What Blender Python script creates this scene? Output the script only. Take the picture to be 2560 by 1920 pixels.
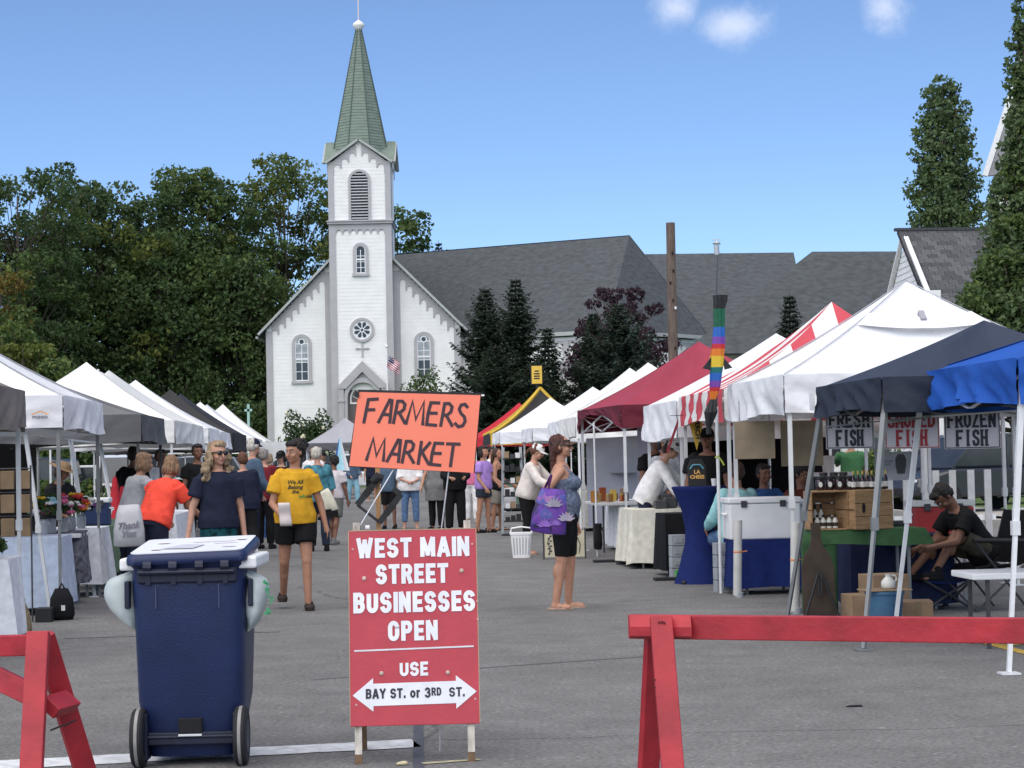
import bpy, bmesh, math, random
import numpy as np
from mathutils import Vector, Matrix, Euler, noise
random.seed(7); RNG = np.random.default_rng(7)
R = math.radians
scene = bpy.context.scene
COL = scene.collection
for o in list(bpy.data.objects): bpy.data.objects.remove(o)

# ------------------------------------------------------------ camera, sky, sun, exposure
F_PX, CAM_H, PITCH, ROLL = 5200.0, 1.42, math.atan(185/5200), R(1.22)
cam_d = bpy.data.cameras.new('camera'); cam = bpy.data.objects.new('camera', cam_d); COL.objects.link(cam)
cam_d.sensor_width = 36; cam_d.lens = 36*F_PX/2560; cam_d.clip_start = .3; cam_d.clip_end = 3000
CAM_R = Matrix.Rotation(R(90)+PITCH, 3, 'X') @ Matrix.Rotation(-ROLL, 3, 'Z')
cam.matrix_world = Matrix.Translation((0, 0, CAM_H)) @ CAM_R.to_4x4()
scene.camera = cam
SUN_EL, SUN_AZ = R(60), R(204)          # compass-like: azimuth of the sun measured clockwise from +Y
sun_dir = Vector((math.sin(SUN_AZ)*math.cos(SUN_EL), math.cos(SUN_AZ)*math.cos(SUN_EL), math.sin(SUN_EL)))
world = bpy.data.worlds.new('World'); scene.world = world; world.use_nodes = True
wn = world.node_tree; wn.nodes.clear()
def wnode(t, **k):
    n = wn.nodes.new(t)
    for a, b in k.items(): setattr(n, a, b)
    return n
w_out = wnode('ShaderNodeOutputWorld'); w_bg = wnode('ShaderNodeBackground')
w_sky = wnode('ShaderNodeTexSky', sky_type='NISHITA', sun_disc=False, sun_elevation=SUN_EL, sun_rotation=SUN_AZ,
              altitude=200, air_density=.62, dust_density=.15, ozone_density=5.0)
w_bg.inputs['Strength'].default_value = .125
wn.links.new(w_bg.outputs[0], w_out.inputs[0])
# light broken cloud in the sky, by direction: noise puffs that are sparse everywhere and fuller around two real cloud banks
w_tc = wnode('ShaderNodeTexCoord')
def pix_dir(px, py):
    v = CAM_R @ Vector(((px-1280)/F_PX, (960-py)/F_PX, -1)); return v.normalized()
def cloud_mask(px, py, sx, sz):
    d = pix_dir(px, py)
    sub = wnode('ShaderNodeVectorMath', operation='SUBTRACT'); sub.inputs[1].default_value = d
    wn.links.new(w_tc.outputs['Generated'], sub.inputs[0])
    mul = wnode('ShaderNodeVectorMath', operation='MULTIPLY'); mul.inputs[1].default_value = (1/sx, 1/sx, 1/sz)
    wn.links.new(sub.outputs[0], mul.inputs[0])
    ln = wnode('ShaderNodeVectorMath', operation='LENGTH'); wn.links.new(mul.outputs[0], ln.inputs[0])
    mr = wnode('ShaderNodeMapRange'); mr.inputs['From Min'].default_value = 1; mr.inputs['From Max'].default_value = 0
    wn.links.new(ln.outputs['Value'], mr.inputs['Value']); return mr.outputs[0]
w_nz = wnode('ShaderNodeTexNoise'); w_nz.inputs['Scale'].default_value = 60; w_nz.inputs['Detail'].default_value = 7; w_nz.inputs['Roughness'].default_value = .68
wn.links.new(w_tc.outputs['Generated'], w_nz.inputs['Vector'])
prev = None
for a in ((1690, 18, .021, .022), (1830, 62, .034, .019), (2215, 18, .022, .022)):
    m = cloud_mask(*a)
    if prev is None: prev = m
    else:
        mx = wnode('ShaderNodeMath', operation='MAXIMUM'); wn.links.new(prev, mx.inputs[0]); wn.links.new(m, mx.inputs[1]); prev = mx.outputs[0]
w_a = wnode('ShaderNodeMath', operation='MULTIPLY_ADD'); w_a.inputs[1].default_value = 1.15; w_a.inputs[2].default_value = -.84
wn.links.new(prev, w_a.inputs[0])
w_s = wnode('ShaderNodeMath', operation='ADD'); wn.links.new(w_a.outputs[0], w_s.inputs[0]); wn.links.new(w_nz.outputs[0], w_s.inputs[1])
w_r = wnode('ShaderNodeMapRange'); w_r.inputs['From Min'].default_value = 0.02; w_r.inputs['From Max'].default_value = .95; w_r.interpolation_type = 'SMOOTHSTEP'
wn.links.new(w_s.outputs[0], w_r.inputs['Value'])
w_mix = wnode('ShaderNodeMixRGB'); w_mix.inputs[2].default_value = (5.6, 5.9, 6.8, 1)
w_m2 = wnode('ShaderNodeMath', operation='MULTIPLY'); w_m2.inputs[1].default_value = .62
wn.links.new(w_r.outputs[0], w_m2.inputs[0]); wn.links.new(w_m2.outputs[0], w_mix.inputs[0])
wn.links.new(w_sky.outputs[0], w_mix.inputs[1]); wn.links.new(w_mix.outputs[0], w_bg.inputs[0])
sun_l = bpy.data.lights.new('sun', 'SUN'); sun_l.energy = 3.3; sun_l.angle = R(110); sun_l.color = (1, .935, .82)
sun_o = bpy.data.objects.new('sun', sun_l); COL.objects.link(sun_o); sun_o.rotation_euler = sun_dir.to_track_quat('Z', 'Y').to_euler()
scene.view_settings.view_transform = 'Standard'; scene.view_settings.look = 'None'
scene.view_settings.gamma = 1; scene.view_settings.exposure = .50
scene.render.engine = 'CYCLES'
scene.cycles.max_bounces = 6; scene.cycles.diffuse_bounces = 3; scene.cycles.glossy_bounces = 3; scene.cycles.transmission_bounces = 4
scene.cycles.transparent_max_bounces = 12; scene.cycles.caustics_reflective = False; scene.cycles.caustics_refractive = False
scene.cycles.use_denoising = True

def at(px, py, Y):                       # the world point on the plane y=Y that the photograph shows at a pixel
    v = CAM_R @ Vector(((px-1280)/F_PX, (960-py)/F_PX, -1)); t = Y/v.y
    return Vector((v.x*t, Y, CAM_H+v.z*t))
def gx(px, py, Y):                       # ground point at that column and depth
    p = at(px, py, Y); return Vector((p.x, Y, 0))
ST = R(4.29)                             # the street runs 4.3 degrees to the left of the view
def S(Y, v): return Vector((v-.075*Y, Y, 0))

# ------------------------------------------------------------ materials
MATS = {}
def mat(name, color, rough=.7, var=.12, vscale=8, bump=0, bscale=60, metal=0, transl=0, spec=.4, stretch=None, alpha=1, trans=0, coat=0, island=0):
    if name in MATS: return MATS[name]
    m = bpy.data.materials.new(name); m.use_nodes = True; nt = m.node_tree; N = nt.nodes; L = nt.links
    b = N['Principled BSDF']; c = tuple(color)+(1,)
    b.inputs['Base Color'].default_value = c; b.inputs['Roughness'].default_value = rough; b.inputs['Metallic'].default_value = metal
    b.inputs['Specular IOR Level'].default_value = spec; b.inputs['Alpha'].default_value = alpha
    b.inputs['Transmission Weight'].default_value = trans; b.inputs['Coat Weight'].default_value = coat
    tc = N.new('ShaderNodeTexCoord'); src = tc.outputs['Object']
    if stretch:
        mp = N.new('ShaderNodeMapping'); mp.inputs['Scale'].default_value = stretch; L.new(src, mp.inputs[0]); src = mp.outputs[0]
    colsock = None
    if var:
        n = N.new('ShaderNodeTexNoise'); n.inputs['Scale'].default_value = vscale; n.inputs['Detail'].default_value = 5; L.new(src, n.inputs['Vector'])
        mr = N.new('ShaderNodeMapRange'); mr.inputs['From Min'].default_value = .3; mr.inputs['From Max'].default_value = .7
        mr.inputs['To Min'].default_value = 1-var; mr.inputs['To Max'].default_value = 1+var; L.new(n.outputs[0], mr.inputs[0])
        f = mr.outputs[0]
        if island:
            g = N.new('ShaderNodeNewGeometry'); m3 = N.new('ShaderNodeMapRange'); m3.inputs['To Min'].default_value = 1-island; m3.inputs['To Max'].default_value = 1+island
            L.new(g.outputs['Random Per Island'], m3.inputs[0])
            mm = N.new('ShaderNodeMath'); mm.operation = 'MULTIPLY'; L.new(f, mm.inputs[0]); L.new(m3.outputs[0], mm.inputs[1]); f = mm.outputs[0]
        v = N.new('ShaderNodeVectorMath'); v.operation = 'SCALE'; v.inputs[0].default_value = color; L.new(f, v.inputs['Scale'])
        L.new(v.outputs[0], b.inputs['Base Color']); colsock = v.outputs[0]
    if bump:
        n2 = N.new('ShaderNodeTexNoise'); n2.inputs['Scale'].default_value = bscale; n2.inputs['Detail'].default_value = 4; L.new(src, n2.inputs['Vector'])
        bp = N.new('ShaderNodeBump'); bp.inputs['Strength'].default_value = min(1, bump); bp.inputs['Distance'].default_value = .01*max(1, bump); L.new(n2.outputs[0], bp.inputs['Height']); L.new(bp.outputs[0], b.inputs['Normal'])
    if transl:
        t = N.new('ShaderNodeBsdfTranslucent'); t.inputs[0].default_value = c
        if colsock: L.new(colsock, t.inputs[0])
        mx = N.new('ShaderNodeMixShader'); mx.inputs[0].default_value = transl
        L.new(b.outputs[0], mx.inputs[1]); L.new(t.outputs[0], mx.inputs[2]); L.new(mx.outputs[0], N['Material Output'].inputs[0])
    MATS[name] = m; return m
def srgb(r, g, b): return tuple(((x/255)/12.92 if x/255 < .04045 else ((x/255+.055)/1.055)**2.4) for x in (r, g, b))
def cloth(name, color, **k):
    a = dict(rough=.85, var=.14, vscale=14, bump=.35, bscale=45, spec=.15); a.update(k); return mat(name, color, **a)

# ------------------------------------------------------------ objects
def tag(o, label=None, cat=None, group=None, kind=None):
    if label: o['label'] = label
    if cat: o['category'] = cat
    if group: o['group'] = group
    if kind: o['kind'] = kind
    return o
def thing(name, label, cat, loc=(0, 0, 0), rotz=0, group=None):
    o = bpy.data.objects.new(name, None); COL.objects.link(o); o.empty_display_size = .2
    o.location = loc; o.rotation_euler = (0, 0, rotz)
    o.matrix_world = Matrix.Translation(Vector(loc)) @ Matrix.Rotation(rotz, 4, 'Z')
    return tag(o, label, cat, group)
def copy_tree(o, parent=None):
    c = o.copy(); COL.objects.link(c); c.parent = parent
    for ch in list(o.children): copy_tree(ch, c)
    return c
_ico = None
def ico(sub=2):
    bm = bmesh.new(); bmesh.ops.create_icosphere(bm, subdivisions=sub, radius=1)
    v = np.array([x.co[:] for x in bm.verts]); f = [[q.index for q in p.verts] for p in bm.faces]; bm.free(); return v, f
ICO = {s: ico(s) for s in (1, 2, 3)}
class MB:
    def __init__(s): s.v = []; s.f = []; s.m = []
    def add(s, vs, fs, mi=0, M=None):
        o = len(s.v)
        if M is not None: vs = [M @ Vector(p) for p in vs]
        s.v.extend([tuple(p) for p in vs]); s.f.extend([[i+o for i in f] for f in fs]); s.m.extend([mi]*len(fs)); return s
    def box(s, c, d, mi=0, rot=None):
        x, y, z = d[0]/2, d[1]/2, d[2]/2
        vs = [Vector(p) for p in ((-x,-y,-z),(x,-y,-z),(x,y,-z),(-x,y,-z),(-x,-y,z),(x,-y,z),(x,y,z),(-x,y,z))]
        if rot is not None: vs = [rot @ p for p in vs]
        c = Vector(c); return s.add([p+c for p in vs], [(3,2,1,0),(4,5,6,7),(0,1,5,4),(1,2,6,5),(2,3,7,6),(3,0,4,7)], mi)
    def bb(s, x0, x1, y0, y1, z0, z1, mi=0): return s.box(((x0+x1)/2,(y0+y1)/2,(z0+z1)/2), (x1-x0,y1-y0,z1-z0), mi)
    def bar(s, a, b, w, h=None, mi=0, up=(0,0,1)):
        a, b = Vector(a), Vector(b); h = h or w; d = b-a; z = d.normalized(); u = Vector(up)
        if abs(z.dot(u)) > .98: u = Vector((0,1,0))
        x = u.cross(z).normalized(); y = z.cross(x); vs = []
        for p in (a, b):
            for sx, sy in ((-1,-1),(1,-1),(1,1),(-1,1)): vs.append(p+x*sx*w/2+y*sy*h/2)
        return s.add(vs, [(3,2,1,0),(4,5,6,7),(0,1,5,4),(1,2,6,5),(2,3,7,6),(3,0,4,7)], mi)
    def tube(s, pts, r, n=8, mi=0, cap=True):
        pts = [Vector(p) for p in pts]; rs = r if isinstance(r, (list, tuple)) else [r]*len(pts); vs = []; fs = []; px = None
        for i, p in enumerate(pts):
            d = (pts[min(i+1, len(pts)-1)]-pts[max(i-1, 0)]).normalized()
            if px is None: px = d.orthogonal().normalized()
            else: px = (px-d*px.dot(d)).normalized()
            py = d.cross(px)
            for k in range(n):
                a = 2*math.pi*k/n; vs.append(p+(px*math.cos(a)+py*math.sin(a))*rs[i])
        for i in range(len(pts)-1):
            for k in range(n): fs.append((i*n+k, i*n+(k+1)%n, (i+1)*n+(k+1)%n, (i+1)*n+k))
        if cap: fs.append(tuple(range(n-1, -1, -1))); fs.append(tuple(range((len(pts)-1)*n, len(pts)*n)))
        return s.add(vs, fs, mi)
    def lathe(s, prof, c=(0,0,0), n=16, mi=0, M=None):
        vs = []; fs = []; c = Vector(c)
        for r, z in prof:
            for k in range(n):
                a = 2*math.pi*k/n; p = Vector((r*math.cos(a), r*math.sin(a), z)); vs.append((M @ p if M is not None else p)+c)
        for i in range(len(prof)-1):
            for k in range(n): fs.append((i*n+k, i*n+(k+1)%n, (i+1)*n+(k+1)%n, (i+1)*n+k))
        fs.append(tuple(range(n-1, -1, -1))); fs.append(tuple(range((len(prof)-1)*n, len(prof)*n)))
        return s.add(vs, fs, mi)
    def sph(s, c, r, rot=None, sub=2, mi=0):
        v, f = ICO[sub]; r = (r, r, r) if not hasattr(r, '__len__') else r; c = Vector(c); out = []
        for p in v:
            q = Vector((p[0]*r[0], p[1]*r[1], p[2]*r[2]))
            if rot is not None: q = rot @ q
            out.append(q+c)
        return s.add(out, f, mi)
    def cone(s, a, ra, b, rb, sub=2, mi=0):                # round-ended tapered limb
        a, b = Vector(a), Vector(b); d = (b-a).normalized(); v, f = ICO[sub]; out = []
        for p in v:
            p = Vector(p); out.append(b+p*rb if p.dot(d) > 0 else a+p*ra)
        return s.add(out, f, mi)
    def loft(s, secs, n=16, mi=0, M=None, pw=2.0, cap=True):  # secs: (x,y,z,rx,ry) horizontal ellipses
        vs = []; fs = []
        for (x, y, z, rx, ry) in secs:
            for k in range(n):
                a = 2*math.pi*k/n; ca, sa = math.cos(a), math.sin(a)
                e = 2/pw; px = math.copysign(abs(ca)**e, ca); py = math.copysign(abs(sa)**e, sa)
                vs.append(Vector((x+rx*px, y+ry*py, z)))
        if M is not None: vs = [M @ p for p in vs]
        for i in range(len(secs)-1):
            for k in range(n): fs.append((i*n+k, i*n+(k+1)%n, (i+1)*n+(k+1)%n, (i+1)*n+k))
        if cap: fs.append(tuple(range(n-1, -1, -1))); fs.append(tuple(range((len(secs)-1)*n, len(secs)*n)))
        return s.add(vs, fs, mi)
    def prism(s, poly, o, ux, uy, depth, mi=0):             # polygon in plane (ux,uy) at o, thickness along ux x uy (towards -normal)
        o, ux, uy = Vector(o), Vector(ux), Vector(uy); nz = ux.cross(uy).normalized(); n = len(poly)
        vs = [o+ux*x+uy*y for x, y in poly]+[o+ux*x+uy*y-nz*depth for x, y in poly]
        fs = [tuple(range(n)), tuple(range(2*n-1, n-1, -1))]+[(i, i+n, (i+1)%n+n, (i+1)%n) for i in range(n)]
        return s.add(vs, fs, mi)
    def quad(s, a, b, c, d, mi=0): return s.add([a, b, c, d], [(0,1,2,3)], mi)
    def grid(s, fn, nu, nv, mi=0, mfn=None):
        vs = [fn(i/nu, j/nv) for j in range(nv+1) for i in range(nu+1)]; o = len(s.v); s.v.extend([tuple(p) for p in vs])
        for j in range(nv):
            for i in range(nu):
                a = o+j*(nu+1)+i; s.f.append([a, a+1, a+nu+2, a+nu+1]); s.m.append(mfn(i, j) if mfn else mi)
        return s
    def build(s, name, mats, parent=None, smooth=None, bevel=0, world=False, solid=0, kind=None, label=None):
        me = bpy.data.meshes.new(name); vs = s.v
        if world and parent is not None:
            mi = parent.matrix_world.inverted(); vs = [mi @ Vector(p) for p in vs]
        me.from_pydata([tuple(p) for p in vs], [], s.f)
        mats = mats if isinstance(mats, (list, tuple)) else [mats]
        for m in mats: me.materials.append(m)
        if len(mats) > 1: me.polygons.foreach_set('material_index', s.m)
        if smooth is not None:
            me.polygons.foreach_set('use_smooth', [True]*len(me.polygons))
            if smooth < 180: me.set_sharp_from_angle(angle=R(smooth))
        me.update()
        o = bpy.data.objects.new(name, me); COL.objects.link(o)
        if parent is not None: o.parent = parent
        if bevel:
            b = o.modifiers.new('bevel', 'BEVEL'); b.width = bevel; b.segments = 2; b.limit_method = 'ANGLE'; b.angle_limit = R(40)
        if solid:
            b = o.modifiers.new('solid', 'SOLIDIFY'); b.thickness = solid; b.offset = 0
        if kind: o['kind'] = kind
        if label: o['label'] = label
        return o
def recalc(o):
    bm = bmesh.new(); bm.from_mesh(o.data); bmesh.ops.recalc_face_normals(bm, faces=bm.faces); bm.to_mesh(o.data); bm.free(); return o
def raw_mesh(name, V, F, mats, parent=None, mi=None, smooth=False):       # numpy verts (n,3), quads (m,4)
    me = bpy.data.meshes.new(name); n, m, k = len(V), len(F), F.shape[1]
    me.vertices.add(n); me.vertices.foreach_set('co', V.astype(np.float32).ravel())
    me.loops.add(m*k); me.loops.foreach_set('vertex_index', F.astype(np.int32).ravel())
    me.polygons.add(m); me.polygons.foreach_set('loop_start', np.arange(0, m*k, k, dtype=np.int32)); me.polygons.foreach_set('loop_total', np.full(m, k, dtype=np.int32))
    for q in (mats if isinstance(mats, (list, tuple)) else [mats]): me.materials.append(q)
    if mi is not None: me.polygons.foreach_set('material_index', mi.astype(np.int32))
    me.polygons.foreach_set('use_smooth', np.full(m, smooth)); me.update(calc_edges=True)
    o = bpy.data.objects.new(name, me); COL.objects.link(o)
    if parent is not None: o.parent = parent
    return o
def text_mesh(txt, size, bold=0, sx=1, align='CENTER', shear=0, space=1, depth=0):
    c = bpy.data.curves.new('t', 'FONT'); c.body = txt; c.size = size; c.offset = bold; c.align_x = align; c.align_y = 'CENTER'; c.shear = shear
    c.space_character = space; c.extrude = depth; c.resolution_u = 3
    o = bpy.data.objects.new('t', c); COL.objects.link(o)
    me = bpy.data.meshes.new_from_object(o.evaluated_get(bpy.context.evaluated_depsgraph_get()))
    bpy.data.objects.remove(o); bpy.data.curves.remove(c)
    for v in me.vertices: v.co.x *= sx
    return me
def put_text(name, txt, size, m, parent, M, **k):                         # flat lettering on a plane, M maps text space (x right, y up) to the parent's space
    me = text_mesh(txt, size, **k); me.transform(M); me.materials.append(m); me.name = name
    o = bpy.data.objects.new(name, me); COL.objects.link(o); o.parent = parent; return o
def plane_M(o, ux, uy):
    ux, uy = Vector(ux).normalized(), Vector(uy).normalized(); n = ux.cross(uy)
    return Matrix(((ux.x, uy.x, n.x, o[0]), (ux.y, uy.y, n.y, o[1]), (ux.z, uy.z, n.z, o[2]), (0, 0, 0, 1)))
def stroke_text(mb, strokes, w, o, ux, uy, sc, mi=0, ext=.3):             # hand lettering: polylines in a unit box drawn with a flat marker stroke
    o, ux, uy = Vector(o), Vector(ux), Vector(uy)
    for st in strokes:
        pts = [Vector((x*sc[0], y*sc[1])) for x, y in st]
        L = []; Rr = []
        for i, p in enumerate(pts):
            d0 = (pts[i]-pts[i-1]).normalized() if i else None; d1 = (pts[i+1]-pts[i]).normalized() if i < len(pts)-1 else None
            if d0 is None: t = d1; k = 1; p = p-d1*w*ext
            elif d1 is None: t = d0; k = 1; p = p+d0*w*ext
            else: t = (d0+d1); t = t.normalized() if t.length > .05 else d1; k = min(1.6, 1/max(.3, t.dot(d1)))
            nn = Vector((-t.y, t.x))*w/2*k; L.append(p+nn); Rr.append(p-nn)
        n = len(pts); vs = [o+ux*p.x+uy*p.y for p in L]+[o+ux*p.x+uy*p.y for p in Rr]
        mb.add(vs, [(i+n, i+1+n, i+1, i) for i in range(n-1)], mi)
ORD = ['first', 'second', 'third', 'fourth', 'fifth', 'sixth', 'seventh', 'eighth', 'ninth', 'tenth', 'eleventh', 'twelfth', 'thirteenth', 'fourteenth']
def sines(P, seed, freq, n=6):                                             # cheap smooth noise for numpy points
    r = np.random.default_rng(seed); out = np.zeros(len(P))
    for _ in range(n):
        k = r.normal(size=3)*freq; out += np.sin(P @ k+r.uniform(0, 6.28))
    return out/n**.5
# ------------------------------------------------------------ ground, street, markings
def asphalt_mat():
    m = bpy.data.materials.new('asphalt'); m.use_nodes = True; nt = m.node_tree; N = nt.nodes; L = nt.links; b = N['Principled BSDF']
    tc = N.new('ShaderNodeTexCoord')
    def nz(scale, det=6, rough=.55, sc=None):
        n = N.new('ShaderNodeTexNoise'); n.inputs['Scale'].default_value = scale; n.inputs['Detail'].default_value = det; n.inputs['Roughness'].default_value = rough
        src = tc.outputs['Object']
        if sc:
            mp = N.new('ShaderNodeMapping'); mp.inputs['Scale'].default_value = sc; mp.inputs['Rotation'].default_value = (0, 0, ST); L.new(src, mp.inputs[0]); src = mp.outputs[0]
        L.new(src, n.inputs['Vector']); return n.outputs[0]
    def mr(s, a, b_, c, d):
        q = N.new('ShaderNodeMapRange'); q.inputs['From Min'].default_value = a; q.inputs['From Max'].default_value = b_; q.inputs['To Min'].default_value = c; q.inputs['To Max'].default_value = d; L.new(s, q.inputs[0]); return q.outputs[0]
    def mul(a, b_):
        q = N.new('ShaderNodeMath'); q.operation = 'MULTIPLY'; L.new(a, q.inputs[0]); L.new(b_, q.inputs[1]); return q.outputs[0]
    big = mr(nz(.30, 6, .65, (1, .5, 1)), .32, .68, .80, 1.16)
    mid = mr(nz(2.2, 7, .7), .32, .68, .83, 1.15)
    agg = mr(nz(38, 4, .75), .30, .70, .50, 1.55)                 # pale and dark aggregate
    v = N.new('ShaderNodeTexVoronoi'); v.inputs['Scale'].default_value = 34; L.new(tc.outputs['Object'], v.inputs['Vector'])
    sp = mr(v.outputs['Color'], .84, .96, 1.0, 1.4)
    vc = N.new('ShaderNodeTexVoronoi'); vc.feature = 'DISTANCE_TO_EDGE'; vc.inputs['Scale'].default_value = .16
    wob = N.new('ShaderNodeMixRGB'); wob.blend_type = 'ADD'; wob.inputs[0].default_value = .45
    wn_ = N.new('ShaderNodeTexNoise'); wn_.inputs['Scale'].default_value = .9; wn_.inputs['Detail'].default_value = 6; L.new(tc.outputs['Object'], wn_.inputs['Vector'])
    L.new(tc.outputs['Object'], wob.inputs[1]); L.new(wn_.outputs['Color'], wob.inputs[2]); L.new(wob.outputs[0], vc.inputs['Vector'])
    cr = mr(vc.outputs['Distance'], 0, .0035, .58, 1.0)
    oil = mr(nz(.75, 3, .5, (1.3, .6, 1)), .66, .80, 1.0, .74)
    pale = mr(nz(.5, 4, .6, (2.2, .3, 1)), .62, .75, 1.0, 1.10)
    f = mul(mul(mul(mul(big, mid), mul(agg, sp)), mul(cr, oil)), pale)
    c = N.new('ShaderNodeVectorMath'); c.operation = 'SCALE'; c.inputs[0].default_value = (.168, .163, .158); L.new(f, c.inputs['Scale']); L.new(c.outputs[0], b.inputs['Base Color'])
    b.inputs['Roughness'].default_value = .88; b.inputs['Specular IOR Level'].default_value = .25
    bp = N.new('ShaderNodeBump'); bp.inputs['Strength'].default_value = .55; bp.inputs['Distance'].default_value = .006; L.new(agg, bp.inputs['Height']); L.new(bp.outputs[0], b.inputs['Normal'])
    return m
m_asph = asphalt_mat()
m_grass = mat('lawn_green', (.075, .125, .03), rough=.9, var=.45, vscale=3, bump=1, bscale=25)
m_conc = mat('concrete', (.36, .34, .31), rough=.9, var=.12, vscale=3, bump=.3, bscale=50)
m_white_line = mat('road_paint_white', (.60, .61, .62), rough=.8, var=.22, vscale=14, bump=.3, bscale=60)
m_yellow_line = mat('road_paint_yellow', (.55, .36, .06), rough=.8, var=.3, vscale=14)
g = MB(); g.quad((-900, -60, -.06), (900, -60, -.06), (900, 2400, -.06), (-900, 2400, -.06)); tag(g.build('ground', m_grass), kind='structure')
def street_poly(name, v0, v1, y0, y1, z, m, kind='structure'):
    b = MB(); a, c, d, e = S(y0, v0), S(y0, v1), S(y1, v1), S(y1, v0)
    for p in (a, c, d, e): p.z = z
    b.quad(a, c, d, e); return tag(b.build(name, m), kind=kind)
street_poly('road', -11.5, 11.5, -20, 112, 0, m_asph)
street_poly('parking_lot', -46, -11.8, 34, 80, -.03, m_asph)
street_poly('parking_lot', 11.8, 60, 62, 100, -.03, m_asph)
for sv in (-11.65, 11.65):
    k = MB(); a, b_ = S(-20, sv), S(112, sv); k.bar(a+Vector((0, 0, .03)), b_+Vector((0, 0, .03)), .18, .18); tag(k.build('kerb', m_conc), kind='structure')
street_poly('pavement', 13.2, 14.8, 30, 112, .01, m_conc)
def ground_strip(name, px0, py0, px1, py1, w, m, z=.004):
    b = MB(); v0 = CAM_R @ Vector(((px0-1280)/F_PX, (960-py0)/F_PX, -1)); v1 = CAM_R @ Vector(((px1-1280)/F_PX, (960-py1)/F_PX, -1))
    a = v0*(-CAM_H/v0.z); c = v1*(-CAM_H/v1.z); d = (c-a).normalized(); n = Vector((-d.y, d.x, 0))*w/2; up = Vector((0, 0, CAM_H+z))
    n_ = 24; L = [a.lerp(c, i/n_) for i in range(n_+1)]
    J = [RNG.normal()*.006 for _ in range(n_+1)]
    b.add([p+n*(1+J[i]*8)+up for i, p in enumerate(L)]+[p-n*(1-J[-i]*8)+up for i, p in enumerate(L)], [(i, i+1, i+2+n_, i+1+n_) for i in range(n_)])
    o = b.build(name, m); recalc(o); return tag(o, kind='structure')
ground_strip('stop_line', -30, 1915, 1041, 1859, .30, m_white_line)
ground_strip('faded_yellow_line', 1056, 1910, 1200, 1900, .05, mat('road_paint_faded', (.42, .38, .24), rough=.85, var=.35, vscale=20))
ground_strip('parking_line', 2425, 1597, 2640, 1652, .10, m_yellow_line)
ground_strip('parking_line', 2515, 1614, 2640, 1600, .10, m_yellow_line)
ground_strip('tar_seam', 1046, 1795, 1046, 1960, .05, mat('tar', (.075, .075, .08), rough=.6, var=.3))
ground_strip('tar_seam', 160, 1597, 700, 1580, .03, MATS['tar']); ground_strip('tar_seam', 780, 1700, 1640, 1640, .02, MATS['tar'])
for i in range(40):                                                       # grit and flattened litter on the road
    pass
# ------------------------------------------------------------ foliage machinery
def leaf_mesh(C, A, Nn, l, w, name, mats, parent, mi=None, fold=.25):
    n = len(C); A = A/np.linalg.norm(A, axis=1)[:, None]; B = np.cross(Nn, A); B /= (np.linalg.norm(B, axis=1)[:, None]+1e-9); U = np.cross(A, B)
    l = np.broadcast_to(np.asarray(l, float), (n,))[:, None]; w = np.broadcast_to(np.asarray(w, float), (n,))[:, None]
    V = np.stack([C-A*l*.5, C+B*w*.5+U*w*fold, C+A*l*.5, C-B*w*.5+U*w*fold], 1).reshape(-1, 3)
    return raw_mesh(name, V, np.arange(4*n).reshape(n, 4), mats, parent, mi)
def unit(n, rng): 
    a = rng.normal(size=(n, 3)); return a/np.linalg.norm(a, axis=1)[:, None]
def leafmat(name, c, island=.18, transl=.34): return mat(name, c, rough=.6, var=.15, vscale=.4, transl=transl, spec=.3, island=island)
m_lf_dark = leafmat('leaf_dark_green', (.060, .102, .036)); m_lf_mid = leafmat('leaf_mid_green', (.098, .150, .044)); m_lf_yel = leafmat('leaf_yellow_green', (.135, .160, .035))
m_lf_autumn = leafmat('leaf_turning_orange', (.17, .12, .030)); m_lf_maple = leafmat('leaf_maple_green', (.105, .155, .068)); m_lf_blue = leafmat('needle_blue_green', (.046, .070, .056))
m_lf_spruce = leafmat('needle_dark_green', (.026, .046, .026)); m_lf_plum = leafmat('leaf_plum', (.060, .034, .048)); m_lf_hyd = leafmat('leaf_shrub', (.045, .085, .025))
m_bark = mat('bark', (.075, .06, .05), rough=.95, var=.3, vscale=6, bump=1.5, bscale=9, stretch=(3, 3, .5))
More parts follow.
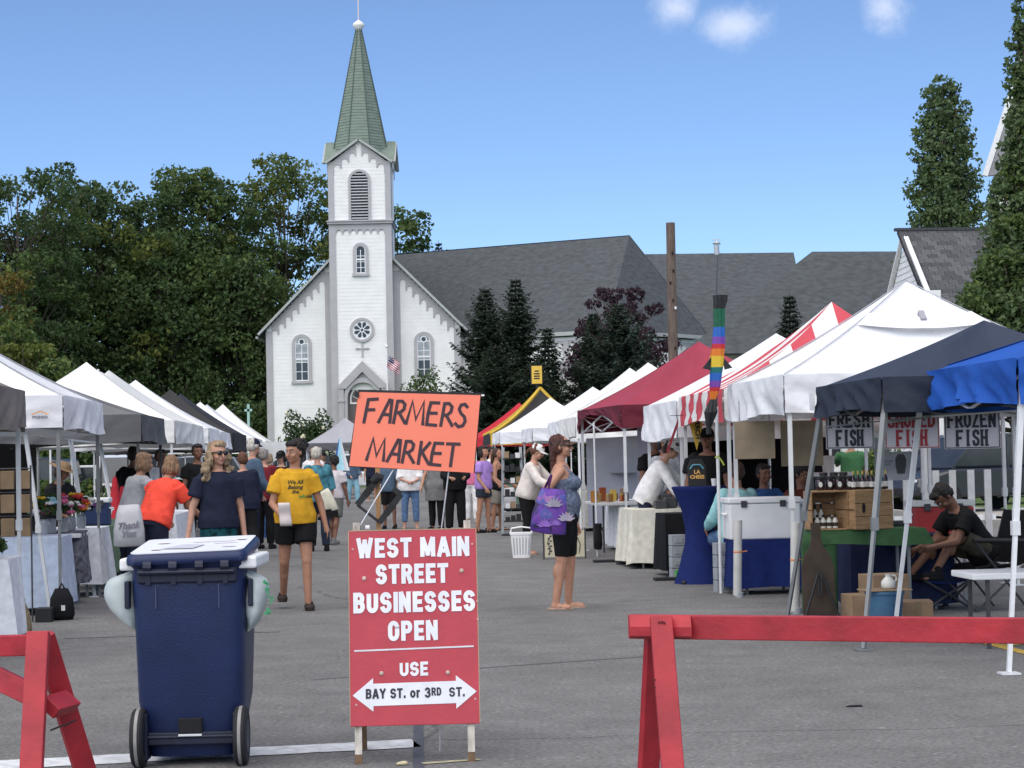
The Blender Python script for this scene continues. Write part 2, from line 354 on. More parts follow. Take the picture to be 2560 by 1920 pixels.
def tree(name, label, cat, X, Y, base, top, prof, clumps, leaves, lsize, mats, weights, seed, group=None, crad=.17, trunk_r=.3, lean=0, open_=0):
    rng = np.random.default_rng(seed); root = thing(name, label, cat, (X, Y, 0), 0, group); H = top-base
    cs = []; tries = 0
    while len(cs) < clumps and tries < 4000:
        tries += 1; t = rng.uniform(0, 1)**.85; hw = prof(t); a = rng.uniform(0, 6.283); r = hw*rng.uniform(.25, 1)**.5
        c = np.array([r*math.cos(a)+lean*t, r*math.sin(a)*.9, base+H*t]); cr = crad*H*.5*rng.uniform(.6, 1.15)*(1-.35*t)
        cr = min(cr, max(.35, hw*.8))
        if all(np.linalg.norm((c-q)*(1, 1, 1.3)) > (cr+qr)*.55 for q, qr, _ in cs) or tries > 2500:
            cs.append((c, cr, t))
    Cs, Ns, Ms = [], [], []
    per = leaves/len(cs); wsum = np.array(weights, float)
    tot = sum(q**2 for _, q, _ in cs)
    for c, cr, t in cs:
        n = int(leaves*cr*cr/tot); d = unit(n, rng); rad = cr*rng.uniform(.35, 1.08, n)**.6
        sub = unit(7, rng)*cr*.75                                     # sprays inside a clump, so its outline is ragged
        k = rng.integers(0, 7, n); p = c+np.where((rng.random(n) < .55)[:, None], sub[k]+unit(n, rng)*(cr*.42*rng.random(n)**.5)[:, None], d*rad[:, None])*np.array([1.15, 1.15, .8])
        Cs.append(p); Ns.append(d*.6+unit(n, rng)*.9+np.array([0, 0, .5]))
        ww = wsum.copy(); ww[-1] *= (.3+1.6*t*rng.random()) ; ww = ww/ww.sum(); base_m = rng.choice(len(mats), p=ww)
        Ms.append(np.where(rng.random(n) < .75, base_m, rng.choice(len(mats), size=n, p=ww)))
    C = np.concatenate(Cs); Nn = np.concatenate(Ns); Mi = np.concatenate(Ms); A = unit(len(C), rng)+np.array([0, 0, -.35])
    s = lsize*rng.uniform(.6, 1.3, len(C))
    leaf_mesh(C, A, Nn, s*1.25, s*.85, 'crown', mats, root, Mi)
    tb = MB(); tz = base+H*.62
    pts = [(lean*.0, 0, -.1), (lean*.1+.05*H*rng.normal()*.2, 0, base*.5+.5), (lean*.3, .1, base+H*.25), (lean*.6, 0, tz), (lean*.9, 0, base+H*.9)]
    tb.tube(pts, [trunk_r*1.25, trunk_r, trunk_r*.75, trunk_r*.4, trunk_r*.12], 9)
    for c, cr, t in cs[::1]:
        zs = max(base*.7, c[2]-(.25+.2*rng.random())*H*.5-np.hypot(c[0], c[1])*.5); zs = min(zs, tz); f = (zs-0)/(tz)
        a = Vector((lean*f*.6, 0, zs)); m_ = a.lerp(Vector(c), .55)+Vector((0, 0, -.06*H*rng.random()))
        tb.tube([a, m_, Vector(c)], [trunk_r*.34*(1-f*.5), trunk_r*.2*(1-f*.5), .025], 5)
    tb.build('trunk', m_bark, root, smooth=180)
    return root
def spruce(label, X, Y, H, Rb, seed, mats, weights, group, name='spruce_tree', base=.4, dens=1):
    rng = np.random.default_rng(seed); root = thing(name, label, 'tree', (X, Y, 0), 0, group)
    C, A, Nn, Mi, Lg = [], [], [], [], []; z = base; tb = MB(); tb.tube([(0, 0, -.1), (0, 0, H*.5), (0, 0, H)], [.02*H+.03, .013*H, .012], 7)
    while z < H-.12:
        t = z/H; L0 = Rb*1.62*(1-t)**.70*(.82+.3*rng.random()); nb = max(5, int((9 if t < .8 else 6)*dens)); a0 = rng.uniform(0, 6.28)
        for k in range(nb):
            a = a0+k*6.283/nb+rng.normal()*.15; Lb = L0*rng.uniform(.62, 1.12)*(1.25 if rng.random() < .07 else 1)
            rise = .42-.75*(1-t)*.9; o = np.array([math.cos(a), math.sin(a), 0]); sd = np.array([-o[1], o[0], 0])
            ns = max(3, int(Lb/.13)); s_ = (np.arange(ns)+.6)/ns
            cz = z+Lb*(rise*s_-.1*np.sin(s_*3.14)+.18*s_**3)
            P = o[None]*(Lb*s_)[:, None]; P[:, 2] = cz
            tb.tube([(0, 0, z), tuple(P[ns//2]), tuple(P[-1])], [.018, .012, .005], 3, cap=False)
            for sgn in (-1, 0, 1, 1.6, -1.6):
                dd = o[None]*(1-.25*abs(sgn))+sd[None]*sgn*.75+rng.normal(size=(ns, 3))*.22; dd[:, 2] += -.10-.22*abs(sgn)
                ll = (.20+.30*(1-s_))*min(1, .45+Lb*.33)*rng.uniform(.7, 1.2, ns)
                C.append(P+dd*ll[:, None]*.5); A.append(dd); Nn.append(np.tile([0, 0, 1.], (ns, 1))+rng.normal(size=(ns, 3))*.35); Lg.append(ll)
                ch = rng.choice(len(mats), p=weights); Mi.append(np.full(ns, ch))
        z += (.20+.14*(1-t))*(H/7)**.4/dens**.5
    C = np.concatenate(C); A = np.concatenate(A); Nn = np.concatenate(Nn); Lg = np.concatenate(Lg); Mi = np.concatenate(Mi)
    leaf_mesh(C, A, Nn, Lg*1.15, Lg*.36+.03, 'needles', mats, root, Mi, fold=.1)
    tb.build('trunk', m_bark, root); return root
def bush(name, label, cat, X, Y, rx, ry, h, n, ls, mats, weights, seed, group=None, z0=0, flowers=None):
    rng = np.random.default_rng(seed); root = thing(name, label, cat, (X, Y, z0), 0, group)
    k = max(5, int(rx*ry*8)); cl = [np.array([rng.uniform(-1, 1)*rx*.7, rng.uniform(-1, 1)*ry*.7, h*(.25+.55*rng.random())]) for _ in range(k)]
    idx = rng.integers(0, k, n); d = unit(n, rng); C = np.array(cl)[idx]+d*np.array([rx*.42, ry*.42, h*.30])*(rng.random(n)[:, None]**.35); C[:, 2] = np.maximum(C[:, 2], .02)
    w = np.array(weights)/sum(weights); s = ls*rng.uniform(.6, 1.3, n)
    leaf_mesh(C, unit(n, rng), d*.7+unit(n, rng)*.7+[0, 0, .4], s*1.3, s*.8, 'foliage', mats, root, rng.choice(len(mats), size=n, p=w))
    tb = MB()
    for c in cl[:9]: tb.tube([(c[0]*.2, c[1]*.2, 0), (c[0]*.7, c[1]*.7, c[2]*.6), tuple(c)], [.03, .02, .008], 5)
    tb.build('stem', m_bark, root)
    if flowers:
        for j in range(flowers[0]):
            c = cl[j % k]; fb = MB(); q = unit(1, rng)[0]; q[1] = -abs(q[1]); p = np.array(c)+q*np.array([rx*.4, ry*.4, h*.3])
            for _ in range(9): fb.sph(p+unit(1, rng)[0]*flowers[1]*.6, flowers[1]*.5, sub=1)
            fb.build('flower_head', flowers[2], root, smooth=180)
    return root

# ------------------------------------------------------------ church
m_white_wall = mat('white_clapboard', (.80, .795, .785), rough=.65, var=.05, vscale=1.5, bump=.1, bscale=8)
m_trim = mat('grey_trim', (.41, .40, .415), rough=.65, var=.06, vscale=2)
m_trim2 = mat('grey_green_fascia', (.38, .40, .39), rough=.65, var=.06, vscale=2)
m_glass = mat('window_glass', (.03, .035, .045), rough=.08, var=.3, vscale=1.2, spec=.6)
m_glass_l = mat('window_glass_curtained', (.30, .32, .34), rough=.15, var=.3, vscale=2.5, spec=.6)
m_shingle = mat('grey_roof_shingle', (.064, .071, .077), rough=.9, var=.26, vscale=2.2, bump=1, bscale=9, stretch=(1.1, 1.1, 2.6))
m_copper = mat('green_spire_shingle', (.165, .21, .175), rough=.7, var=.16, vscale=3, bump=.4, bscale=12, stretch=(.6, .6, 2))
m_wframe = mat('white_window_frame', (.80, .80, .80), rough=.5, var=.04)
m_louver = mat('louver_grey', (.42, .42, .45), rough=.6, var=.08)
m_dark = mat('dark_opening', (.012, .012, .015), rough=.9, var=0)
CH = thing('church', 'white clapboard church with a tall green shingled spire and grey scalloped trim', 'church', (-8.955, 125, 0))
def arch(w, z0, z1, n=10, cx=0):
    r = w/2; zs = z1-r; return [(cx-r, z0)]+[(cx-r*math.cos(math.pi*i/n), zs+r*math.sin(math.pi*i/n)) for i in range(n+1)]+[(cx+r, z0)]
def ring(mb, outer, inner, y0, y1, mi=0):                         # between two outlines with equal point counts, open at the foot
    n = len(outer); vs = [(x, y0, z) for x, z in outer]+[(x, y0, z) for x, z in inner]+[(x, y1, z) for x, z in outer]+[(x, y1, z) for x, z in inner]
    fs = []
    for i in range(n-1): fs += [(i, i+1, n+i+1, n+i), (i+1, i, 2*n+i, 2*n+i+1), (n+i, n+i+1, 3*n+i+1, 3*n+i)]
    mb.add(vs, fs, mi)
XZ = dict(ux=(1, 0, 0), uy=(0, 0, 1))
def pr(mb, poly, y, depth, mi=0): mb.prism(poly, (0, y, 0), (1, 0, 0), (0, 0, 1), depth, mi)   # front face at y, body behind it
pr_ = pr
def boards(parent, x0f, x1f, z0, z1, step, y, m, name='clapboard'):
    z = z0
    while z < z1-.02:
        zt = min(z+step, z1); xa, xb = x0f(z+step*.5), x1f(z+step*.5)
        if xb-xa > .05:
            mb = MB(); mb.add([(xa, y, z), (xb, y, z), (xb, y+.009, zt), (xa, y+.009, zt), (xa, y+.06, z), (xb, y+.06, z), (xb, y+.06, zt), (xa, y+.06, zt)],
                              [(0, 1, 2, 3), (0, 4, 5, 1), (0, 3, 7, 4), (1, 5, 6, 2), (3, 2, 6, 7)]); mb.build(name, m, parent)
        z += step
def scallop(x0, x1, nb, topf, band, drop, y, depth, pend=.09):
    mb = MB(); b = (x1-x0)/nb
    for i in range(nb):
        xa, xb = x0+i*b, x0+(i+1)*b; r = (b-pend)/2; xm = (xa+xb)/2; zt = min(topf(xa), topf(xb))*.35+topf(xm)*.65-band; zs = zt-r
        bot = [(xb, topf(xb)-drop), (xb-pend/2, topf(xb)-drop)]
        lo = max(topf(xb)-drop, 0); arc = [(xm+r*math.cos(a), max(zs+r*math.sin(a), min(topf(xa), topf(xb))-drop)) for a in [math.pi*j/8 for j in range(9)]]
        bot += arc+[(xa+pend/2, topf(xa)-drop), (xa, topf(xa)-drop)]
        top = [(xa, topf(xa)), (xm, topf(xm)), (xb, topf(xb))]
        pr(mb, (top+bot)[::-1], y, depth)
    return mb
def arch_window(parent, cx, z0, z1, w, fw, y, cols, rows, sill=True, rosette=False, lower_dark=True):
    mb = MB(); out = arch(w+2*fw, z0, z1+fw, 12, cx); inn = arch(w, z0, z1, 12, cx); ring(mb, out, inn, y-.10, y+.02)
    win = mb.build('window', m_trim, parent)
    if sill: s = MB(); s.bb(cx-w/2-fw-.05, cx+w/2+fw+.05, y-.15, y+.02, z0-.16, z0-.002); s.build('sill', m_trim, win)
    s = MB(); i2 = arch(w-.10, z0+.06, z1-.05, 12, cx); ring(s, arch(w-.004, z0, z1-.002, 12, cx), i2, y-.06, y+.0)
    s.bb(cx-w/2+.003, cx+w/2-.003, y-.062, y, z0+.002, z0+.06)
    zm = z0+(z1-z0)*.5; top = z1-w/2
    s.bb(cx-w/2+.05, cx+w/2-.05, y-.066, y-.004, zm-.05, zm+.05)
    for i in range(1, cols): x = cx-w/2+w*i/cols; s.bb(x-.022, x+.022, y-.052, y-.003, z0+.06, top+.02)
    for j in range(1, rows):
        z = z0+(top-z0)*j/rows
        if abs(z-zm) > .1: s.bb(cx-w/2+.05, cx+w/2-.05, y-.050, y-.002, z-.018, z+.018)
    if rosette:
        zc = top+w*.16; ring(s, [(cx+.2*math.cos(a), zc+.2*math.sin(a)) for a in [6.2832*k/16 for k in range(17)]], [(cx+.14*math.cos(a), zc+.14*math.sin(a)) for a in [6.2832*k/16 for k in range(17)]], y-.058, y-.001)
        s.bb(cx-w/2+.05, cx+w/2-.05, y-.048, y-.0015, top-.02, top+.03)
    s.build('window_frame', m_wframe, win)
    for i in range(cols):
        for j in range(rows):
            xa, xb = cx-w/2+w*i/cols, cx-w/2+w*(i+1)/cols; za, zb = z0+(top-z0)*j/rows, z0+(top-z0)*(j+1)/rows
            p = MB(); p.bb(xa+.02, xb-.02, y-.035, y-.02, za+.015, zb-.015); p.build('pane', m_glass if (not rosette or zb < zm+.05) else m_glass_l, win)
    p = MB(); pr(p, arch(w-.06, top+.02, z1-.03, 10, cx)[1:-1], y-.034, .014); p.build('pane', m_glass if not rosette else m_glass_l, win)
    if rosette: p = MB(); p.lathe([(.135, -.01), (.135, .01)], (cx, y-.045, top+w*.16), 14, M=Matrix.Rotation(R(90), 3, 'X')); p.build('pane', m_glass, win)
    return win
# wings of the facade (front plane y=.9), tower front y=0
WY = .9; EZ = 9.25; sl = 1.01
def rake(x): return 15.55-sl*abs(x)
w_ = MB(); pr(w_, [(-5.85, 0), (5.85, 0), (5.85, rake(5.85)-.12), (0, rake(0)-.12), (-5.85, rake(5.85)-.12)], WY+.06, 18)
w_.build('wall', m_white_wall, CH)
boards(CH, lambda z: -5.85 if z < rake(5.85) else -(15.4-z)/sl, lambda z: -1.75, .1, 13.5, .23, WY, m_white_wall)
boards(CH, lambda z: 1.75, lambda z: 5.85 if z < rake(5.85) else (15.4-z)/sl, .1, 13.5, .23, WY, m_white_wall)
for s_ in (-1, 1):
    t = MB(); t.bb(min(s_*5.5, s_*5.9), max(s_*5.5, s_*5.9), WY-.05, WY+.4, 0, rake(5.9)-.2); t.build('corner_board', m_trim, CH)
    t = MB(); t.bb(min(s_*1.86, s_*2.28), max(s_*1.86, s_*2.28), WY-.045, WY+.1, 0, rake(2.3)-.3); t.build('corner_board', m_trim, CH)
    t = scallop(min(s_*5.55, s_*2.25), max(s_*5.55, s_*2.25), 8, lambda x: rake(x)-.2, .42, .95, WY-.055, .1); t.build('scalloped_trim', m_trim, CH)
    f = MB(); a = Vector((s_*1.8, WY-.35, rake(1.8)+.02)); b_ = Vector((s_*6.32, WY-.35, rake(6.32)+.02)); f.bar(a, b_, .14, .34, up=(0, 1, 0)); f.build('fascia', m_trim2, CH)
    r_ = MB(); n_ = Vector((s_*sl, 0, 1)).normalized()
    for (p, q) in (((0, WY-.42), (6.4, WY-.42)),):
        A = Vector((0, WY-.42, rake(0)+.12)); B = Vector((s_*6.4, WY-.42, rake(6.4)+.12)); D = Vector((0, 19, 0))
        r_.add([A, B, B+D, A+D, A-n_*.16, B-n_*.16, B+D-n_*.16, A+D-n_*.16], [(0, 1, 2, 3), (7, 6, 5, 4), (0, 4, 5, 1), (1, 5, 6, 2), (2, 6, 7, 3), (3, 7, 4, 0)])
    recalc(r_.build('roof', m_shingle, CH))
    gt = MB(); gt.bar((s_*6.42, WY-.3, rake(6.4)-.06), (s_*6.42, 18, rake(6.4)-.06), .14, .14); gt.build('gutter', m_trim2, CH)
ww = arch_window(CH, -3.74, 6.35, 9.0, .80, .19, WY, 2, 4, rosette=True)
ww = arch_window(CH, 3.66, 6.35, 9.0, .80, .19, WY, 2, 4, rosette=True)
# tower
TW = 1.85
t = MB(); t.bb(-TW, TW, .06, 3.76, 0, 19.4); t.build('tower_wall', m_white_wall, CH)
boards(CH, lambda z: -TW+.3, lambda z: TW-.3, .1, 15.2, .23, 0, m_white_wall); boards(CH, lambda z: -TW+.3, lambda z: TW-.3, 15.95, 19.45, .23, 0, m_white_wall)
for s_ in (-1, 1):
    for (za, zb, wd) in ((0, 15.55, .36), (15.92, 19.5, .30)):
        t = MB(); xa, xb = sorted((s_*(TW+.04), s_*(TW-wd))); t.bb(xa, xb, -.06, .3, za, zb); t.bb(min(s_*(TW+.04), s_*(TW-.01)), max(s_*(TW+.04), s_*(TW-.01)), .3, 1.2, za, zb); t.build('corner_board', m_trim, CH)
c = MB(); c.bb(-TW-.12, TW+.12, -.20, 3.9, 15.72, 15.95); c.bb(-TW-.2, TW+.2, -.28, 3.98, 15.86, 15.90); c.build('cornice', m_trim, CH)
scallop(-TW+.36, TW-.36, 7, lambda x: 15.55, .16, .42, -.045, .08, pend=.10).build('scalloped_trim', m_trim, CH)
c = MB(); c.bb(-TW-.04, TW+.04, -.05, .1, 15.55, 15.72); c.build('frieze', m_trim, CH)
# belfry opening with louvers
mb = MB(); ring(mb, arch(1.33, 15.95, 19.02), arch(1.03, 15.95, 18.87), -.12, .02); bw = mb.build('belfry_window', m_trim, CH)
d = MB(); pr(d, arch(1.02, 15.96, 18.86), -.01, .02); d.build('opening', m_dark, bw)
for k in range(16):
    z = 16.05+k*.178; hw = .5 if z < 18.32 else math.sqrt(max(.02, .5**2-(z-18.34)**2))
    l = MB(); l.box((0, -.06, z), (2*hw, .10, .07), rot=Matrix.Rotation(R(-20), 3, 'X')); l.build('slat', m_louver, bw)
arch_window(CH, -.0, 12.72, 14.42, .58, .17, 0, 2, 4)
# rose window
rz = 9.31; circ = lambda r, n=32: [(r*math.cos(6.2832*k/n), rz+r*math.sin(6.2832*k/n)) for k in range(n+1)]
mb = MB(); ring(mb, circ(.74), circ(.58), -.11, .02); rw = mb.build('rose_window', m_trim, CH)
mb = MB(); pr(mb, circ(.585)[:-1], -.045, .06); mb.build('window_frame', m_wframe, rw)
for k in range(8):
    a = R(22.5+45*k); p = MB(); ca, sa = math.cos(a), math.sin(a)
    pet = [(.14, -.028), (.14, .028), (.36, .115), (.45, .10), (.50, .0), (.45, -.10), (.36, -.115)]
    pr(p, [(ca*u-sa*v, rz+sa*u+ca*v) for u, v in pet][::-1], -.055, .012); p.build('pane', m_glass, rw)
p = MB(); pr(p, [(.085*math.cos(6.28*k/10), rz+.085*math.sin(6.28*k/10)) for k in range(10)], -.056, .012); p.build('pane', m_glass, rw)
# cross above the door
mb = MB(); mb.bb(-.045, .045, -.07, .0, 7.68, 8.58); mb.bb(-.33, .33, -.066, .0, 8.14, 8.24)
for (x, z) in ((-.33, 8.19), (.33, 8.19), (0, 8.55)): mb.lathe([(.075, -.03), (.075, .03)], (x, -.045, z), 10, M=Matrix.Rotation(R(90), 3, 'X'))
mb.build('cross', m_trim, CH)
# portal
P = MB(); pr(P, [(-1.42, 5.78), (-1.42, 6.0), (0, 7.42), (1.42, 6.0), (1.42, 5.78), (1.0, 5.78), (0, 6.78), (-1.0, 5.78)], -.55, .5); P.build('portal_gable', m_trim, CH)
P = MB(); ring(P, arch(2.25, 0, 6.42), arch(1.84, 0, 6.14), -.45, .02); P.build('portal_arch', m_trim, CH)
P = MB(); pr(P, [(-1.05, 5.7), (1.05, 5.7), (0, 6.85)], -.12, .1); P.build('portal_tympanum', m_white_wall, CH)
for s_ in (-1, 1): P = MB(); xa, xb = sorted((s_*1.13, s_*1.45)); P.bb(xa, xb, -.5, .02, 0, 5.77); P.bb(xa-.05, xb+.05, -.56, .02, 5.0, 5.12); P.build('portal_pier', m_trim, CH)
P = MB(); pr(P, arch(1.82, 0, 6.12), -.02, .04); P.build('door', mat('church_door', (.13, .11, .11), rough=.6, var=.15), CH)
P = MB(); ring(P, arch(1.6, 4.9, 6.0), arch(1.4, 4.98, 5.9), -.06, -.02); P.bb(-.8, .8, -.07, -.02, 4.86, 4.96)
for k in range(-2, 3): P.bar((0, -.05, 4.95), (.72*math.sin(R(k*32)), -.05, 4.98+.86*math.cos(R(k*32))), .045, .03)
P.build('fanlight', m_wframe, CH)
# belfry gables, roof and spire
for rot in (0, 90, 270):
    M4 = Matrix.Translation((0, 1.91, 0)) @ Matrix.Rotation(R(rot), 4, 'Z') @ Matrix.Translation((0, -1.91, 0))
    gb = MB(); pr(gb, [(-TW, 19.35), (TW, 19.35), (0, 20.75)], -.002, .05); gb.v = [tuple(M4 @ Vector(p)) for p in gb.v]; gb.build('gable', m_white_wall, CH)
    topf = lambda x: 20.82-abs(x)*.745
    for s_ in (-1, 1):
        sb = scallop(min(s_*.16, s_*1.56), max(s_*.16, s_*1.56), 3, lambda x: topf(x)-.1, .34, .78, -.05, .06); sb.v = [tuple(M4 @ Vector(p)) for p in sb.v]; sb.build('scalloped_trim', m_trim, CH)
        f = MB(); f.bar((s_*-.02, -.18, 20.84), (s_*2.02, -.18, 19.42), .13, .24, up=(0, 1, 0)); f.v = [tuple(M4 @ Vector(p)) for p in f.v]; f.build('fascia', m_trim2, CH)
for rot in (0, 90, 180, 270):
    M4 = Matrix.Translation((0, 1.91, 0)) @ Matrix.Rotation(R(rot), 4, 'Z')
    for s_ in (-1, 1):
        C0, F0, K0 = Vector((0, 0, 20.98)), Vector((0, -2.13, 20.98)), Vector((s_*2.1, -2.13, 19.44)); V0 = Vector((s_*2.1, -2.1, 19.44)); d_ = Vector((0, 0, -.09)); g_ = MB()
        g_.add([M4 @ p for p in (C0, F0, K0, C0+d_, F0+d_, K0+d_)], [(0, 1, 2), (5, 4, 3), (0, 3, 4, 1), (1, 4, 5, 2), (2, 5, 3, 0)]); recalc(g_.build('belfry_roof', m_copper, CH))
sp = MB(); secs = []; n_c = 46
for k in range(n_c):
    t0, t1 = k/n_c, (k+1)/n_c
    for tt, e in ((t0, .022), (t1, .0)):
        z = 19.5+(27.95-19.5)*tt; ap = (1.76+(.15-1.76)*tt)+e; secs.append((ap/math.cos(R(22.5)), z))
sp.lathe(secs, (0, 1.91, 0), 8, M=Matrix.Rotation(R(22.5), 3, 'Z')); recalc(sp.build('spire', m_copper, CH))
rb = MB()
for k in range(8):
    a = R(22.5+45*k); rb.bar((1.8/math.cos(R(22.5))*math.cos(a), 1.91+1.8/math.cos(R(22.5))*math.sin(a), 19.5), (.18*math.cos(a), 1.91+.18*math.sin(a), 27.95), .05, .05)
rb.build('ridge_cap', mat('ridge_cap_dark', (.07, .10, .09), rough=.6, var=.1), CH)
fi = MB(); fi.lathe([(.16, 27.85), (.2, 27.95), (.36, 28.12), (.37, 28.22), (.30, 28.32), (.16, 28.42), (.05, 28.5)], (0, 1.91, 0), 14); fi.build('finial', m_wframe, CH, smooth=50)
fi = MB(); fi.bb(-.035, .035, 1.88, 1.94, 28.4, 30.6); fi.bb(-.5, .5, 1.885, 1.935, 29.75, 29.83); fi.build('spire_cross', mat('gilt_pink', (.62, .52, .50), rough=.4, var=.05), CH)
# side hall: big hipped roof to the right of the tower, with white walls and pilasters below
def poly_obj(name, pts, m, parent, thick=.12, up=True):
    b = MB(); n = (Vector(pts[1])-Vector(pts[0])).cross(Vector(pts[2])-Vector(pts[0])).normalized()
    if (up and n.z < 0) or (not up and n.y > 0): n = -n
    k = len(pts); b.add([Vector(p) for p in pts]+[Vector(p)-n*thick for p in pts], [tuple(range(k)), tuple(range(2*k-1, k-1, -1))]+[(i, i+k, (i+1) % k+k, (i+1) % k) for i in range(k)])
    o = b.build(name, m, parent, world=True); return recalc(o)
HB = thing('church_hall', 'long grey hipped roof over white walls with grey pilasters, beside the church tower', 'building', (-2, 133, 0))
P1, P2, EL, EM, ER = at(930, 640, 139), at(1574, 588, 131.5), at(1100, 826, 127), at(1516, 828, 121), at(1775, 824, 130)
for p in (EL, EM, ER): p.z = 8.75
poly_obj('roof', [P1, P2, EM, EL], m_shingle, HB); poly_obj('roof', [P2, ER, EM], m_shingle, HB)
poly_obj('roof', [P1, P2, ER, Vector((ER.x-6, 152, 8.75)), Vector((P1.x, 152, 8.75))], m_shingle, HB)
def wall_between(a, b, parent, npil, name='wall'):
    a, b = Vector(a), Vector(b); d = (b-a).normalized(); n = Vector((d.y, -d.x, 0)); ins = -n*.45
    w = MB(); w.bar(Vector((a.x, a.y, 4.2))+ins, Vector((b.x, b.y, 4.2))+ins, 8.6, .3, up=(d.y, -d.x, 0)); w.build(name, m_white_wall, parent, world=True)
    L = (b-a).length
    for i in range(npil+1):
        p = a+d*(L*i/npil)+n*(-.27); q = MB(); q.bar(Vector((p.x, p.y, 0)), Vector((p.x, p.y, 8.3)), .42, .12, up=n); q.build('pilaster', m_trim, parent, world=True)
        if i < npil:
            s = scallop(0, L/npil-.4, max(2, int((L/npil)/.7)), lambda x: 0, .18, .5, 0, .06, .12); o = Vector((p.x, p.y, 8.3))+d*.2; s.v = [tuple(o+d*x+n*(-y*1)+Vector((0, 0, z))) for x, y, z in s.v]; s.build('scalloped_trim', m_trim, parent, world=True)
    e = MB(); e.bar(a+Vector((0, 0, -.08)), b+Vector((0, 0, -.08)), .2, .22); e.build('gutter', m_trim2, parent, world=True)
wall_between(EL, EM, HB, 4); wall_between(EM, ER, HB, 3)
def gable_porch(parent, X, Y, w, zt, ze):
    g_ = MB(); pr(g_, [(-w/2, 0), (w/2, 0), (w/2, ze), (0, zt), (-w/2, ze)], 0, 2.5); g_.v = [(x+X, y+Y, z) for x, y, z in g_.v]; g_.build('porch_wall', m_white_wall, parent, world=True)
    for s_ in (-1, 1): f = MB(); f.bar((X, Y-.1, zt+.1), (X+s_*(w/2+.4), Y-.1, ze-.3), .3, .3, up=(0, 1, 0)); f.build('fascia', m_trim, parent, world=True)
    
pp = at(1412, 950, 116); gable_porch(HB, pp.x, 117, 3.8, 6.6, 4.2)
# annex behind, parish hall in front of it
AN = thing('annex', 'low grey gabled roof with a small metal vent behind the utility pole', 'building', (12, 152, 0))
a, b_, c_, d_ = at(1560, 636, 150), at(1984, 631, 150), at(2040, 900, 136), at(1560, 900, 136)
poly_obj('roof', [a, b_, c_, d_], m_shingle, AN); poly_obj('wall', [b_-Vector((.05, 0, .15)), Vector((b_.x, 157, 9)), Vector((c_.x, 157, 0)), Vector((c_.x, c_.y+.4, 0)), c_-Vector((.1, -.3, .2))], m_white_wall, AN, .2, False)
v = MB(); q = at(1792, 632, 150); v.tube([q-Vector((0, 0, .4)), q+Vector((0, 0, .55))], .2, 10); v.build('vent_pipe', mat('galvanised', (.5, .5, .52), rough=.4, metal=.5), AN, world=True)
v = MB(); v.lathe([(.28, .62), (.3, .7), (.05, .88)], q, 10); v.tube([q+Vector((-.3, 0, .95)), q+Vector((.3, 0, .95))], .03); v.build('vent_cap', MATS['galvanised'], AN, world=True)
PH = thing('parish_hall', 'broad dark grey hipped roof rising behind the white canopy', 'building', (18, 112, 0))
a, b_ = at(2030, 629, 113), at(2420, 628, 113); c_, d_ = at(2560, 880, 107), at(1700, 884, 107)
poly_obj('roof', [a, b_, c_, d_], m_shingle, PH); e_ = Vector((d_.x+.5, 122, d_.z)); poly_obj('roof', [a, d_, e_], m_shingle, PH)
w = MB(); w.bb(d_.x+.6, c_.x-.4, 108.2, 120, 0, d_.z-.02); w.build('wall', m_white_wall, PH, world=True)
for k in range(6): w = MB(); x = d_.x+2+k*2.6; w.bb(x, x+1.1, 108.08, 108.19, 1.2, 3.4); w.build('window', m_glass, PH, world=True)
# near house with white siding gable and dark shingles, shingle by shingle
HS = thing('house', 'white sided house with a sharp gable and dark shingled roof behind the white canopy', 'house', (14.5, 74, 0))
A, Bq, C_, D_ = at(2243, 577, 75), at(2590, 573, 75), at(2600, 768, 71), at(2316, 760, 71)
poly_obj('roof', [A, Bq, C_, D_], mat('house_roof_felt', (.03, .03, .033), rough=.95, var=.2), HS)
m_sh = [mat('shingle_charcoal_%d' % k, c, rough=.95, var=.25, vscale=8, bump=.6, bscale=40) for k, c in enumerate(((.075, .077, .084), (.095, .097, .104), (.058, .060, .066)))]
rows = 17; fall = D_-A; run = Bq-A; nrm = run.cross(fall).normalized(); nrm = nrm if nrm.z > 0 else -nrm; sh_me = {}
rl = run.normalized(); fl = fall.normalized(); step = fall.length/rows
for r_ in range(rows):
    x = .0; nmax = 17
    for k in range(nmax):
        if x > 4.1: break
        half = (k == 0 and r_ % 2 == 1); wd = .175 if half else .35
        o_ = A+fl*(step*(r_+.5))+rl*(x+wd/2)+nrm*.035
        mi = RNG.integers(0, 3)
        if mi not in sh_me:
            q = MB(); q.box((0, 0, 0), (.335, step*1.12, .02)); ob = q.build('shingle', m_sh[mi]); me = ob.data; bpy.data.objects.remove(ob); sh_me[mi] = me
        ob = bpy.data.objects.new('shingle', sh_me[mi]); COL.objects.link(ob); ob.parent = HS
        Mt = Matrix.Identity(4); tilt = Matrix.Rotation(R(2.2), 3, rl); f2 = tilt @ fl; n2 = rl.cross(f2); n2 = n2 if n2.z > 0 else -n2
        for i_, col_ in enumerate((rl*(.5 if half else 1), f2*-1, n2)):
            for j_ in range(3): Mt[j_][i_] = col_[j_]
        Mt.translation = o_-HS.matrix_world.translation; ob.matrix_local = Mt
        x += wd
rc = MB(); rc.bar(A+Vector((-.1, 0, .04)), Bq+Vector((0, 0, .04)), .28, .1); rc.build('ridge_cap', m_sh[2], HS, world=True)
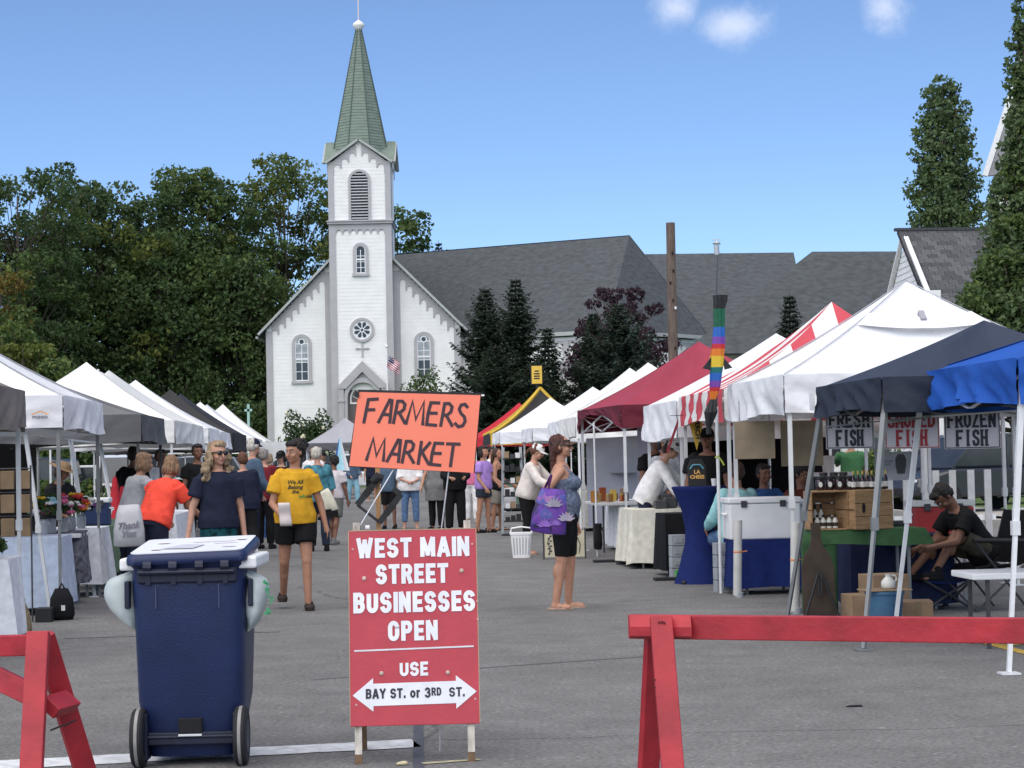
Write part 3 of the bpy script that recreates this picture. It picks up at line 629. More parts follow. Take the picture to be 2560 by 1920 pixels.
# gable end (plane x = const, facing left)
gxw = D_.x+.15; apex = Vector((gxw, 75, A.z-.1)); zb = D_.z
w = MB(); half = 4.0; w.add([(gxw, 71.2, 0), (gxw, 79.5, 0), (gxw, 79.5, zb), (gxw, 75, A.z-.15), (gxw, 71.2, zb)], [(0, 1, 2, 3, 4)]); w.add([(gxw, 71.2, 0), (gxw+9, 71.2, 0), (gxw+9, 71.2, zb), (gxw, 71.2, zb)], [(0, 1, 2, 3)]); w.build('wall', m_white_wall, HS, world=True)
z = 3.0
while z < A.z-.3:
    hw = 4.4 if z < zb else 4.4*(A.z-.15-z-.1)/(A.z-.15-zb)
    if hw > .1: q = MB(); q.add([(gxw-.03, max(71.2, 75-hw*.9), z), (gxw-.03, 75+hw, z), (gxw-.004, 75+hw, z+.21), (gxw-.004, max(71.2, 75-hw*.9), z+.21), (gxw, 75-hw, z), (gxw, 75+hw, z)], [(0, 3, 2, 1), (0, 1, 5, 4)]); q.build('siding_board', m_white_wall, HS, world=True)
    z += .21
for s_ in (-1, 1): q = MB(); q.bar((gxw-.10, 75, A.z-.05), (gxw-.10, 75+s_*4.9, zb-.12), .09, .16, up=(1, 0, 0)); q.build('rake_board', m_wframe, HS, world=True)
q = MB(); q.bar(D_+Vector((-.2, -.1, -.15)), C_+Vector((0, -.1, -.15)), .14, .2); q.build('gutter', m_wframe, HS, world=True)
q = MB(); q.bb(gxw-.25, gxw+.3, 70.75, 71.3, zb-.45, zb+.45); q.build('cornice_return', m_wframe, HS, world=True)
# tall steep roof far right behind the maple
TB = thing('steep_roofed_building', 'tall pale building with a steep grey gable behind the large maple', 'building', (24, 96, 0))
a = at(2600, 10, 96); l_ = at(2462, 440, 96); poly_obj('roof', [a, l_, Vector((l_.x+8, 90, l_.z)), Vector((a.x+8, 96, a.z))], mat('grey_steep_roof', (.22, .22, .235), rough=.85, var=.12, vscale=2), TB)
q = MB(); q.bar(a, l_, .25, .22); q.build('rake_board', m_wframe, TB, world=True)
q = MB(); q.add([(l_.x+.4, 96.1, 0), (l_.x+13, 96.1, 0), (l_.x+13, 96.1, l_.z), (a.x, 96.1, a.z-.3), (l_.x+.4, 96.1, l_.z-.1)], [(0, 1, 2, 3, 4)]); q.build('wall', m_white_wall, TB, world=True)
# utility pole
p0 = at(1676, 557, 70); UP = thing('utility_pole', 'weathered brown wooden utility pole cut off above the maroon canopy', 'utility pole', (p0.x, 70, 0))
m_pole = mat('weathered_pole', (.135, .10, .082), rough=.95, var=.35, vscale=5, bump=1.5, bscale=8, stretch=(4, 4, .4))
q = MB(); q.tube([(0, 0, -.2), (-.02, 0, 3), (-.01, 0, 6), (0, 0, p0.z)], [.18, .165, .158, .15], 14); q.build('pole_shaft', m_pole, UP, smooth=50)
for (dx, z) in ((.03, 8.2), (.05, 7.6), (.02, 6.6), (.05, 5.0), (-.06, 7.2)): q = MB(); q.box((dx, -.16, z), (.05, .05, .10)); q.tube([(dx, -.16, z), (dx, -.21, z)], .02, 6); q.build('bracket', m_dark, UP)
q = MB(); q.box((.09, -.16, 6.35), (.06, .05, .09)); q.build('tag_plate', m_wframe, UP)
# ------------------------------------------------------------ trees
def tr(px, Y): return at(px, 1200, Y).x
dome = lambda rx: (lambda t: rx*(.45+.75*t if t < .45 else max(.08, math.sqrt(max(0, 1-((t-.45)/.58)**2))*.79)))
zt = lambda py, px, Y: at(px, py, Y).z
GT = 'tall trees left of the church'
tree('locust_tree', 'sparse feathery dark tree at the left edge with sky showing through its limbs', 'tree', tr(52, 128), 128, 5, zt(432, 52, 128), (lambda t: 4.3*(.55+.45*min(1, t*1.6))), 80, 17000, .22, [m_lf_dark, m_lf_mid], [.8, .2], 11, GT, crad=.19, trunk_r=.28)
tree('maple_tree', 'broad dark green tree with a low paler double top, second from the left edge', 'tree', tr(262, 138), 138, 1.5, zt(478, 262, 138), dome(6.2), 80, 36000, .27, [m_lf_dark, m_lf_mid, m_lf_yel], [.62, .33, .05], 12, GT, crad=.26)
tree('maple_tree', 'dense dark green tree with a pointed top, mid-way between the left edge and the church', 'tree', tr(488, 141), 141, 1.5, zt(438, 488, 141), dome(5.2), 80, 36000, .27, [m_lf_dark, m_lf_mid, m_lf_yel], [.5, .44, .06], 13, GT, crad=.25)
tree('maple_tree', 'yellow topped airy tree right beside the church tower on its left', 'tree', tr(722, 146), 146, 2, zt(412, 720, 146), dome(6.3), 70, 27000, .26, [m_lf_dark, m_lf_mid, m_lf_yel], [.26, .40, .34], 14, GT, crad=.21)
tree('maple_tree', 'rounded green tree showing above the hall roof right of the church tower', 'tree', tr(1005, 158), 158, 4, zt(528, 1005, 158), dome(3.8), 30, 8000, .34, [m_lf_dark, m_lf_mid], [.5, .5], 15, None, crad=.22)
spruce('little dark pine tip peeping over the ridge of the hall roof', tr(1108, 160), 160, zt(600, 1108, 160), 2.6, 16, [m_lf_spruce], [1], None, name='pine_tree')
for i, (px, Y, top, rx, n, lab) in enumerate(((130, 133, 640, 4.6, 11000, 'low dark undergrowth tree below the second tree from the left'), (400, 136, 600, 4.8, 12000, 'low dark filler tree between the two dense green trees'), (610, 138, 660, 4.2, 11000, 'low shaded tree against the left gable of the church'), (-40, 130, 560, 4.5, 8000, 'dark tree partly outside the picture at the left edge'))):
    tree('understory_tree', lab, 'tree', tr(px, Y), Y, .3, zt(top, px, Y), dome(rx), 50, int(n*1.5), .26, [m_lf_dark, m_lf_mid, m_lf_yel], [.72, .25, .03], 20+i, 'low trees under the tall ones', crad=.30, trunk_r=.2)
tree('autumn_tree', 'small tree turning orange at the left edge above the white canopy', 'tree', tr(8, 112), 112, 2, zt(660, 8, 112), dome(2.4), 24, 5200, .25, [m_lf_mid, m_lf_autumn, m_lf_yel], [.3, .4, .3], 31, None, crad=.25, trunk_r=.16)
tree('autumn_tree', 'bushy yellow green tree just above the brown and white canopies', 'tree', tr(60, 108), 108, .8, zt(822, 60, 108), dome(2.8), 26, 6500, .24, [m_lf_mid, m_lf_yel], [.5, .5], 32, None, crad=.3, trunk_r=.16)
m_bushd = [m_lf_dark, m_lf_mid]
for i in range(9):
    px = -60+i*92; bush('hedge_shrub', 'dark shrub at the foot of the trees, %s from the left end of its row' % ORD[i], 'shrub', tr(px, 127), 127+(i % 3)*2, 2.4, 1.6, 4.6+(i % 2), 3200, .30, m_bushd, [.75, .25], 50+i, 'shrubs at the foot of the left trees')
GS = 'spruces in front of the hall'
spruce('broad dark spruce closest to the right corner of the church front', tr(1222, 108), 108, zt(716, 1206, 108), 2.1, 61, [m_lf_spruce, m_lf_blue], [.8, .2], GS, dens=1.25)
spruce('tallest thin-topped dark spruce with a bare leader', tr(1300, 107), 107, zt(690, 1290, 107), 2.0, 62, [m_lf_spruce, m_lf_blue], [.85, .15], GS, dens=1.2)
spruce('short dark spruce between the tall spruces and the plum tree', tr(1377, 105), 105, zt(815, 1377, 105), 1.35, 63, [m_lf_spruce, m_lf_blue], [.8, .2], GS, dens=1.2)
spruce('low dark spruce low down beside the orange poster', tr(1245, 103), 103, zt(860, 1245, 103), 2.2, 64, [m_lf_spruce], [1], GS, dens=1.15)
spruce('low dark spruce below the short spruce', tr(1345, 103), 103, zt(900, 1345, 103), 1.9, 67, [m_lf_spruce], [1], GS, dens=1.15)
spruce('bluish spruce in front of the plum tree', tr(1556, 104), 104, zt(755, 1556, 104), 2.5, 65, [m_lf_blue, m_lf_spruce], [.55, .45], GS, dens=1.3)
spruce('dark green spruce on the left side of the plum tree', tr(1490, 106), 106, zt(778, 1490, 106), 1.6, 66, [m_lf_spruce, m_lf_blue], [.8, .2], GS, dens=1.2)
tree('plum_tree', 'purple leaved plum tree behind the bluish spruce', 'tree', tr(1560, 112), 112, 3, zt(730, 1560, 112), dome(3.7), 44, 8500, .19, [m_lf_plum], [1], 68, None, crad=.2, trunk_r=.12)
spruce('small young spruce rising over the red and white striped canopy', tr(1985, 92), 92, zt(728, 1985, 92), 1.15, 69, [m_lf_spruce, m_lf_blue], [.6, .4], None, dens=1.3)
col_prof = lambda rx: (lambda t: rx*(min(1, .6+1.6*t) if t < .3 else (1-.62*((t-.3)/.7)**1.4)))
tree('columnar_maple', 'narrow upright maple standing behind the house roof', 'tree', tr(2385, 88), 88, 4.5, zt(212, 2375, 88), col_prof(1.5), 120, 26000, .16, [m_lf_maple, m_lf_mid], [.75, .25], 71, None, crad=.15, trunk_r=.16)
tree('columnar_maple', 'large leafy maple filling the right edge of the picture', 'tree', tr(2590, 62), 62, 2.6, zt(-20, 2590, 62), (lambda t: float(np.interp(t, [0, .24, .31, .40, .57, .70, 1], [2.35, 2.3, 1.6, 1.1, .62, .34, .12]))), 190, 56000, .145, [m_lf_maple, m_lf_mid, m_lf_yel], [.62, .3, .08], 72, None, crad=.115, trunk_r=.2)
q = gx(1052, 1000, 118); bush('juniper_shrub', 'rounded green shrub under the right window of the church', 'shrub', q.x, 118, 1.35, 1.2, zt(935, 1052, 118), 4200, .16, [m_lf_mid, m_lf_hyd], [.6, .4], 81)
bush('hydrangea_shrub', 'leafy hydrangea bush with cream flower heads in front of the church', 'shrub', tr(765, 98), 98, 1.25, 1.1, zt(1034, 765, 98), 4600, .15, [m_lf_hyd, m_lf_dark], [.7, .3], 82, flowers=(16, .12, mat('cream_flower', (.62, .60, .42), rough=.8)))
bush('flowering_shrub', 'low yellowish flowering shrub left of the hydrangea', 'shrub', tr(712, 96), 96, .6, .6, zt(1075, 712, 96), 1500, .10, [m_lf_yel, m_lf_hyd], [.6, .4], 83)
# ------------------------------------------------------------ market canopies
def fabric(name, c, tr=.22, **k): return mat(name, c, rough=.75, var=.06, vscale=2.2, bump=2.6, bscale=4.2, transl=tr, spec=.25, **k)
F_WHITE = fabric('canopy_white', (.80, .80, .82), .13); F_CREAM = fabric('canopy_cream', (.80, .79, .76), .13); F_GREY = fabric('canopy_grey', (.165, .162, .168), .10)
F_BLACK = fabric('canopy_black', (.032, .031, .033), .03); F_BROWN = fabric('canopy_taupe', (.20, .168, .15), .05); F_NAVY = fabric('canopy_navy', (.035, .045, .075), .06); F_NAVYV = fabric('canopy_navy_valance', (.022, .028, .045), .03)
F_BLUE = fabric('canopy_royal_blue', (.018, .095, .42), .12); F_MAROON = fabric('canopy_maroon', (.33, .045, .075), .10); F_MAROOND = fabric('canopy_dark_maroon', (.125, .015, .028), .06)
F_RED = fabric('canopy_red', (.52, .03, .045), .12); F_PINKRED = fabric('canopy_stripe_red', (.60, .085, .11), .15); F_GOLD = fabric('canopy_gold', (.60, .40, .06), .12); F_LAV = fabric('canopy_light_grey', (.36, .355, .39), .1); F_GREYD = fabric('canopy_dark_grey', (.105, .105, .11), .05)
m_steel_w = mat('white_enamel_steel', (.66, .67, .68), rough=.4, var=.08); m_steel_g = mat('grey_steel', (.22, .225, .23), rough=.4, var=.1, metal=.3); m_steel_b = mat('dark_steel', (.05, .05, .055), rough=.45, var=.1)
m_black = mat('black_plastic', (.015, .015, .017), rough=.5, var=.1)
TENTS = {}
def canopy(key, label, side, Y0, v0, L, W, mats, eave=2.08, val=.30, peak=3.1, ridge=0, post=None, posts=True, slant=0, group=None, rot=0, seamc=None, stripes=None, vmats=None, notch=True, low=0, sag=.10, rolled=None, wr=1):
    """root at the aisle corner nearest the camera; local x runs outward from the aisle, y along the street"""
    o = S(Y0, v0); root = thing('canopy_tent', label, 'tent', (o.x, o.y, 0), ST+rot, group); s = side; post = post or m_steel_w
    rng = np.random.default_rng(abs(hash(key)) % 1000 if False else sum(map(ord, key)))
    P = lambda x, y, z: Vector((s*x, y, z))
    cs = [(0, 0), (W, 0), (W, L), (0, L)]
    ra, rb_ = (L/2-ridge/2, L/2+ridge/2); pk = [Vector((W/2, ra)), Vector((W/2, rb_))]
    fm = mats if isinstance(mats, list) else [mats]
    def roof_z(t): return eave+(peak-eave)*(t*(1-sag*4*(1-t)*.55))
    sides = [((0, 0), (W, 0), pk[0], pk[0]), ((W, 0), (W, L), pk[0], pk[1]), ((W, L), (0, L), pk[1], pk[1]), ((0, L), (0, 0), pk[1], pk[0])]
    mb = MB()
    for i, (a, b, ta, tb) in enumerate(sides):
        ph = rng.uniform(0, 6)
        def fn(u, v, a=a, b=b, ta=ta, tb=tb, ph=ph):
            p = Vector(a).lerp(Vector(b), u); q = Vector(ta).lerp(Vector(tb), u); xy = p.lerp(q, v); dz = -sag*.9*math.sin(math.pi*u)*math.sin(math.pi*v)*(1 if ridge == 0 else .6)
            z = roof_z(v)+dz+.012*math.sin(u*23+ph)*math.sin(math.pi*v)*(1-v)
            if ridge and (i == 1 or i == 3) and v > .9: z -= .10*math.sin(math.pi*u)*(v-.9)*10+(.035*abs(math.sin(3*math.pi*u)))*(v-.9)*10
            return P(xy.x, xy.y, z)
        mfn = None
        if stripes:
            nst = stripes
            mfn = lambda ii, jj: (ii//2) % 2
        if stripes:
            ln = (Vector(b)-Vector(a)).length; dd = (Vector(b)-Vector(a)).normalized(); nn = Vector((-dd.y, dd.x)); 
            if (Vector(ta)-Vector(a)).dot(nn) < 0: nn = -nn
            dep = abs((Vector(ta)-Vector(a)).dot(nn))
            for k in range(stripes):
                def fs_(u, v, k=k):
                    s0 = (k+u)/stripes; tm = min(s0, 1-s0)*2; t = v*tm; xy = Vector(a)+dd*(ln*s0)+nn*(dep*t); return P(xy.x, xy.y, roof_z(t)-sag*.6*math.sin(math.pi*s0)*math.sin(math.pi*t))
                mb.grid(fs_, 2, 10, mi=k % 2)
        else: mb.grid(fn, 22, 12, mi=min(i, len(fm)-1))
    rf = mb.build('canopy_roof', fm, root, smooth=35); recalc(rf)
    vm = vmats or fm
    for i, (a, b, _, _) in enumerate(sides):
        a, b = Vector(a), Vector(b); d = (b-a); out = Vector((d.y, -d.x)).normalized(); ph = rng.uniform(0, 6); mv = MB()
        def fv(u, v, a=a, d=d, out=out, ph=ph, i=i):
            p = a+d*u; bul = .02+.03*v+v**.6*(.014*math.sin(u*13+ph)+wr*(.045*noise.noise(Vector((u*11-v*2.5, v*1.3, ph*7)))+.018*noise.noise(Vector((u*27-v*7, v*2.2, ph*3))))); edge = min(1, 12*min(u, 1-u)); bul *= .35+.65*edge
            hang = (val if i != rolled else val*(.30+.70*abs(2*u-1)**3))+.02*v*math.sin(u*7+ph)
            q = p+out*bul; return P(q.x, q.y, eave+.012-hang*v)
        mfn = (lambda ii, jj: (ii//2) % 2) if stripes else None
        mv.grid(fv, 44 if not stripes else stripes*2, 9, mi=min(i, len(vm)-1), mfn=mfn)
        mv.build('valance', vm if stripes or len(vm) > 1 else vm[0], root, smooth=60)
    if seamc:
        for c, q in zip(cs, (pk[0], pk[0], pk[1], pk[1])):
            sm = MB(); pts = []
            for k in range(9): t = k/8; xy = Vector(c).lerp(q, t); pts.append(P(xy.x, xy.y, roof_z(t)+.012))
            sm.tube(pts, .006 if seamc is not F_GOLD else .05, 4); sm.build('seam', seamc, root)
    tops = []
    if posts:
        for (x, y) in cs:
            ix = .05 if x == 0 else -.05; iy = .05 if y == 0 else -.05; t = P(x+ix, y+iy, eave-.02); fx = -slant if x == 0 else slant; fy = -slant if y == 0 else slant
            f = P(x+ix+fx, y+iy+fy, .015); m_ = f.lerp(t, .46); pb = MB()
            pb.bar(m_, t, .036, .036); pb.bar(f, m_+(t-m_)*.1, .027, .027); pb.box(f+Vector((0, 0, -.006)), (.12, .12, .012)); pb.box(m_, (.05, .05, .09)); pb.build('post', post, root); tops.append(t)
        for i in range(4):
            a, b = tops[i], tops[(i+1) % 4]; tb = MB(); n = 2 if (a-b).length < 4 else 4
            for k in range(n):
                p, q = a.lerp(b, k/n), a.lerp(b, (k+1)/n); dz = Vector((0, 0, -max(.16, val*.92))); off = (b-a).cross(Vector((0, 0, 1))).normalized()*.012
                tb.bar(p+off+Vector((0, 0, -.06)), q+dz+off, .022, .012); tb.bar(p+dz-off, q-off+Vector((0, 0, -.06)), .022, .012)
            tb.build('scissor_truss', post, root)
        tb = MB(); tb.bar(P(W/2, L/2, peak-.75), P(W/2, L/2, peak-.05), .03, .03)
        for t in tops: tb.bar(t+Vector((0, 0, -.3)), P(W/2, L/2, peak-.7), .02, .012)
        tb.build('centre_pole', post, root)
    TENTS[key] = root; return root
GL, GR = 'canopies down the left side of the street', 'canopies down the right side of the street'
RR = 3.8
canopy('r1', 'royal blue slant leg canopy nearest the camera at the right edge', 1, 13.25, 4.22, 2.45, 2.45, F_BLUE, eave=1.98, val=.28, peak=2.42, slant=.22, group=GR, sag=.06, wr=2.2)
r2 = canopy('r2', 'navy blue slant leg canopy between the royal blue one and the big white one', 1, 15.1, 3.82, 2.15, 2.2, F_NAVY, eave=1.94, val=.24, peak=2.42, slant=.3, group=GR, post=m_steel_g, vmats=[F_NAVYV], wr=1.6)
r3 = canopy('r3', 'large white peaked canopy over the fish signs, with a flap near its tip', 1, 18.45, RR, 2.8, 3.0, F_WHITE, eave=2.10, val=.36, peak=3.04, group=GR, wr=1.6, seamc=mat('grey_seam', (.40, .40, .44), rough=.8))
canopy('r4', 'red and white striped canopy behind the large white one', 1, 21.5, RR, 2.95, 3.0, [F_CREAM, F_PINKRED], eave=2.08, val=.33, peak=3.08, group=GR, stripes=10)
canopy('r5', 'white canopy with loose draped valance between the striped and maroon ones', 1, 24.65, RR, 2.85, 3.0, F_WHITE, eave=2.05, val=.46, peak=2.92, wr=2.0, group=GR)
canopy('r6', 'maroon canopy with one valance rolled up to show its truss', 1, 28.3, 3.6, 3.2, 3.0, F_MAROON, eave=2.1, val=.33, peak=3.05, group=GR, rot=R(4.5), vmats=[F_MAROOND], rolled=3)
canopy('r7', 'cream canopy just beyond the maroon one', 1, 36.1, RR, 3.0, 3.0, F_CREAM, eave=2.1, val=.36, peak=3.1, group=GR)
canopy('r8', 'white canopy with the second highest tip beyond the maroon one', 1, 39.4, RR+.1, 3.0, 3.0, F_WHITE, eave=2.1, val=.3, peak=3.15, group=GR)
canopy('r9', 'white canopy standing well below the tips of the two before it', 1, 45.0, RR, 3.0, 3.0, F_WHITE, eave=2.05, val=.3, peak=2.98, group=GR)
canopy('r10', 'small white canopy with a squared top in front of the black and gold one', 1, 55.3, RR, 3.0, 3.0, F_WHITE, eave=2.1, val=.3, peak=3.05, group=GR)
canopy('r11', 'black canopy with gold edges and a yellow sign on its tip', 1, 59.3, RR, 3.2, 3.2, F_BLACK, eave=2.1, val=.3, peak=3.45, group=GR, sag=.2, seamc=F_GOLD, vmats=[F_GOLD, F_BLACK, F_BLACK, F_BLACK])
canopy('r12', 'red canopy at the far end of the right side row', 1, 67.5, RR, 3.2, 3.2, F_RED, eave=2.1, val=.3, peak=3.25, group=GR)
LL = -2.8
canopy('l1', 'taupe brown canopy cut by the left edge of the picture', -1, 14.55, LL, 3.0, 3.0, F_BROWN, eave=2.06, val=.33, peak=2.9, group=GL)
l2 = canopy('l2', 'white canopy with a small printed logo on its valance', -1, 19.8, LL, 3.1, 3.0, F_WHITE, eave=2.1, val=.33, peak=3.0, group=GL, post=m_steel_g, seamc=MATS['grey_seam'])
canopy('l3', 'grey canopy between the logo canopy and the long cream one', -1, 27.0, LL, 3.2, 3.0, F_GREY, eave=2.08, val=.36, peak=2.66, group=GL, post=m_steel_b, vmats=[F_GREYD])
canopy('l4', 'long cream white canopy with a wavy double ridge', -1, 31.9, LL, 5.9, 3.0, F_CREAM, eave=2.1, val=.36, peak=3.10, ridge=3.0, group=GL)
canopy('l5', 'white pointed canopy just past the long cream one', -1, 39.2, LL, 3.0, 3.0, F_WHITE, eave=2.1, val=.3, peak=3.10, group=GL)
canopy('l6', 'white canopy with no visible tip, before the black one', -1, 42.6, LL, 3.2, 3.0, F_WHITE, eave=2.08, val=.34, peak=2.95, group=GL)
canopy('l7', 'black canopy on the left side of the street', -1, 46.9, LL, 5.6, 3.0, F_BLACK, eave=2.12, val=.42, peak=3.18, ridge=2.8, group=GL, post=m_steel_b)
canopy('l8', 'white double tipped canopy beyond the black one', -1, 56.0, LL, 5.4, 3.0, F_WHITE, eave=2.1, val=.32, peak=3.15, ridge=2.6, group=GL)
canopy('l9', 'farthest white canopy on the left, ending beside the hydrangea', -1, 64.3, LL, 5.6, 3.0, F_CREAM, eave=2.1, val=.36, peak=3.35, ridge=0, group=GL)
q = gx(868, 1100, 79.5); cn = canopy('c1', 'pale grey canopy standing across the far end of the street', 1, 78, (q.x+.075*78)-1.45, 3.0, 3.0, F_LAV, eave=2.12, val=.28, peak=3.1, group=None, post=m_steel_w, vmats=[F_GREYD, F_LAV, F_LAV, F_LAV])
# valance prints and details
def on_tent(t, side, L_, m, txt, size, y, z, **k):
    M = plane_M((side*-.055, y, z), (0, -1*side, 0) if side > 0 else (0, 1, 0), (0, 0, 1)); return put_text('printed_logo', txt, size, m, t, M, **k)
m_ink = mat('grey_ink', (.20, .20, .24), rough=.8, var=0); m_orange = mat('orange_ink', (.75, .33, .10), rough=.8, var=0)
M_ = plane_M((-.20, -.072, 1.90), (1, 0, 0), (0, 0, 1)); put_text('printed_logo', 'PREMIER', .036, m_ink, l2, M_, bold=.002, sx=1.1)
c_ = MB(); c_.bar((-.28, -.072, 1.925), (-.20, -.072, 1.96), .010, .004, up=(0, 1, 0)); c_.bar((-.20, -.072, 1.96), (-.12, -.072, 1.925), .010, .004, up=(0, 1, 0)); c_.build('logo_roof', m_orange, l2)
f = MB(); _rz = lambda t: 2.10+.94*(t*(1-.4*(1-t)*.55)); f.grid(lambda u, v: (lambda t: Vector((1.5+(u-.5)*3.0*(1-t)*.96, 1.4*t, _rz(t)+.035-.02*v)))(.66-.10*v-.05*math.sin(math.pi*u)), 16, 3); f.build('vent_flap', F_WHITE, r3, smooth=60)
f = MB(); f.box((1.5, .86, 2.66), (.055, .05, .13), rot=Matrix.Rotation(R(-50), 3, 'X')); f.build('vent_tab', F_LAV, r3)
q = MB(); q.bb(-.07, -.05, 2.02, 2.13, 1.76, 1.9); q.build('white_patch', F_WHITE, r2)
# yellow tag sign on the black and gold canopy
p_ = at(1342, 937, 61); sg = thing('roof_sign', 'small yellow sign with a dark emblem mounted above the black and gold canopy', 'sign', (p_.x, 61, 3.42))
b = MB(); b.box((0, 0, p_.z-3.42), (.30, .04, .52)); b.build('sign_panel', mat('sign_yellow', (.72, .46, .06), rough=.5), sg); b = MB(); b.box((-.005, .03, p_.z-3.42), (.36, .015, .58)); b.build('sign_edge', m_black, sg); b = MB(); b.tube([(0, 0, 0), (0, 0, .35)], .02); b.build('sign_post', m_black, sg)
b = MB()
for k in range(3): b.bb(-.085, .085, -.026, -.022, p_.z-3.42-.13+k*.07, p_.z-3.42-.09+k*.07)
b.bb(-.06, .06, -.026, -.022, p_.z-3.42+.09, p_.z-3.42+.13); b.build('emblem', m_black, sg)
# flag beside the church door
p_ = gx(969, 1000, 112); fl = thing('flag_on_pole', 'national flag with stars and stripes hanging from a white pole by the church door', 'flag', (p_.x, 112, 0))
zb, ztp = at(969, 1020, 112).z, at(958, 866, 112).z
b = MB(); b.tube([(0, 0, 0), (0, 0, ztp)], .045); b.sph((0, 0, ztp), .09); b.build('pole', m_wframe, fl)
z0, z1 = at(960, 936, 112).z, at(960, 886, 112).z; m_fr = mat('flag_red', (.42, .03, .05), rough=.8); m_fw = mat('flag_white', (.7, .7, .72), rough=.8); m_fb = mat('flag_blue', (.02, .03, .12), rough=.8)
b = MB()
def ff(u, v): return Vector((.06+.62*u+.05*math.sin(v*5), -.05-.07*math.sin(u*9+v*3), z1-(z1-z0)*(.62*v)-(z1-z0)*.42*u))
b.grid(ff, 12, 13, mfn=lambda i, j: 2 if (i < 5 and j < 7) else (0 if j % 2 == 0 else 1)); b.build('flag_cloth', [m_fr, m_fw, m_fb], fl, smooth=180)
for k in range(3): 
    for j in range(3): b = MB(); q = ff(.06+.12*k, .08+.15*j); b.sph(q+Vector((0, -.03, 0)), .03, sub=1); b.build('star', m_fw, fl)
# ------------------------------------------------------------ foreground: barricades, cart, signs
m_red = mat('barricade_red', (.36, .022, .032), rough=.5, var=.24, vscale=4, stretch=(1.6, 1.6, 1.6), bump=.22, bscale=22, spec=.4)
m_redraw = mat('barricade_chip', (.42, .30, .2), rough=.9)
def lb(mb, a, b, w, h, **k): mb.bar(a, b, w, h, **k)
YB = 8.4
bx = thing('barricade', 'long red wooden sawhorse barricade crossing the right foreground', 'barricade', gx(1660, 1900, YB), 0, 'red sawhorse barricades')
A = at(1574, 1566, YB); Bq = at(2600, 1577, 7.75); q = MB(); q.bar(A, Bq, .098, .04, up=(Bq-A).cross(Vector((0, 0, 1)))); 
def timber(name, parent, a, b, w, t, face=(0, -1, 0), m=m_red):      # w across the face, t thick along the facing direction
    a, b = Vector(a), Vector(b); z = (b-a).normalized(); f = Vector(face); f = (f-z*f.dot(z)).normalized(); x = z.cross(f); mb = MB(); vs = []
    for p in (a, b):
        for sx, sy in ((-1, -1), (1, -1), (1, 1), (-1, 1)): vs.append(p+x*sx*w/2+f*sy*t/2)
    mb.add(vs, [(3, 2, 1, 0), (4, 5, 6, 7), (0, 1, 5, 4), (1, 2, 6, 5), (2, 3, 7, 6), (3, 0, 4, 7)]); o = mb.build(name, m, parent, bevel=.004, world=True); return recalc(o)
timber('top_beam', bx, A, Bq, .096, .04)
c0, c1 = at(1573, 1551, YB-.035), at(1727, 1553, YB-.035-.02); 
ca, cb_ = at(1573, 1566, YB-.022), at(1727, 1567.5, YB-.125); cq = MB(); sec_ = [(0, .047), (-.006, .047), (-.040, .002), (-.040, -.036), (0, -.044)]
cq.add([p+Vector((0, y_, z_)) for p in (ca, cb_) for y_, z_ in sec_], [(0, 1, 2, 3, 4), (9, 8, 7, 6, 5)]+[(k_, k_+5, (k_+1) % 5+5, (k_+1) % 5) for k_ in range(5)]); recalc(cq.build('cleat', m_red, bx, bevel=.003, world=True))
l0, l1 = at(1652, 1541, YB-.125), at(1661, 2010, 8.02); l1.z = .0; l1 = at(1661, 1541, YB-.085)*1.0; l1 = Vector((l0.x+.025, l0.y-.27, 0)); timber('leg', bx, l0, l1, .088, .038, face=(0, -1, .3))
l2_ = at(1640, 1560, YB+.05); timber('leg', bx, l2_, Vector((l2_.x-.035, YB+.34, 0)), .088, .038, face=(.55, -1, -.3))
b_ = at(2520, 1570, 7.8); timber('leg', bx, b_+Vector((.35, -.08, .04)), Vector((b_.x+.37, 7.4, 0)), .088, .038, face=(0, -1, .3)); timber('leg', bx, b_+Vector((.33, .05, .0)), Vector((b_.x+.3, 8.15, 0)), .088, .038, face=(0, -1, -.3))
for (px, py) in ((1648, 1556), (1655, 1555), (1661, 1557), (1637, 1700), (1637, 1719)):
    p = at(px, py, YB-.148-(py-1541)*.00068); q = MB(); q.lathe([(.005, -.002), (.004, .003)], p, 8, M=Matrix.Rotation(R(90), 3, 'X')); q.build('nail_head', mat('nail_dark', (.1, .01, .015), rough=.6), bx, world=True)
q = MB(); p = at(1960, 1583, 8.14); q.box(p+Vector((0, -.005, 0)), (.03, .006, .012)); q.build('paint_chip', m_redraw, bx, world=True)
lx = thing('barricade', 'red sawhorse barricade end with a diagonal brace at the left edge', 'barricade', gx(95, 1900, YB), 0, 'red sawhorse barricades')
a0, a1 = at(-320, 1622, 8.75), at(100, 1612, 8.42); timber('top_beam', lx, a0, a1, .085, .04)
t0 = at(96, 1580, YB-.06); timber('leg', lx, t0, Vector((t0.x+.01, t0.y-.26, -.0)), .088, .042, face=(0, -1, .3))
t1 = at(108, 1590, YB+.02); timber('leg', lx, t1, Vector((t1.x+.135, YB+.36, 0)), .088, .04, face=(.75, -1, -.2))
timber('brace', lx, at(-260, 1572, 8.7), at(80, 1737, 8.40), .088, .04)
timber('block', lx, at(122, 1768, 8.3), at(176, 1752, 8.5), .085, .05, face=(0, -1, .25))
q = MB(); q.tube([at(126, 1826, 8.3), at(150, 1816, 8.32), at(165, 1812, 8.34), at(190, 1800, 8.3)], .004, 6); q.build('cable_tie', m_black, lx, world=True)
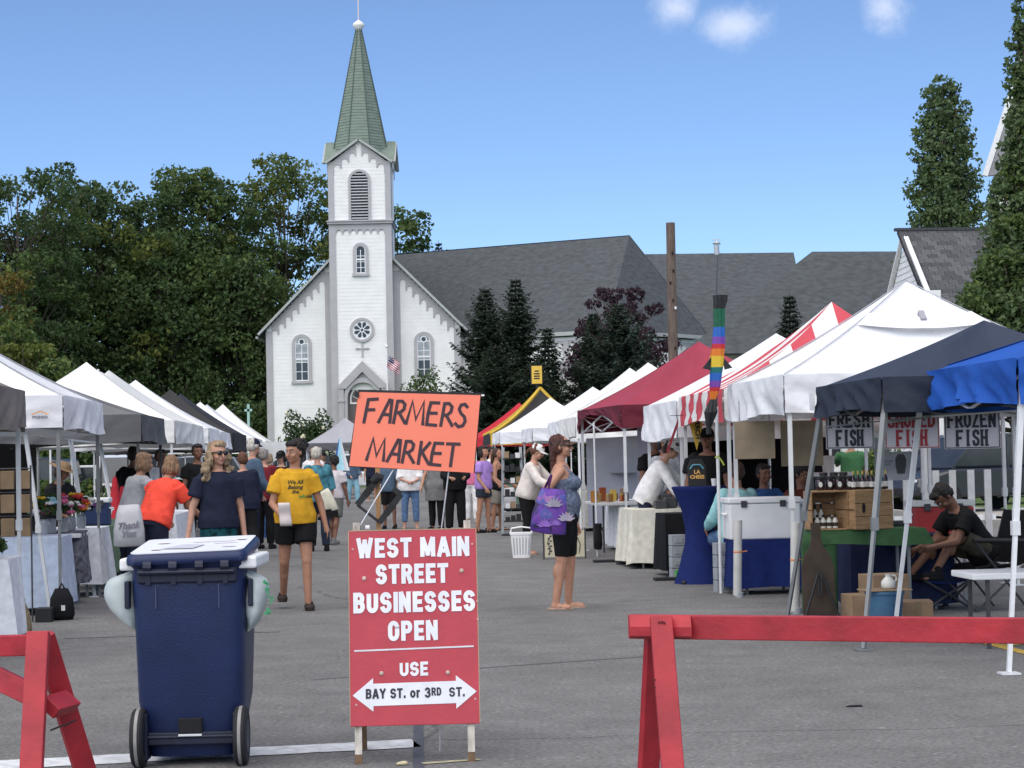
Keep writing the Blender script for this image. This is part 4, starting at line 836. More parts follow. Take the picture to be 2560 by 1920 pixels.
# wheeled rubbish cart, hinge side towards us
m_cart = mat('cart_navy', (.010, .020, .075), rough=.42, var=.16, vscale=5, bump=.25, bscale=140, spec=.4)
m_cart_d = mat('cart_navy_dark', (.010, .014, .035), rough=.5, var=.2); m_rub = mat('rubber', (.018, .018, .02), rough=.8, var=.2); m_tread = mat('worn_tread', (.26, .25, .24), rough=.9, var=.3)
cp = gx(474, 1916, 9.82); CT = thing('rubbish_cart', 'navy blue wheeled rubbish cart with a white topped lid and plastic bags hanging out', 'rubbish bin', cp, R(1.5))
q = MB(); secs = [(0, .30, .04, .215, .20), (0, .30, .12, .235, .22), (0, .31, .30, .268, .25), (0, .33, .62, .277, .30), (0, .345, .86, .288, .33), (0, .35, .93, .292, .335), (0, .35, .945, .300, .345), (0, .35, .965, .300, .345)]
q.loft(secs, 40, pw=7); q.build('cart_body', m_cart, CT, smooth=40, bevel=0); CT.scale = (.955, 1, 1)
q = MB(); q.bb(-.245, .245, .0, .06, .865, .935); q.build('hinge_rail', m_cart_d, CT, bevel=.008)
for x in (-.19, -.065, .065, .19): q = MB(); q.tube([(x-.02, -.01, .945), (x+.02, -.01, .945)], .028, 10); q.bb(x-.012, x+.012, -.005, .04, .86, .95); q.build('hinge', m_cart_d, CT)
q = MB(); q.tube([(-.235, -.02, .918), (.235, -.02, .918)], .012, 8); q.build('handle_bar', m_cart_d, CT)
for s_ in (-1, 1): q = MB(); xa, xb = sorted((s_*.292, s_*.318)); q.bb(xa, xb, .06, .20, .745, .875); q.build('side_grip', m_cart_d, CT, bevel=.006)
for x in (-.155, .155): q = MB(); q.box((x, .018, .80), (.005, .012, .11)); q.build('moulding_rib', mat('cart_scuff', (.06, .075, .16), rough=.6), CT)
# lid: hinged at our side and propped up at the far side by what is inside
lidM = Matrix.Translation((0, -.02, .955)) @ Matrix.Rotation(R(3.6), 4, 'X') @ Matrix.Rotation(R(-1.3), 4, 'Y')
q = MB(); 
for (z, e) in ((0, .0), (.012, .012), (.032, .012), (.05, -.006)): pass
def rr(w, d, z, n=6, r=.05):
    out = []
    for cx, cy, a0 in ((w/2-r, d-r, 0), (-w/2+r, d-r, 90), (-w/2+r, r, 180), (w/2-r, r, 270)):
        for k in range(n+1): a = R(a0+90*k/n); out.append((cx+r*math.cos(a), cy+r*math.sin(a), z))
    return out
rings = [[(x*k, y*k+dy, z) for x, y, _ in rr(.598, .72, z)] for k, dy, z in ((.985, .005, 0), (1, 0, .006), (1, 0, .030), (.975, .009, .045), (.94, .022, .050))]
n_ = len(rings[0]); q.add([lidM @ Vector(p) for r_ in rings for p in r_], [(i*n_+k, i*n_+(k+1) % n_, (i+1)*n_+(k+1) % n_, (i+1)*n_+k) for i in range(4) for k in range(n_)]+[tuple(range(n_-1, -1, -1)), tuple(range(4*n_, 5*n_))])
q.build('lid', m_cart, CT, smooth=40)
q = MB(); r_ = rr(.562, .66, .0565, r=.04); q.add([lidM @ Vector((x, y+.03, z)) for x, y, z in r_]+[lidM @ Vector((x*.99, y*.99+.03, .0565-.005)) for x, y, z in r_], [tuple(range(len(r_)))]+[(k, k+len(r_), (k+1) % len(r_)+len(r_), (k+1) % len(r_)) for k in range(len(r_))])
lp = q.build('lid_top_sheet', mat('lid_sheet_white', (.80, .80, .82), rough=.35, var=.04, vscale=6), CT); recalc(lp)  # thin white sheet just above the lid top, leaving a navy rim
q = MB(); q.add([lidM @ Vector(p) for p in ((-.15, .17, .0605), (.02, .12, .0605), (.06, .30, .0605), (-.05, .33, .0605))], [(0, 1, 2, 3)]); q.build('grey_mark', mat('mark_grey', (.52, .53, .58), rough=.5), lp)
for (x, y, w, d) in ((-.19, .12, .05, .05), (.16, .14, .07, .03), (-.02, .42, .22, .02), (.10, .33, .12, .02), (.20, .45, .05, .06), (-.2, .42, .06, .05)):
    q = MB(); q.add([lidM @ Vector(p) for p in ((x, y, .061), (x+w, y, .061), (x+w, y+d, .061), (x, y+d, .061))], [(0, 1, 2, 3)]); q.build('pale_red_mark', mat('mark_pale_red', (.76, .66, .68), rough=.5), lp)
tray = thing('foam_tray', 'white foam tray wedged under the cart lid', 'tray', (cp.x, cp.y+.30, .955)); q = MB(); q.bb(-.325, .325, -.26, .26, -.03, .028); q.build('tray_body', m_wframe, tray, bevel=.012)
# plastic liner bulging out at both sides
m_bag = mat('white_plastic_film', (.76, .82, .81), rough=.35, var=.05, vscale=9, bump=.5, bscale=10, transl=.5, spec=.5)
bag = thing('bin_liner', 'thin white plastic liner bulging over both sides of the cart', 'plastic bag', (cp.x, cp.y, .6))
for s_ in (-1, 1):
    q = MB(); hh = (.30, .315)[s_ > 0]
    def bf(u, v, s_=s_, hh=hh):
        a = u*math.pi*2; t = v; w = (.150*math.sin(math.pi*min(1, t**.85*1.01))**.72*(.95 if s_ < 0 else .62)+.004); z = .345-hh*1.04*t; x = .262+w*(.5+.5*math.cos(a))*1.08+.004*math.sin(7*t+2*a); y = .16+.085*math.sin(a)*math.sin(math.pi*t)**.5
        x += -.08*max(0, .22-t)/.22
        return Vector((s_*x, y, z))
    q.grid(bf, 36, 34); o_ = q.build('bag_lobe', m_bag, bag, smooth=180)
    for v_ in o_.data.vertices: v_.co += v_.normal*(.008*noise.noise(v_.co*9)+.004*noise.noise(v_.co*24))
q = MB()
for k in range(26):
    t = RNG.random(); z = .10+.16*t; q.box((.287+.098-.045*abs(t-.45)+RNG.normal()*.006, .075+RNG.normal()*.02, z), (.010*RNG.random()+.003, .003, .014*RNG.random()+.005), rot=Matrix.Rotation(RNG.normal(), 3, 'Y'))
q.build('green_print', mat('green_ink', (.05, .32, .14), rough=.6, var=0), bag, kind='stuff')
# wheels, axle, foot recess
for s_ in (-1, 1):
    w = MB(); w.lathe([(.07, -.028), (.128, -.03), (.138, -.02), (.138, .02), (.128, .03), (.07, .028)], (s_*.252, .05, .138), 28, M=Matrix.Rotation(R(90), 3, 'Y')); wo = w.build('wheel', m_rub, CT, smooth=40)
    w = MB(); w.lathe([(.1392, -.008), (.1396, 0), (.1392, .008)], (s_*.252, .05, .138), 28, M=Matrix.Rotation(R(90), 3, 'Y')); w.build('tread_strip', m_tread, wo, smooth=60)
    w = MB(); w.lathe([(.0, -.031), (.075, -.031), (.08, .031), (0, .031)], (s_*.252, .05, .138), 20, M=Matrix.Rotation(R(90), 3, 'Y')); w.build('rim', m_cart_d, wo, smooth=40)
    q = MB(); q.bb(min(s_*.21, s_*.236), max(s_*.21, s_*.236), .03, .16, .03, .25); q.build('wheel_arch', m_cart_d, CT, bevel=.006)
q = MB(); q.tube([(-.23, .05, .138), (.23, .05, .138)], .010, 8); q.build('axle', m_cart_d, CT)
q = MB(); q.bb(-.21, .21, .045, .12, .10, .16); q.build('axle_housing', m_cart_d, CT, bevel=.006)
q = MB(); q.bb(-.058, .058, .038, .11, .155, .225); q.build('foot_recess', m_dark, CT, bevel=.004)
q = MB(); q.bb(-.058, .058, .030, .044, .142, .152); q.build('foot_bar', m_steel_w, CT, bevel=.002)
# A-frame street sign
m_sred = mat('sign_red', (.45, .045, .065), rough=.5, var=.07, vscale=7, bump=.15, bscale=40); m_swhite = mat('sign_white_paint', (.74, .75, .79), rough=.5, var=.08, vscale=12)
m_wood_w = mat('worn_white_wood', (.50, .46, .40), rough=.9, var=.45, vscale=12, bump=.8, bscale=30, stretch=(2, 2, .6)); m_rust = mat('rusty_wood', (.16, .10, .06), rough=.95, var=.4, vscale=14)
AF = thing('a_frame_sign', 'red folding street sign reading west main street businesses open', 'sign', gx(1040, 1896, 9.85), R(1.2))
tilt = R(9); bM = Matrix.Translation((0, -.02, .175)) @ Matrix.Rotation(-tilt, 4, 'X')      # board plane: x right, z up the board
q = MB(); q.bb(-.306, .306, -.008, .008, 0, .925); q.v = [tuple(bM @ Vector(p)) for p in q.v]; BD = q.build('board', m_sred, AF, bevel=.002)
q = MB(); 
for sx in (-1, 1): q.bb(min(sx*.3065, sx*.303), max(sx*.3065, sx*.303), -.0095, -.0082, .004, .92)
q.bb(-.303, .303, -.0095, -.0082, .921, .925); q.v = [tuple(bM @ Vector(p)) for p in q.v]; q.build('worn_edge', m_redraw, BD)
for x in (-.268, .262):
    q = MB(); q.bb(x-.0165, x+.0165, .009, .045, -.19, .965); q.v = [tuple(bM @ Vector(p)) for p in q.v]; q.build('front_leg', m_wood_w, AF)
    q = MB(); q.bb(x-.017, x+.017, .0085, .0455, -.191, -.13); q.v = [tuple(bM @ Vector(p)) for p in q.v]; q.build('leg_foot', m_rust, AF)
    q = MB(); tpt = bM @ Vector((x, .06, .95)); q.bar(tpt, (x, tpt.y+.26, .0), .033, .033); q.build('back_leg', m_rust, AF)
q = MB(); q.lathe([(.012, -.01), (.012, .01)], bM @ Vector((-.215, .02, .94)), 10, M=Matrix.Rotation(R(90), 3, 'Y')); q.build('hinge_bolt', m_steel_w, AF)
def on_board(x, z): return bM @ Vector((x, -.0105, z))
def arc_(cx, cy, rx, ry, a0, a1, n=9): return [(cx+rx*math.cos(R(a0+(a1-a0)*k/n)), cy+ry*math.sin(R(a0+(a1-a0)*k/n))) for k in range(n+1)]
GOTH = {'W': (1.42, [[(0, 1.03), (.25, .0)], [(.25, .0), (.5, .92)], [(.5, .92), (.75, .0)], [(.75, .0), (1, 1.03)]]), 'E': (.88, [[(0, 0), (0, 1)], [(.1, 1), (1, 1)], [(.1, .5), (.85, .5)], [(.1, 0), (1, 0)]]),
 'S': (1, [arc_(.5, .74, .5, .26, 12, 250, 12)+arc_(.5, .25, .5, .27, 70, -168, 12)]), 'T': (.98, [[(0, 1), (1, 1)], [(.5, 0), (.5, .9)]]), 'M': (1.3, [[(0, 0), (0, 1)], [(.08, 1), (.5, .08)], [(.5, .08), (.92, 1)], [(1, 0), (1, 1)]]),
 'A': (1.12, [[(.0, -.02), (.44, 1)], [(.56, 1), (1, -.02)], [(.22, .24), (.78, .24)]]), 'I': (.30, [[(.5, 0), (.5, 1)]]), 'N': (1.04, [[(0, 0), (0, 1)], [(.06, 1), (.94, 0)], [(1, 0), (1, 1)]]),
 'R': (1.0, [[(0, 0), (0, 1)], [(.1, 1), (.6, 1)]+arc_(.6, .75, .38, .25, 80, -80, 8)+[(.1, .5)], [(.62, .48), (.98, 0)]]), 'B': (1.0, [[(0, 0), (0, 1)], [(.1, 1), (.6, 1)]+arc_(.58, .76, .36, .24, 80, -80, 8)+[(.1, .52)], [(.6, .52)]+arc_(.6, .26, .4, .26, 80, -80, 8)+[(.1, 0)]]),
 'U': (1.0, [[(0, 1), (0, .3)]+arc_(.5, .3, .5, .31, 190, 350, 12)+[(1, .3), (1, 1)]]), 'O': (1.0, [arc_(.5, .7, .5, .31, 0, 180, 12)+arc_(.5, .3, .5, .31, 180, 360, 12)+[(1, .7)]]), 'P': (.98, [[(0, 0), (0, 1)], [(.1, 1), (.6, 1)]+arc_(.6, .73, .4, .27, 80, -80, 8)+[(.1, .46)]]),
 'Y': (1.06, [[(0, 1.02), (.5, .45)], [(1, 1.02), (.5, .45)], [(.5, 0), (.5, .45)]]), 'D': (1.0, [[(0, 0), (0, 1)], [(.1, 1), (.5, 1)]+arc_(.5, .6, .5, .4, 70, 0, 6)+arc_(.5, .4, .5, .4, 0, -70, 6)+[(.1, 0)]]), '3': (.95, [arc_(.48, .74, .46, .26, 165, -60, 12)+[(.45, .52)], [(.45, .52)]+arc_(.5, .26, .5, .27, 60, -165, 12)]),
 'o': (.9, [arc_(.5, .36, .5, .36, 0, 360, 18)]), 'r': (.6, [[(0, 0), (0, .74)], [(.05, .5)]+arc_(.7, .40, .6, .34, 150, 80, 5)]), '.': (.26, [[(.5, 0), (.5, .08)]]), ' ': (.42, [])}
def btxt(txt, x, z, h, w, m=m_swhite, st=.22, gap=.16):
    sw = h*st; tot = sum(GOTH[c][0] for c in txt)+gap*(len(txt)-1); uw = w/tot; q = MB(); cx = x-w/2; upv = bM.to_3x3() @ Vector((0, 0, 1)); rv = Vector((1, 0, .012)); nrm_ = rv.cross(upv).normalized(); k_ = 0
    for c in txt:
        cw = GOTH[c][0]*uw; o_ = on_board(cx, z-h/2)
        for st_ in GOTH[c][1]:
            stroke_text(q, [[(sw/2+px_*max(.0001, cw-sw), sw/2+py_*(h-sw)) for px_, py_ in st_]], sw, o_+nrm_*(.0004+.00015*(k_ % 5)), rv, upv, (1, 1), ext=.5 if len(st_) < 12 else .2); k_ += 1
        cx += cw+gap*uw
    return q.build('lettering', m, BD)
btxt('WEST MAIN', .002, .838, .094, .538); btxt('STREET', -.004, .712, .094, .345); btxt('BUSINESSES', .004, .578, .098, .578); btxt('OPEN', -.004, .442, .094, .236); btxt('USE', -.002, .262, .066, .134)
q = MB(); q.box(on_board(0, .357), (.565, .0015, .0075), rot=Matrix.Rotation(R(-1.0), 3, 'Y')); q.build('rule_line', m_swhite, BD)
q = MB(); up = bM.to_3x3() @ Vector((0, 0, 1)); ar = [(-.292, 0), (-.195, .078), (-.195, .052), (.195, .052), (.195, .078), (.292, 0), (.195, -.078), (.195, -.052), (-.195, -.052), (-.195, -.078)]
q.prism(ar, on_board(0, .147), (1, 0, .012), up, .001); q.build('double_arrow', m_swhite, BD)
m_sblk = mat('sign_black', (.02, .02, .03), rough=.5, var=0)
for (t, x, z_, h, w) in (('BAY', -.183, .150, .046, .094), ('ST.', -.080, .150, .046, .070), ('or', .002, .150, .046, .048), ('3', .061, .150, .048, .028), ('RD', .102, .154, .038, .046), ('ST.', .198, .150, .044, .072)):
    o = btxt(t, x, z_, h, w, m_sblk, st=.20); o.location = Vector((0, -.0014, 0))
for (x, z) in ((-.232, .695), (.232, .722), (-.155, .245), (.158, .242)):
    q = MB(); q.lathe([(.010, -.001), (.0095, .004), (.004, .006)], on_board(x, z), 10, M=Matrix.Rotation(R(90), 3, 'X')); q.build('bolt_head', mat('bolt_pale', (.55, .42, .36), rough=.6, var=.2), BD)
for (x, z) in ((-.285, .835), (.285, .848), (-.275, .10), (.285, .115), (.303, .575), (.304, .49)):
    q = MB(); q.box(on_board(x, z), (.009, .002, .008)); q.build('paint_chip', mat('chip_pink', (.62, .38, .38), rough=.8), BD)
# orange poster on two wire stakes
PO = thing('poster_sign', 'orange hand lettered farmers market poster on thin wire stakes', 'sign', gx(1035, 1890, 10.02))
c = [at(896, 980, 10.0), at(1201, 988, 10.0), at(1184, 1182, 10.0), at(873, 1165, 10.0)]
def pq(u, v): return c[0].lerp(c[1], u).lerp(c[3].lerp(c[2], u), v)
q = MB(); cc = [p+Vector((0, .006, 0)) for p in c]; q.add([pq(0, 0), pq(1, 0), pq(1, 1), pq(0, 1)]+cc, [(0, 3, 2, 1), (4, 5, 6, 7), (0, 1, 5, 4), (1, 2, 6, 5), (2, 3, 7, 6), (3, 0, 4, 7)]); po = q.build('panel', mat('poster_orange', (.93, .235, .145), rough=.55, var=.03, vscale=3), PO, world=True)
q = MB(); bk = [pq(-.002, -.035), pq(1.006, -.03), pq(1.008, 1.0), pq(-.01, 1.01)]; q.add([p+Vector((0, .008, 0)) for p in bk]+[p+Vector((0, .016, 0)) for p in bk], [(0, 3, 2, 1), (4, 5, 6, 7), (0, 1, 5, 4), (1, 2, 6, 5), (2, 3, 7, 6), (3, 0, 4, 7)]); q.build('backing_board', m_black, PO, world=True)
for u in (.02, .02): q = MB(); q.box(pq(-.008, .035)+Vector((0, -.004, 0)), (.02, .008, .026)); q.build('clip', m_black, PO, world=True); break
q = MB(); q.box(pq(1.02, .0)+Vector((0, 0, 0)), (.014, .01, .008)); q.build('clip', m_wframe, PO, world=True)
for (p0_, p1_) in (((985, 1172), (897, 1320)), ((1122, 1178), (1104, 1320))):
    q = MB(); a = at(*p0_, 10.03); d = at(*p1_, 10.05); a2 = a+(a-d)*.6; q.tube([a2, a, d, Vector((d.x-.02 if p0_[0] < 1000 else d.x-.03, 10.06, .02))], .0038, 6); q.build('wire_stake', mat('galv_wire', (.62, .62, .64), rough=.35, metal=.6), PO, world=True)
GLY = {'F': [[(.0, -.05), (.12, 1)], [(.12, .98), (.72, 1.02)], [(.07, .52), (.58, .54)]], 'A': [[(-.02, 0), (.55, 1.0), (.70, .98), (.72, 0)], [(.22, .36), (.70, .34)]],
 'R': [[(.0, 0), (.12, .98)], [(.1, .97), (.42, .98), (.62, .84), (.58, .62), (.36, .48), (.08, .46)], [(.3, .46), (.74, .02)]], 'M': [[(-.02, 0), (.22, 1), (.50, .2), (.86, 1), (.92, .0)]],
 'E': [[(.68, .98), (.14, .98), (.02, .5), (.0, .02), (.62, .0)], [(.06, .52), (.58, .53)]], 'S': [[(.70, .86), (.52, .98), (.28, .94), (.18, .76), (.32, .58), (.56, .44), (.64, .24), (.50, .05), (.22, .0), (.0, .14)]],
 'K': [[(.04, 0), (.10, 1)], [(.66, .98), (.08, .42)], [(.22, .52), (.70, .02)]], 'T': [[(.0, .99), (.82, 1.0)], [(.42, .98), (.36, .0)]]}
m_mk = mat('marker_ink', (.052, .03, .04), rough=.6, var=.1)
for word, xs, v0, dv, hh in (('FARMERS', (.075, .195, .315, .42, .585, .70, .815), .39, .012, .30), ('MARKET', (.135, .30, .42, .545, .65, .765), .90, .02, .29)):
    for ch, x in zip(word, xs):
        mb = MB(); st = GLY[ch]; wch = .125 if ch != 'M' else .145
        def mp(p): return pq(x+p[0]*wch*1.0, v0+dv*(x*6/6)-p[1]*hh+.02*x)
        for stt in st:
            pts3 = [mp(p)+Vector((0, -.0008, 0)) for p in stt]; ux, uz = Vector((1, 0, .0)), Vector((0, 0, 1)); o = pts3[0]
            stroke_text(mb, [[((p-o).x, (p-o).z) for p in pts3]], .0155, o+Vector((0, -.0008-.0003*st.index(stt), 0)), ux, uz, (1, 1))
        ob = mb.build('lettering', m_mk, po, world=False); ob.matrix_parent_inverse = Matrix.Identity(4)
        for v in ob.data.vertices: v.co = v.co-PO.matrix_world.translation
# diamond frame on a wooden stake behind the sign
DF = thing('diamond_frame', 'black diamond shaped metal frame on a wooden stake behind the red sign', 'sign frame', gx(948, 1400, 12.5))
q = MB(); q.bar(at(944, 1170, 12.5), Vector((gx(948, 1400, 12.5).x+.0, 12.5, 0)), .028, .028); q.build('stake', mat('stake_wood', (.36, .20, .09), rough=.8, var=.2, vscale=10), DF, world=True)
cs_ = [(945, 1198), (893, 1262), (949, 1306), (1003, 1235)]; q = MB()
for i in range(4):
    a, b = at(*cs_[i], 12.46), at(*cs_[(i+1) % 4], 12.46); 
    if i in (0, 2): q = MB(); q.bar(a, b, .035, .035); q.build('frame_bar', m_black, DF, world=True); q = MB(); q.bar(a.lerp(b, .3), a.lerp(b, .62), .042, .042); q.build('grip', m_rub, DF, world=True)
    elif i == 1: q = MB(); q.bar(a, b, .016, .016); q.build('frame_bar', m_black, DF, world=True)
    else: q = MB(); q.bar(a, a.lerp(b, .35), .03, .03); q.build('frame_bar', m_black, DF, world=True)
q = MB(); q.tube([at(930, 1205, 12.44), at(945, 1192, 12.44), at(958, 1196, 12.44)], [.02, .03, .02], 8); q.build('knob', m_rub, DF, world=True)
# litter: corn husk scrap by the sign
p_ = gx(1004, 1903, 9.75); sc = thing('corn_husk', 'dry pale corn husk scrap lying on the road beside the red sign', 'litter', p_); q = MB(); q.loft([(0, 0, .004, .03, .012), (.005, 0, .014, .026, .010), (.012, 0, .02, .008, .004)], 10); q.build('husk', mat('husk', (.55, .48, .30), rough=.8), sc, smooth=180)
p_ = gx(2130, 1597, 11.6); sc = thing('leaf_scrap', 'small dark scrap on the road below the right barricade beam', 'litter', p_); q = MB(); q.loft([(0, 0, .002, .05, .02), (.01, 0, .01, .035, .012)], 9); q.build('scrap', m_dark, sc, smooth=180)
# ------------------------------------------------------------ people
SKIN = {'fair': mat('skin_fair', (.50, .27, .19), rough=.55, var=.10, vscale=18, spec=.35), 'tan': mat('skin_tan', (.38, .19, .12), rough=.55, var=.10, vscale=18, spec=.35),
        'warm': mat('skin_warm', (.43, .22, .145), rough=.55, var=.10, vscale=18, spec=.35), 'brown': mat('skin_brown', (.20, .095, .06), rough=.55, var=.10, vscale=18, spec=.35)}
def hairmat(n, c): return mat('hair_'+n, c, rough=.55, var=.45, vscale=22, bump=1.2, bscale=55, stretch=(3, 3, .5), spec=.35)
HAIR = {'blond': hairmat('blond', (.30, .215, .135)), 'black': hairmat('black', (.016, .012, .011)), 'brown': hairmat('brown', (.055, .03, .02)), 'auburn': hairmat('auburn', (.13, .055, .03)),
        'white': hairmat('white', (.52, .48, .42)), 'grey': hairmat('grey', (.25, .23, .21)), 'sandy': hairmat('sandy', (.24, .14, .08)), 'darkred': hairmat('dark_red', (.075, .026, .02))}
m_eye = mat('eye_dark', (.02, .015, .012), rough=.2, var=0); m_eyew = mat('eye_white', (.6, .57, .54), rough=.3, var=0); m_lip = mat('lip', (.36, .12, .10), rough=.5, var=0); m_shade = mat('sunglass_black', (.008, .008, .009), rough=.12, var=0, spec=.7)
DG = None
def remesh(mb, name, m, parent, vox, smooth=3, noise_=None, cut=None):
    o = mb.build(name, m, parent); mod = o.modifiers.new('r', 'REMESH'); mod.mode = 'VOXEL'; mod.voxel_size = vox; mod.adaptivity = 0
    if smooth: sm = o.modifiers.new('s', 'SMOOTH'); sm.factor = .5; sm.iterations = smooth
    dg = bpy.context.evaluated_depsgraph_get(); me = bpy.data.meshes.new_from_object(o.evaluated_get(dg)); old = o.data; o.modifiers.clear(); o.data = me; bpy.data.meshes.remove(old); me.name = name
    n = len(me.vertices)
    if noise_ and n:
        amp, freq, seed, aniso = noise_; co = np.empty(n*3, np.float32); me.vertices.foreach_get('co', co); co = co.reshape(-1, 3); nr = np.empty(n*3, np.float32); me.vertex_normals.foreach_get('vector', nr); nr = nr.reshape(-1, 3)
        d = sines(co*np.array(aniso), seed, freq)*.65+sines(co*np.array(aniso), seed+1, freq*2.1)*.35; co += nr*(d*amp)[:, None]; me.vertices.foreach_set('co', co.ravel())
    me.polygons.foreach_set('use_smooth', [True]*len(me.polygons)); me.update()
    if not me.materials: me.materials.append(m)
    return o
def dirv(side, a, b): a, b = R(a), R(b); return Vector((side*math.sin(b), -math.sin(a)*math.cos(b), -math.cos(a)*math.cos(b)))
def person(label, pos, face, H=1.65, g=1.0, skin='warm', lean=0, twist=0, legs=((2, 3, 2), (-2, 3, -2)), arms=((5, 10, 15, 4), (5, 10, 15, 4)), head=(0, 0), top=None, bottom=None, hair=None, shoes=None, hat=None, glasses=False,
           bust=0, belly=0, D=20, group=None, hip_w=1.0, sh_w=1.0, z0=0, hands=True):
    """faces -y locally (towards the camera when face=0); positive face turns them towards the right of the picture. arms/legs: (left, right)"""
    k = H/1.70; vox = max(.0075, min(.019, D*.00042)); near = D < 23
    root = thing('person', label, 'person', (pos.x, pos.y, z0), R(face), group)
    hipz = .0; Lg = []
    thigh, shin = .43*k, .42*k
    for s, (a1, b1, a2) in zip((1, -1), legs):
        h = Vector((s*.088*hip_w*k, 0, 0)); kn = h+dirv(s, a1, b1)*thigh; an = kn+dirv(s, a2, b1*.4)*shin; Lg.append((h, kn, an, s))
    low = min(x[2].z for x in Lg); base = -low+.075*k; up = Vector((0, 0, base))
    Lg = [(h+up, kn+up, an+up, s) for h, kn, an, s in Lg]
    T = Matrix.Translation(up) @ Matrix.Rotation(R(twist), 4, 'Z') @ Matrix.Rotation(R(lean), 4, 'X')
    secs = [(-.07, .145*hip_w, .105), (.0, .172*hip_w, .120), (.06, .168*hip_w, .118), (.15, .138, .098), (.25, .143, .104), (.35, .158*sh_w, .112), (.43, .165*sh_w, .102), (.485, .135*sh_w, .080), (.53, .07, .062)]
    gf = lambda z: g if z < .40 else 1+(g-1)*.45
    torso = [(0, .008*k, z*k, rx*k*gf(z), ry*k*gf(z)) for z, rx, ry in secs]
    sh = [T @ Vector((s*.178*sh_w*k*(1+(g-1)*.35), .005, .452*k)) for s in (1, -1)]
    Am = []
    for s, S_, (a1, b1, a2, b2) in zip((1, -1), sh, arms):
        Tr = Matrix.Rotation(R(twist), 3, 'Z'); e = S_+Tr @ dirv(s, a1, b1)*(.285*k); w = e+Tr @ dirv(s, a2, b2)*(.245*k); Am.append((S_, e, w, s, Tr @ dirv(s, a2, b2)))
    ag = 1+(g-1)*.7
    B = MB(); B.loft(torso, 20, M=T)
    if bust:
        for s in (1, -1): B.sph(T @ Vector((s*.072*k, -.085*k*gf(.3), .325*k)), (.078*k*bust, .075*k*bust, .075*k*bust), sub=2)
    if belly: B.sph(T @ Vector((0, -.055*k*g, .12*k)), (.15*k*g, .11*k*g*belly, .15*k), sub=2)
    for h, kn, an, s in Lg:
        B.cone(h+Vector((0, .01, .0)), .092*k*ag*hip_w, kn, .056*k*ag); B.cone(kn, .056*k*ag, an, .037*k*(1+(g-1)*.4)); B.sph(kn.lerp(an, .3)+Vector((0, .018*k, 0)), (.050*k*ag, .052*k*ag, .10*k), sub=2)
        B.cone(an, .038*k, an+Vector((s*.008, .02*k, -.045*k)), .034*k); B.cone(an+Vector((0, .02*k, -.045*k)), .034*k, an+Vector((s*.02*k, -.125*k, -.052*k)), .028*k); B.sph(an+Vector((s*.02*k, -.11*k, -.055*k)), (.042*k, .055*k, .022*k), sub=2)
    for S_, e, w, s, fd in Am:
        B.cone(S_+Vector((-s*.03*k, 0, -.005)), .056*k*ag, e, .039*k*ag); B.cone(e, .040*k*ag, w, .027*k)
        palm = w+fd*(.045*k); side = fd.cross(Vector((1, 0, 0)) if abs(fd.x) < .8 else Vector((0, 1, 0))).normalized(); flat = fd.cross(side).normalized()
        B.cone(w, .027*k, palm, .030*k); B.sph(w+fd*(.055*k), (.032*k, .030*k, .034*k), sub=2)
        if hands:
            kb = w+fd*(.075*k); curl = flat*(s*.35)
            for j, (off, ln) in enumerate(((-.027, .060), (-.009, .070), (.009, .066), (.027, .052))):
                p0 = kb+side*(off*k); p1 = p0+(fd+curl*.25+side*off*3).normalized()*(ln*.55*k); p2 = p1+(fd*.8+curl*1.2).normalized()*(ln*.5*k); r_ = max(.0085*k, vox*.75); B.cone(p0, r_*1.1, p1, r_, sub=1); B.cone(p1, r_, p2, r_*.85, sub=1)
            p0 = w+fd*(.03*k)-side*(.028*k); p1 = p0+(fd*.7-side*.7).normalized()*(.038*k); B.cone(p0, .012*k, p1, .0105*k, sub=1); B.cone(p1, .0105*k, p1+(fd-side*.15).normalized()*(.03*k), max(.009*k, vox*.7), sub=1)
    nb = T @ Vector((0, .012*k, .50*k)); hc0 = T @ Vector((0, -.012*k, .695*k)); 
    # the head sits upright on the neck, then turns
    HM = Matrix.Translation(hc0) @ Matrix.Rotation(R(twist+head[0]), 4, 'Z') @ Matrix.Rotation(R(head[1]+lean*.45), 4, 'X'); hk = k*1.0
    B.cone(nb, .056*k, HM @ Vector((0, .018*k, -.06*k)), .052*k)
    r3 = HM.to_3x3(); hp = lambda x, y, z: HM @ Vector((x*hk, y*hk, z*hk))
    B.sph(hp(0, .012, .025), (.076*hk, .096*hk, .098*hk), r3, 3); B.sph(hp(0, -.022, -.045), (.060*hk, .070*hk, .066*hk), r3, 2); B.sph(hp(0, -.062, -.088), (.026*hk, .024*hk, .020*hk), r3, 1)
    B.cone(hp(0, -.088, .012), .010*hk, hp(0, -.110, -.026), .0165*hk, sub=1); B.sph(hp(0, -.075, .035), (.050*hk, .020*hk, .012*hk), r3, 1)
    for s in (1, -1): B.sph(hp(s*.077, .012, -.008), (.012*hk, .02*hk, .032*hk), r3, 1); B.sph(hp(s*.040, -.062, -.03), (.028*hk, .026*hk, .026*hk), r3, 1)
    if bust or True: pass
    remesh(B, 'body', SKIN[skin], root, vox, 2 if near else 2)
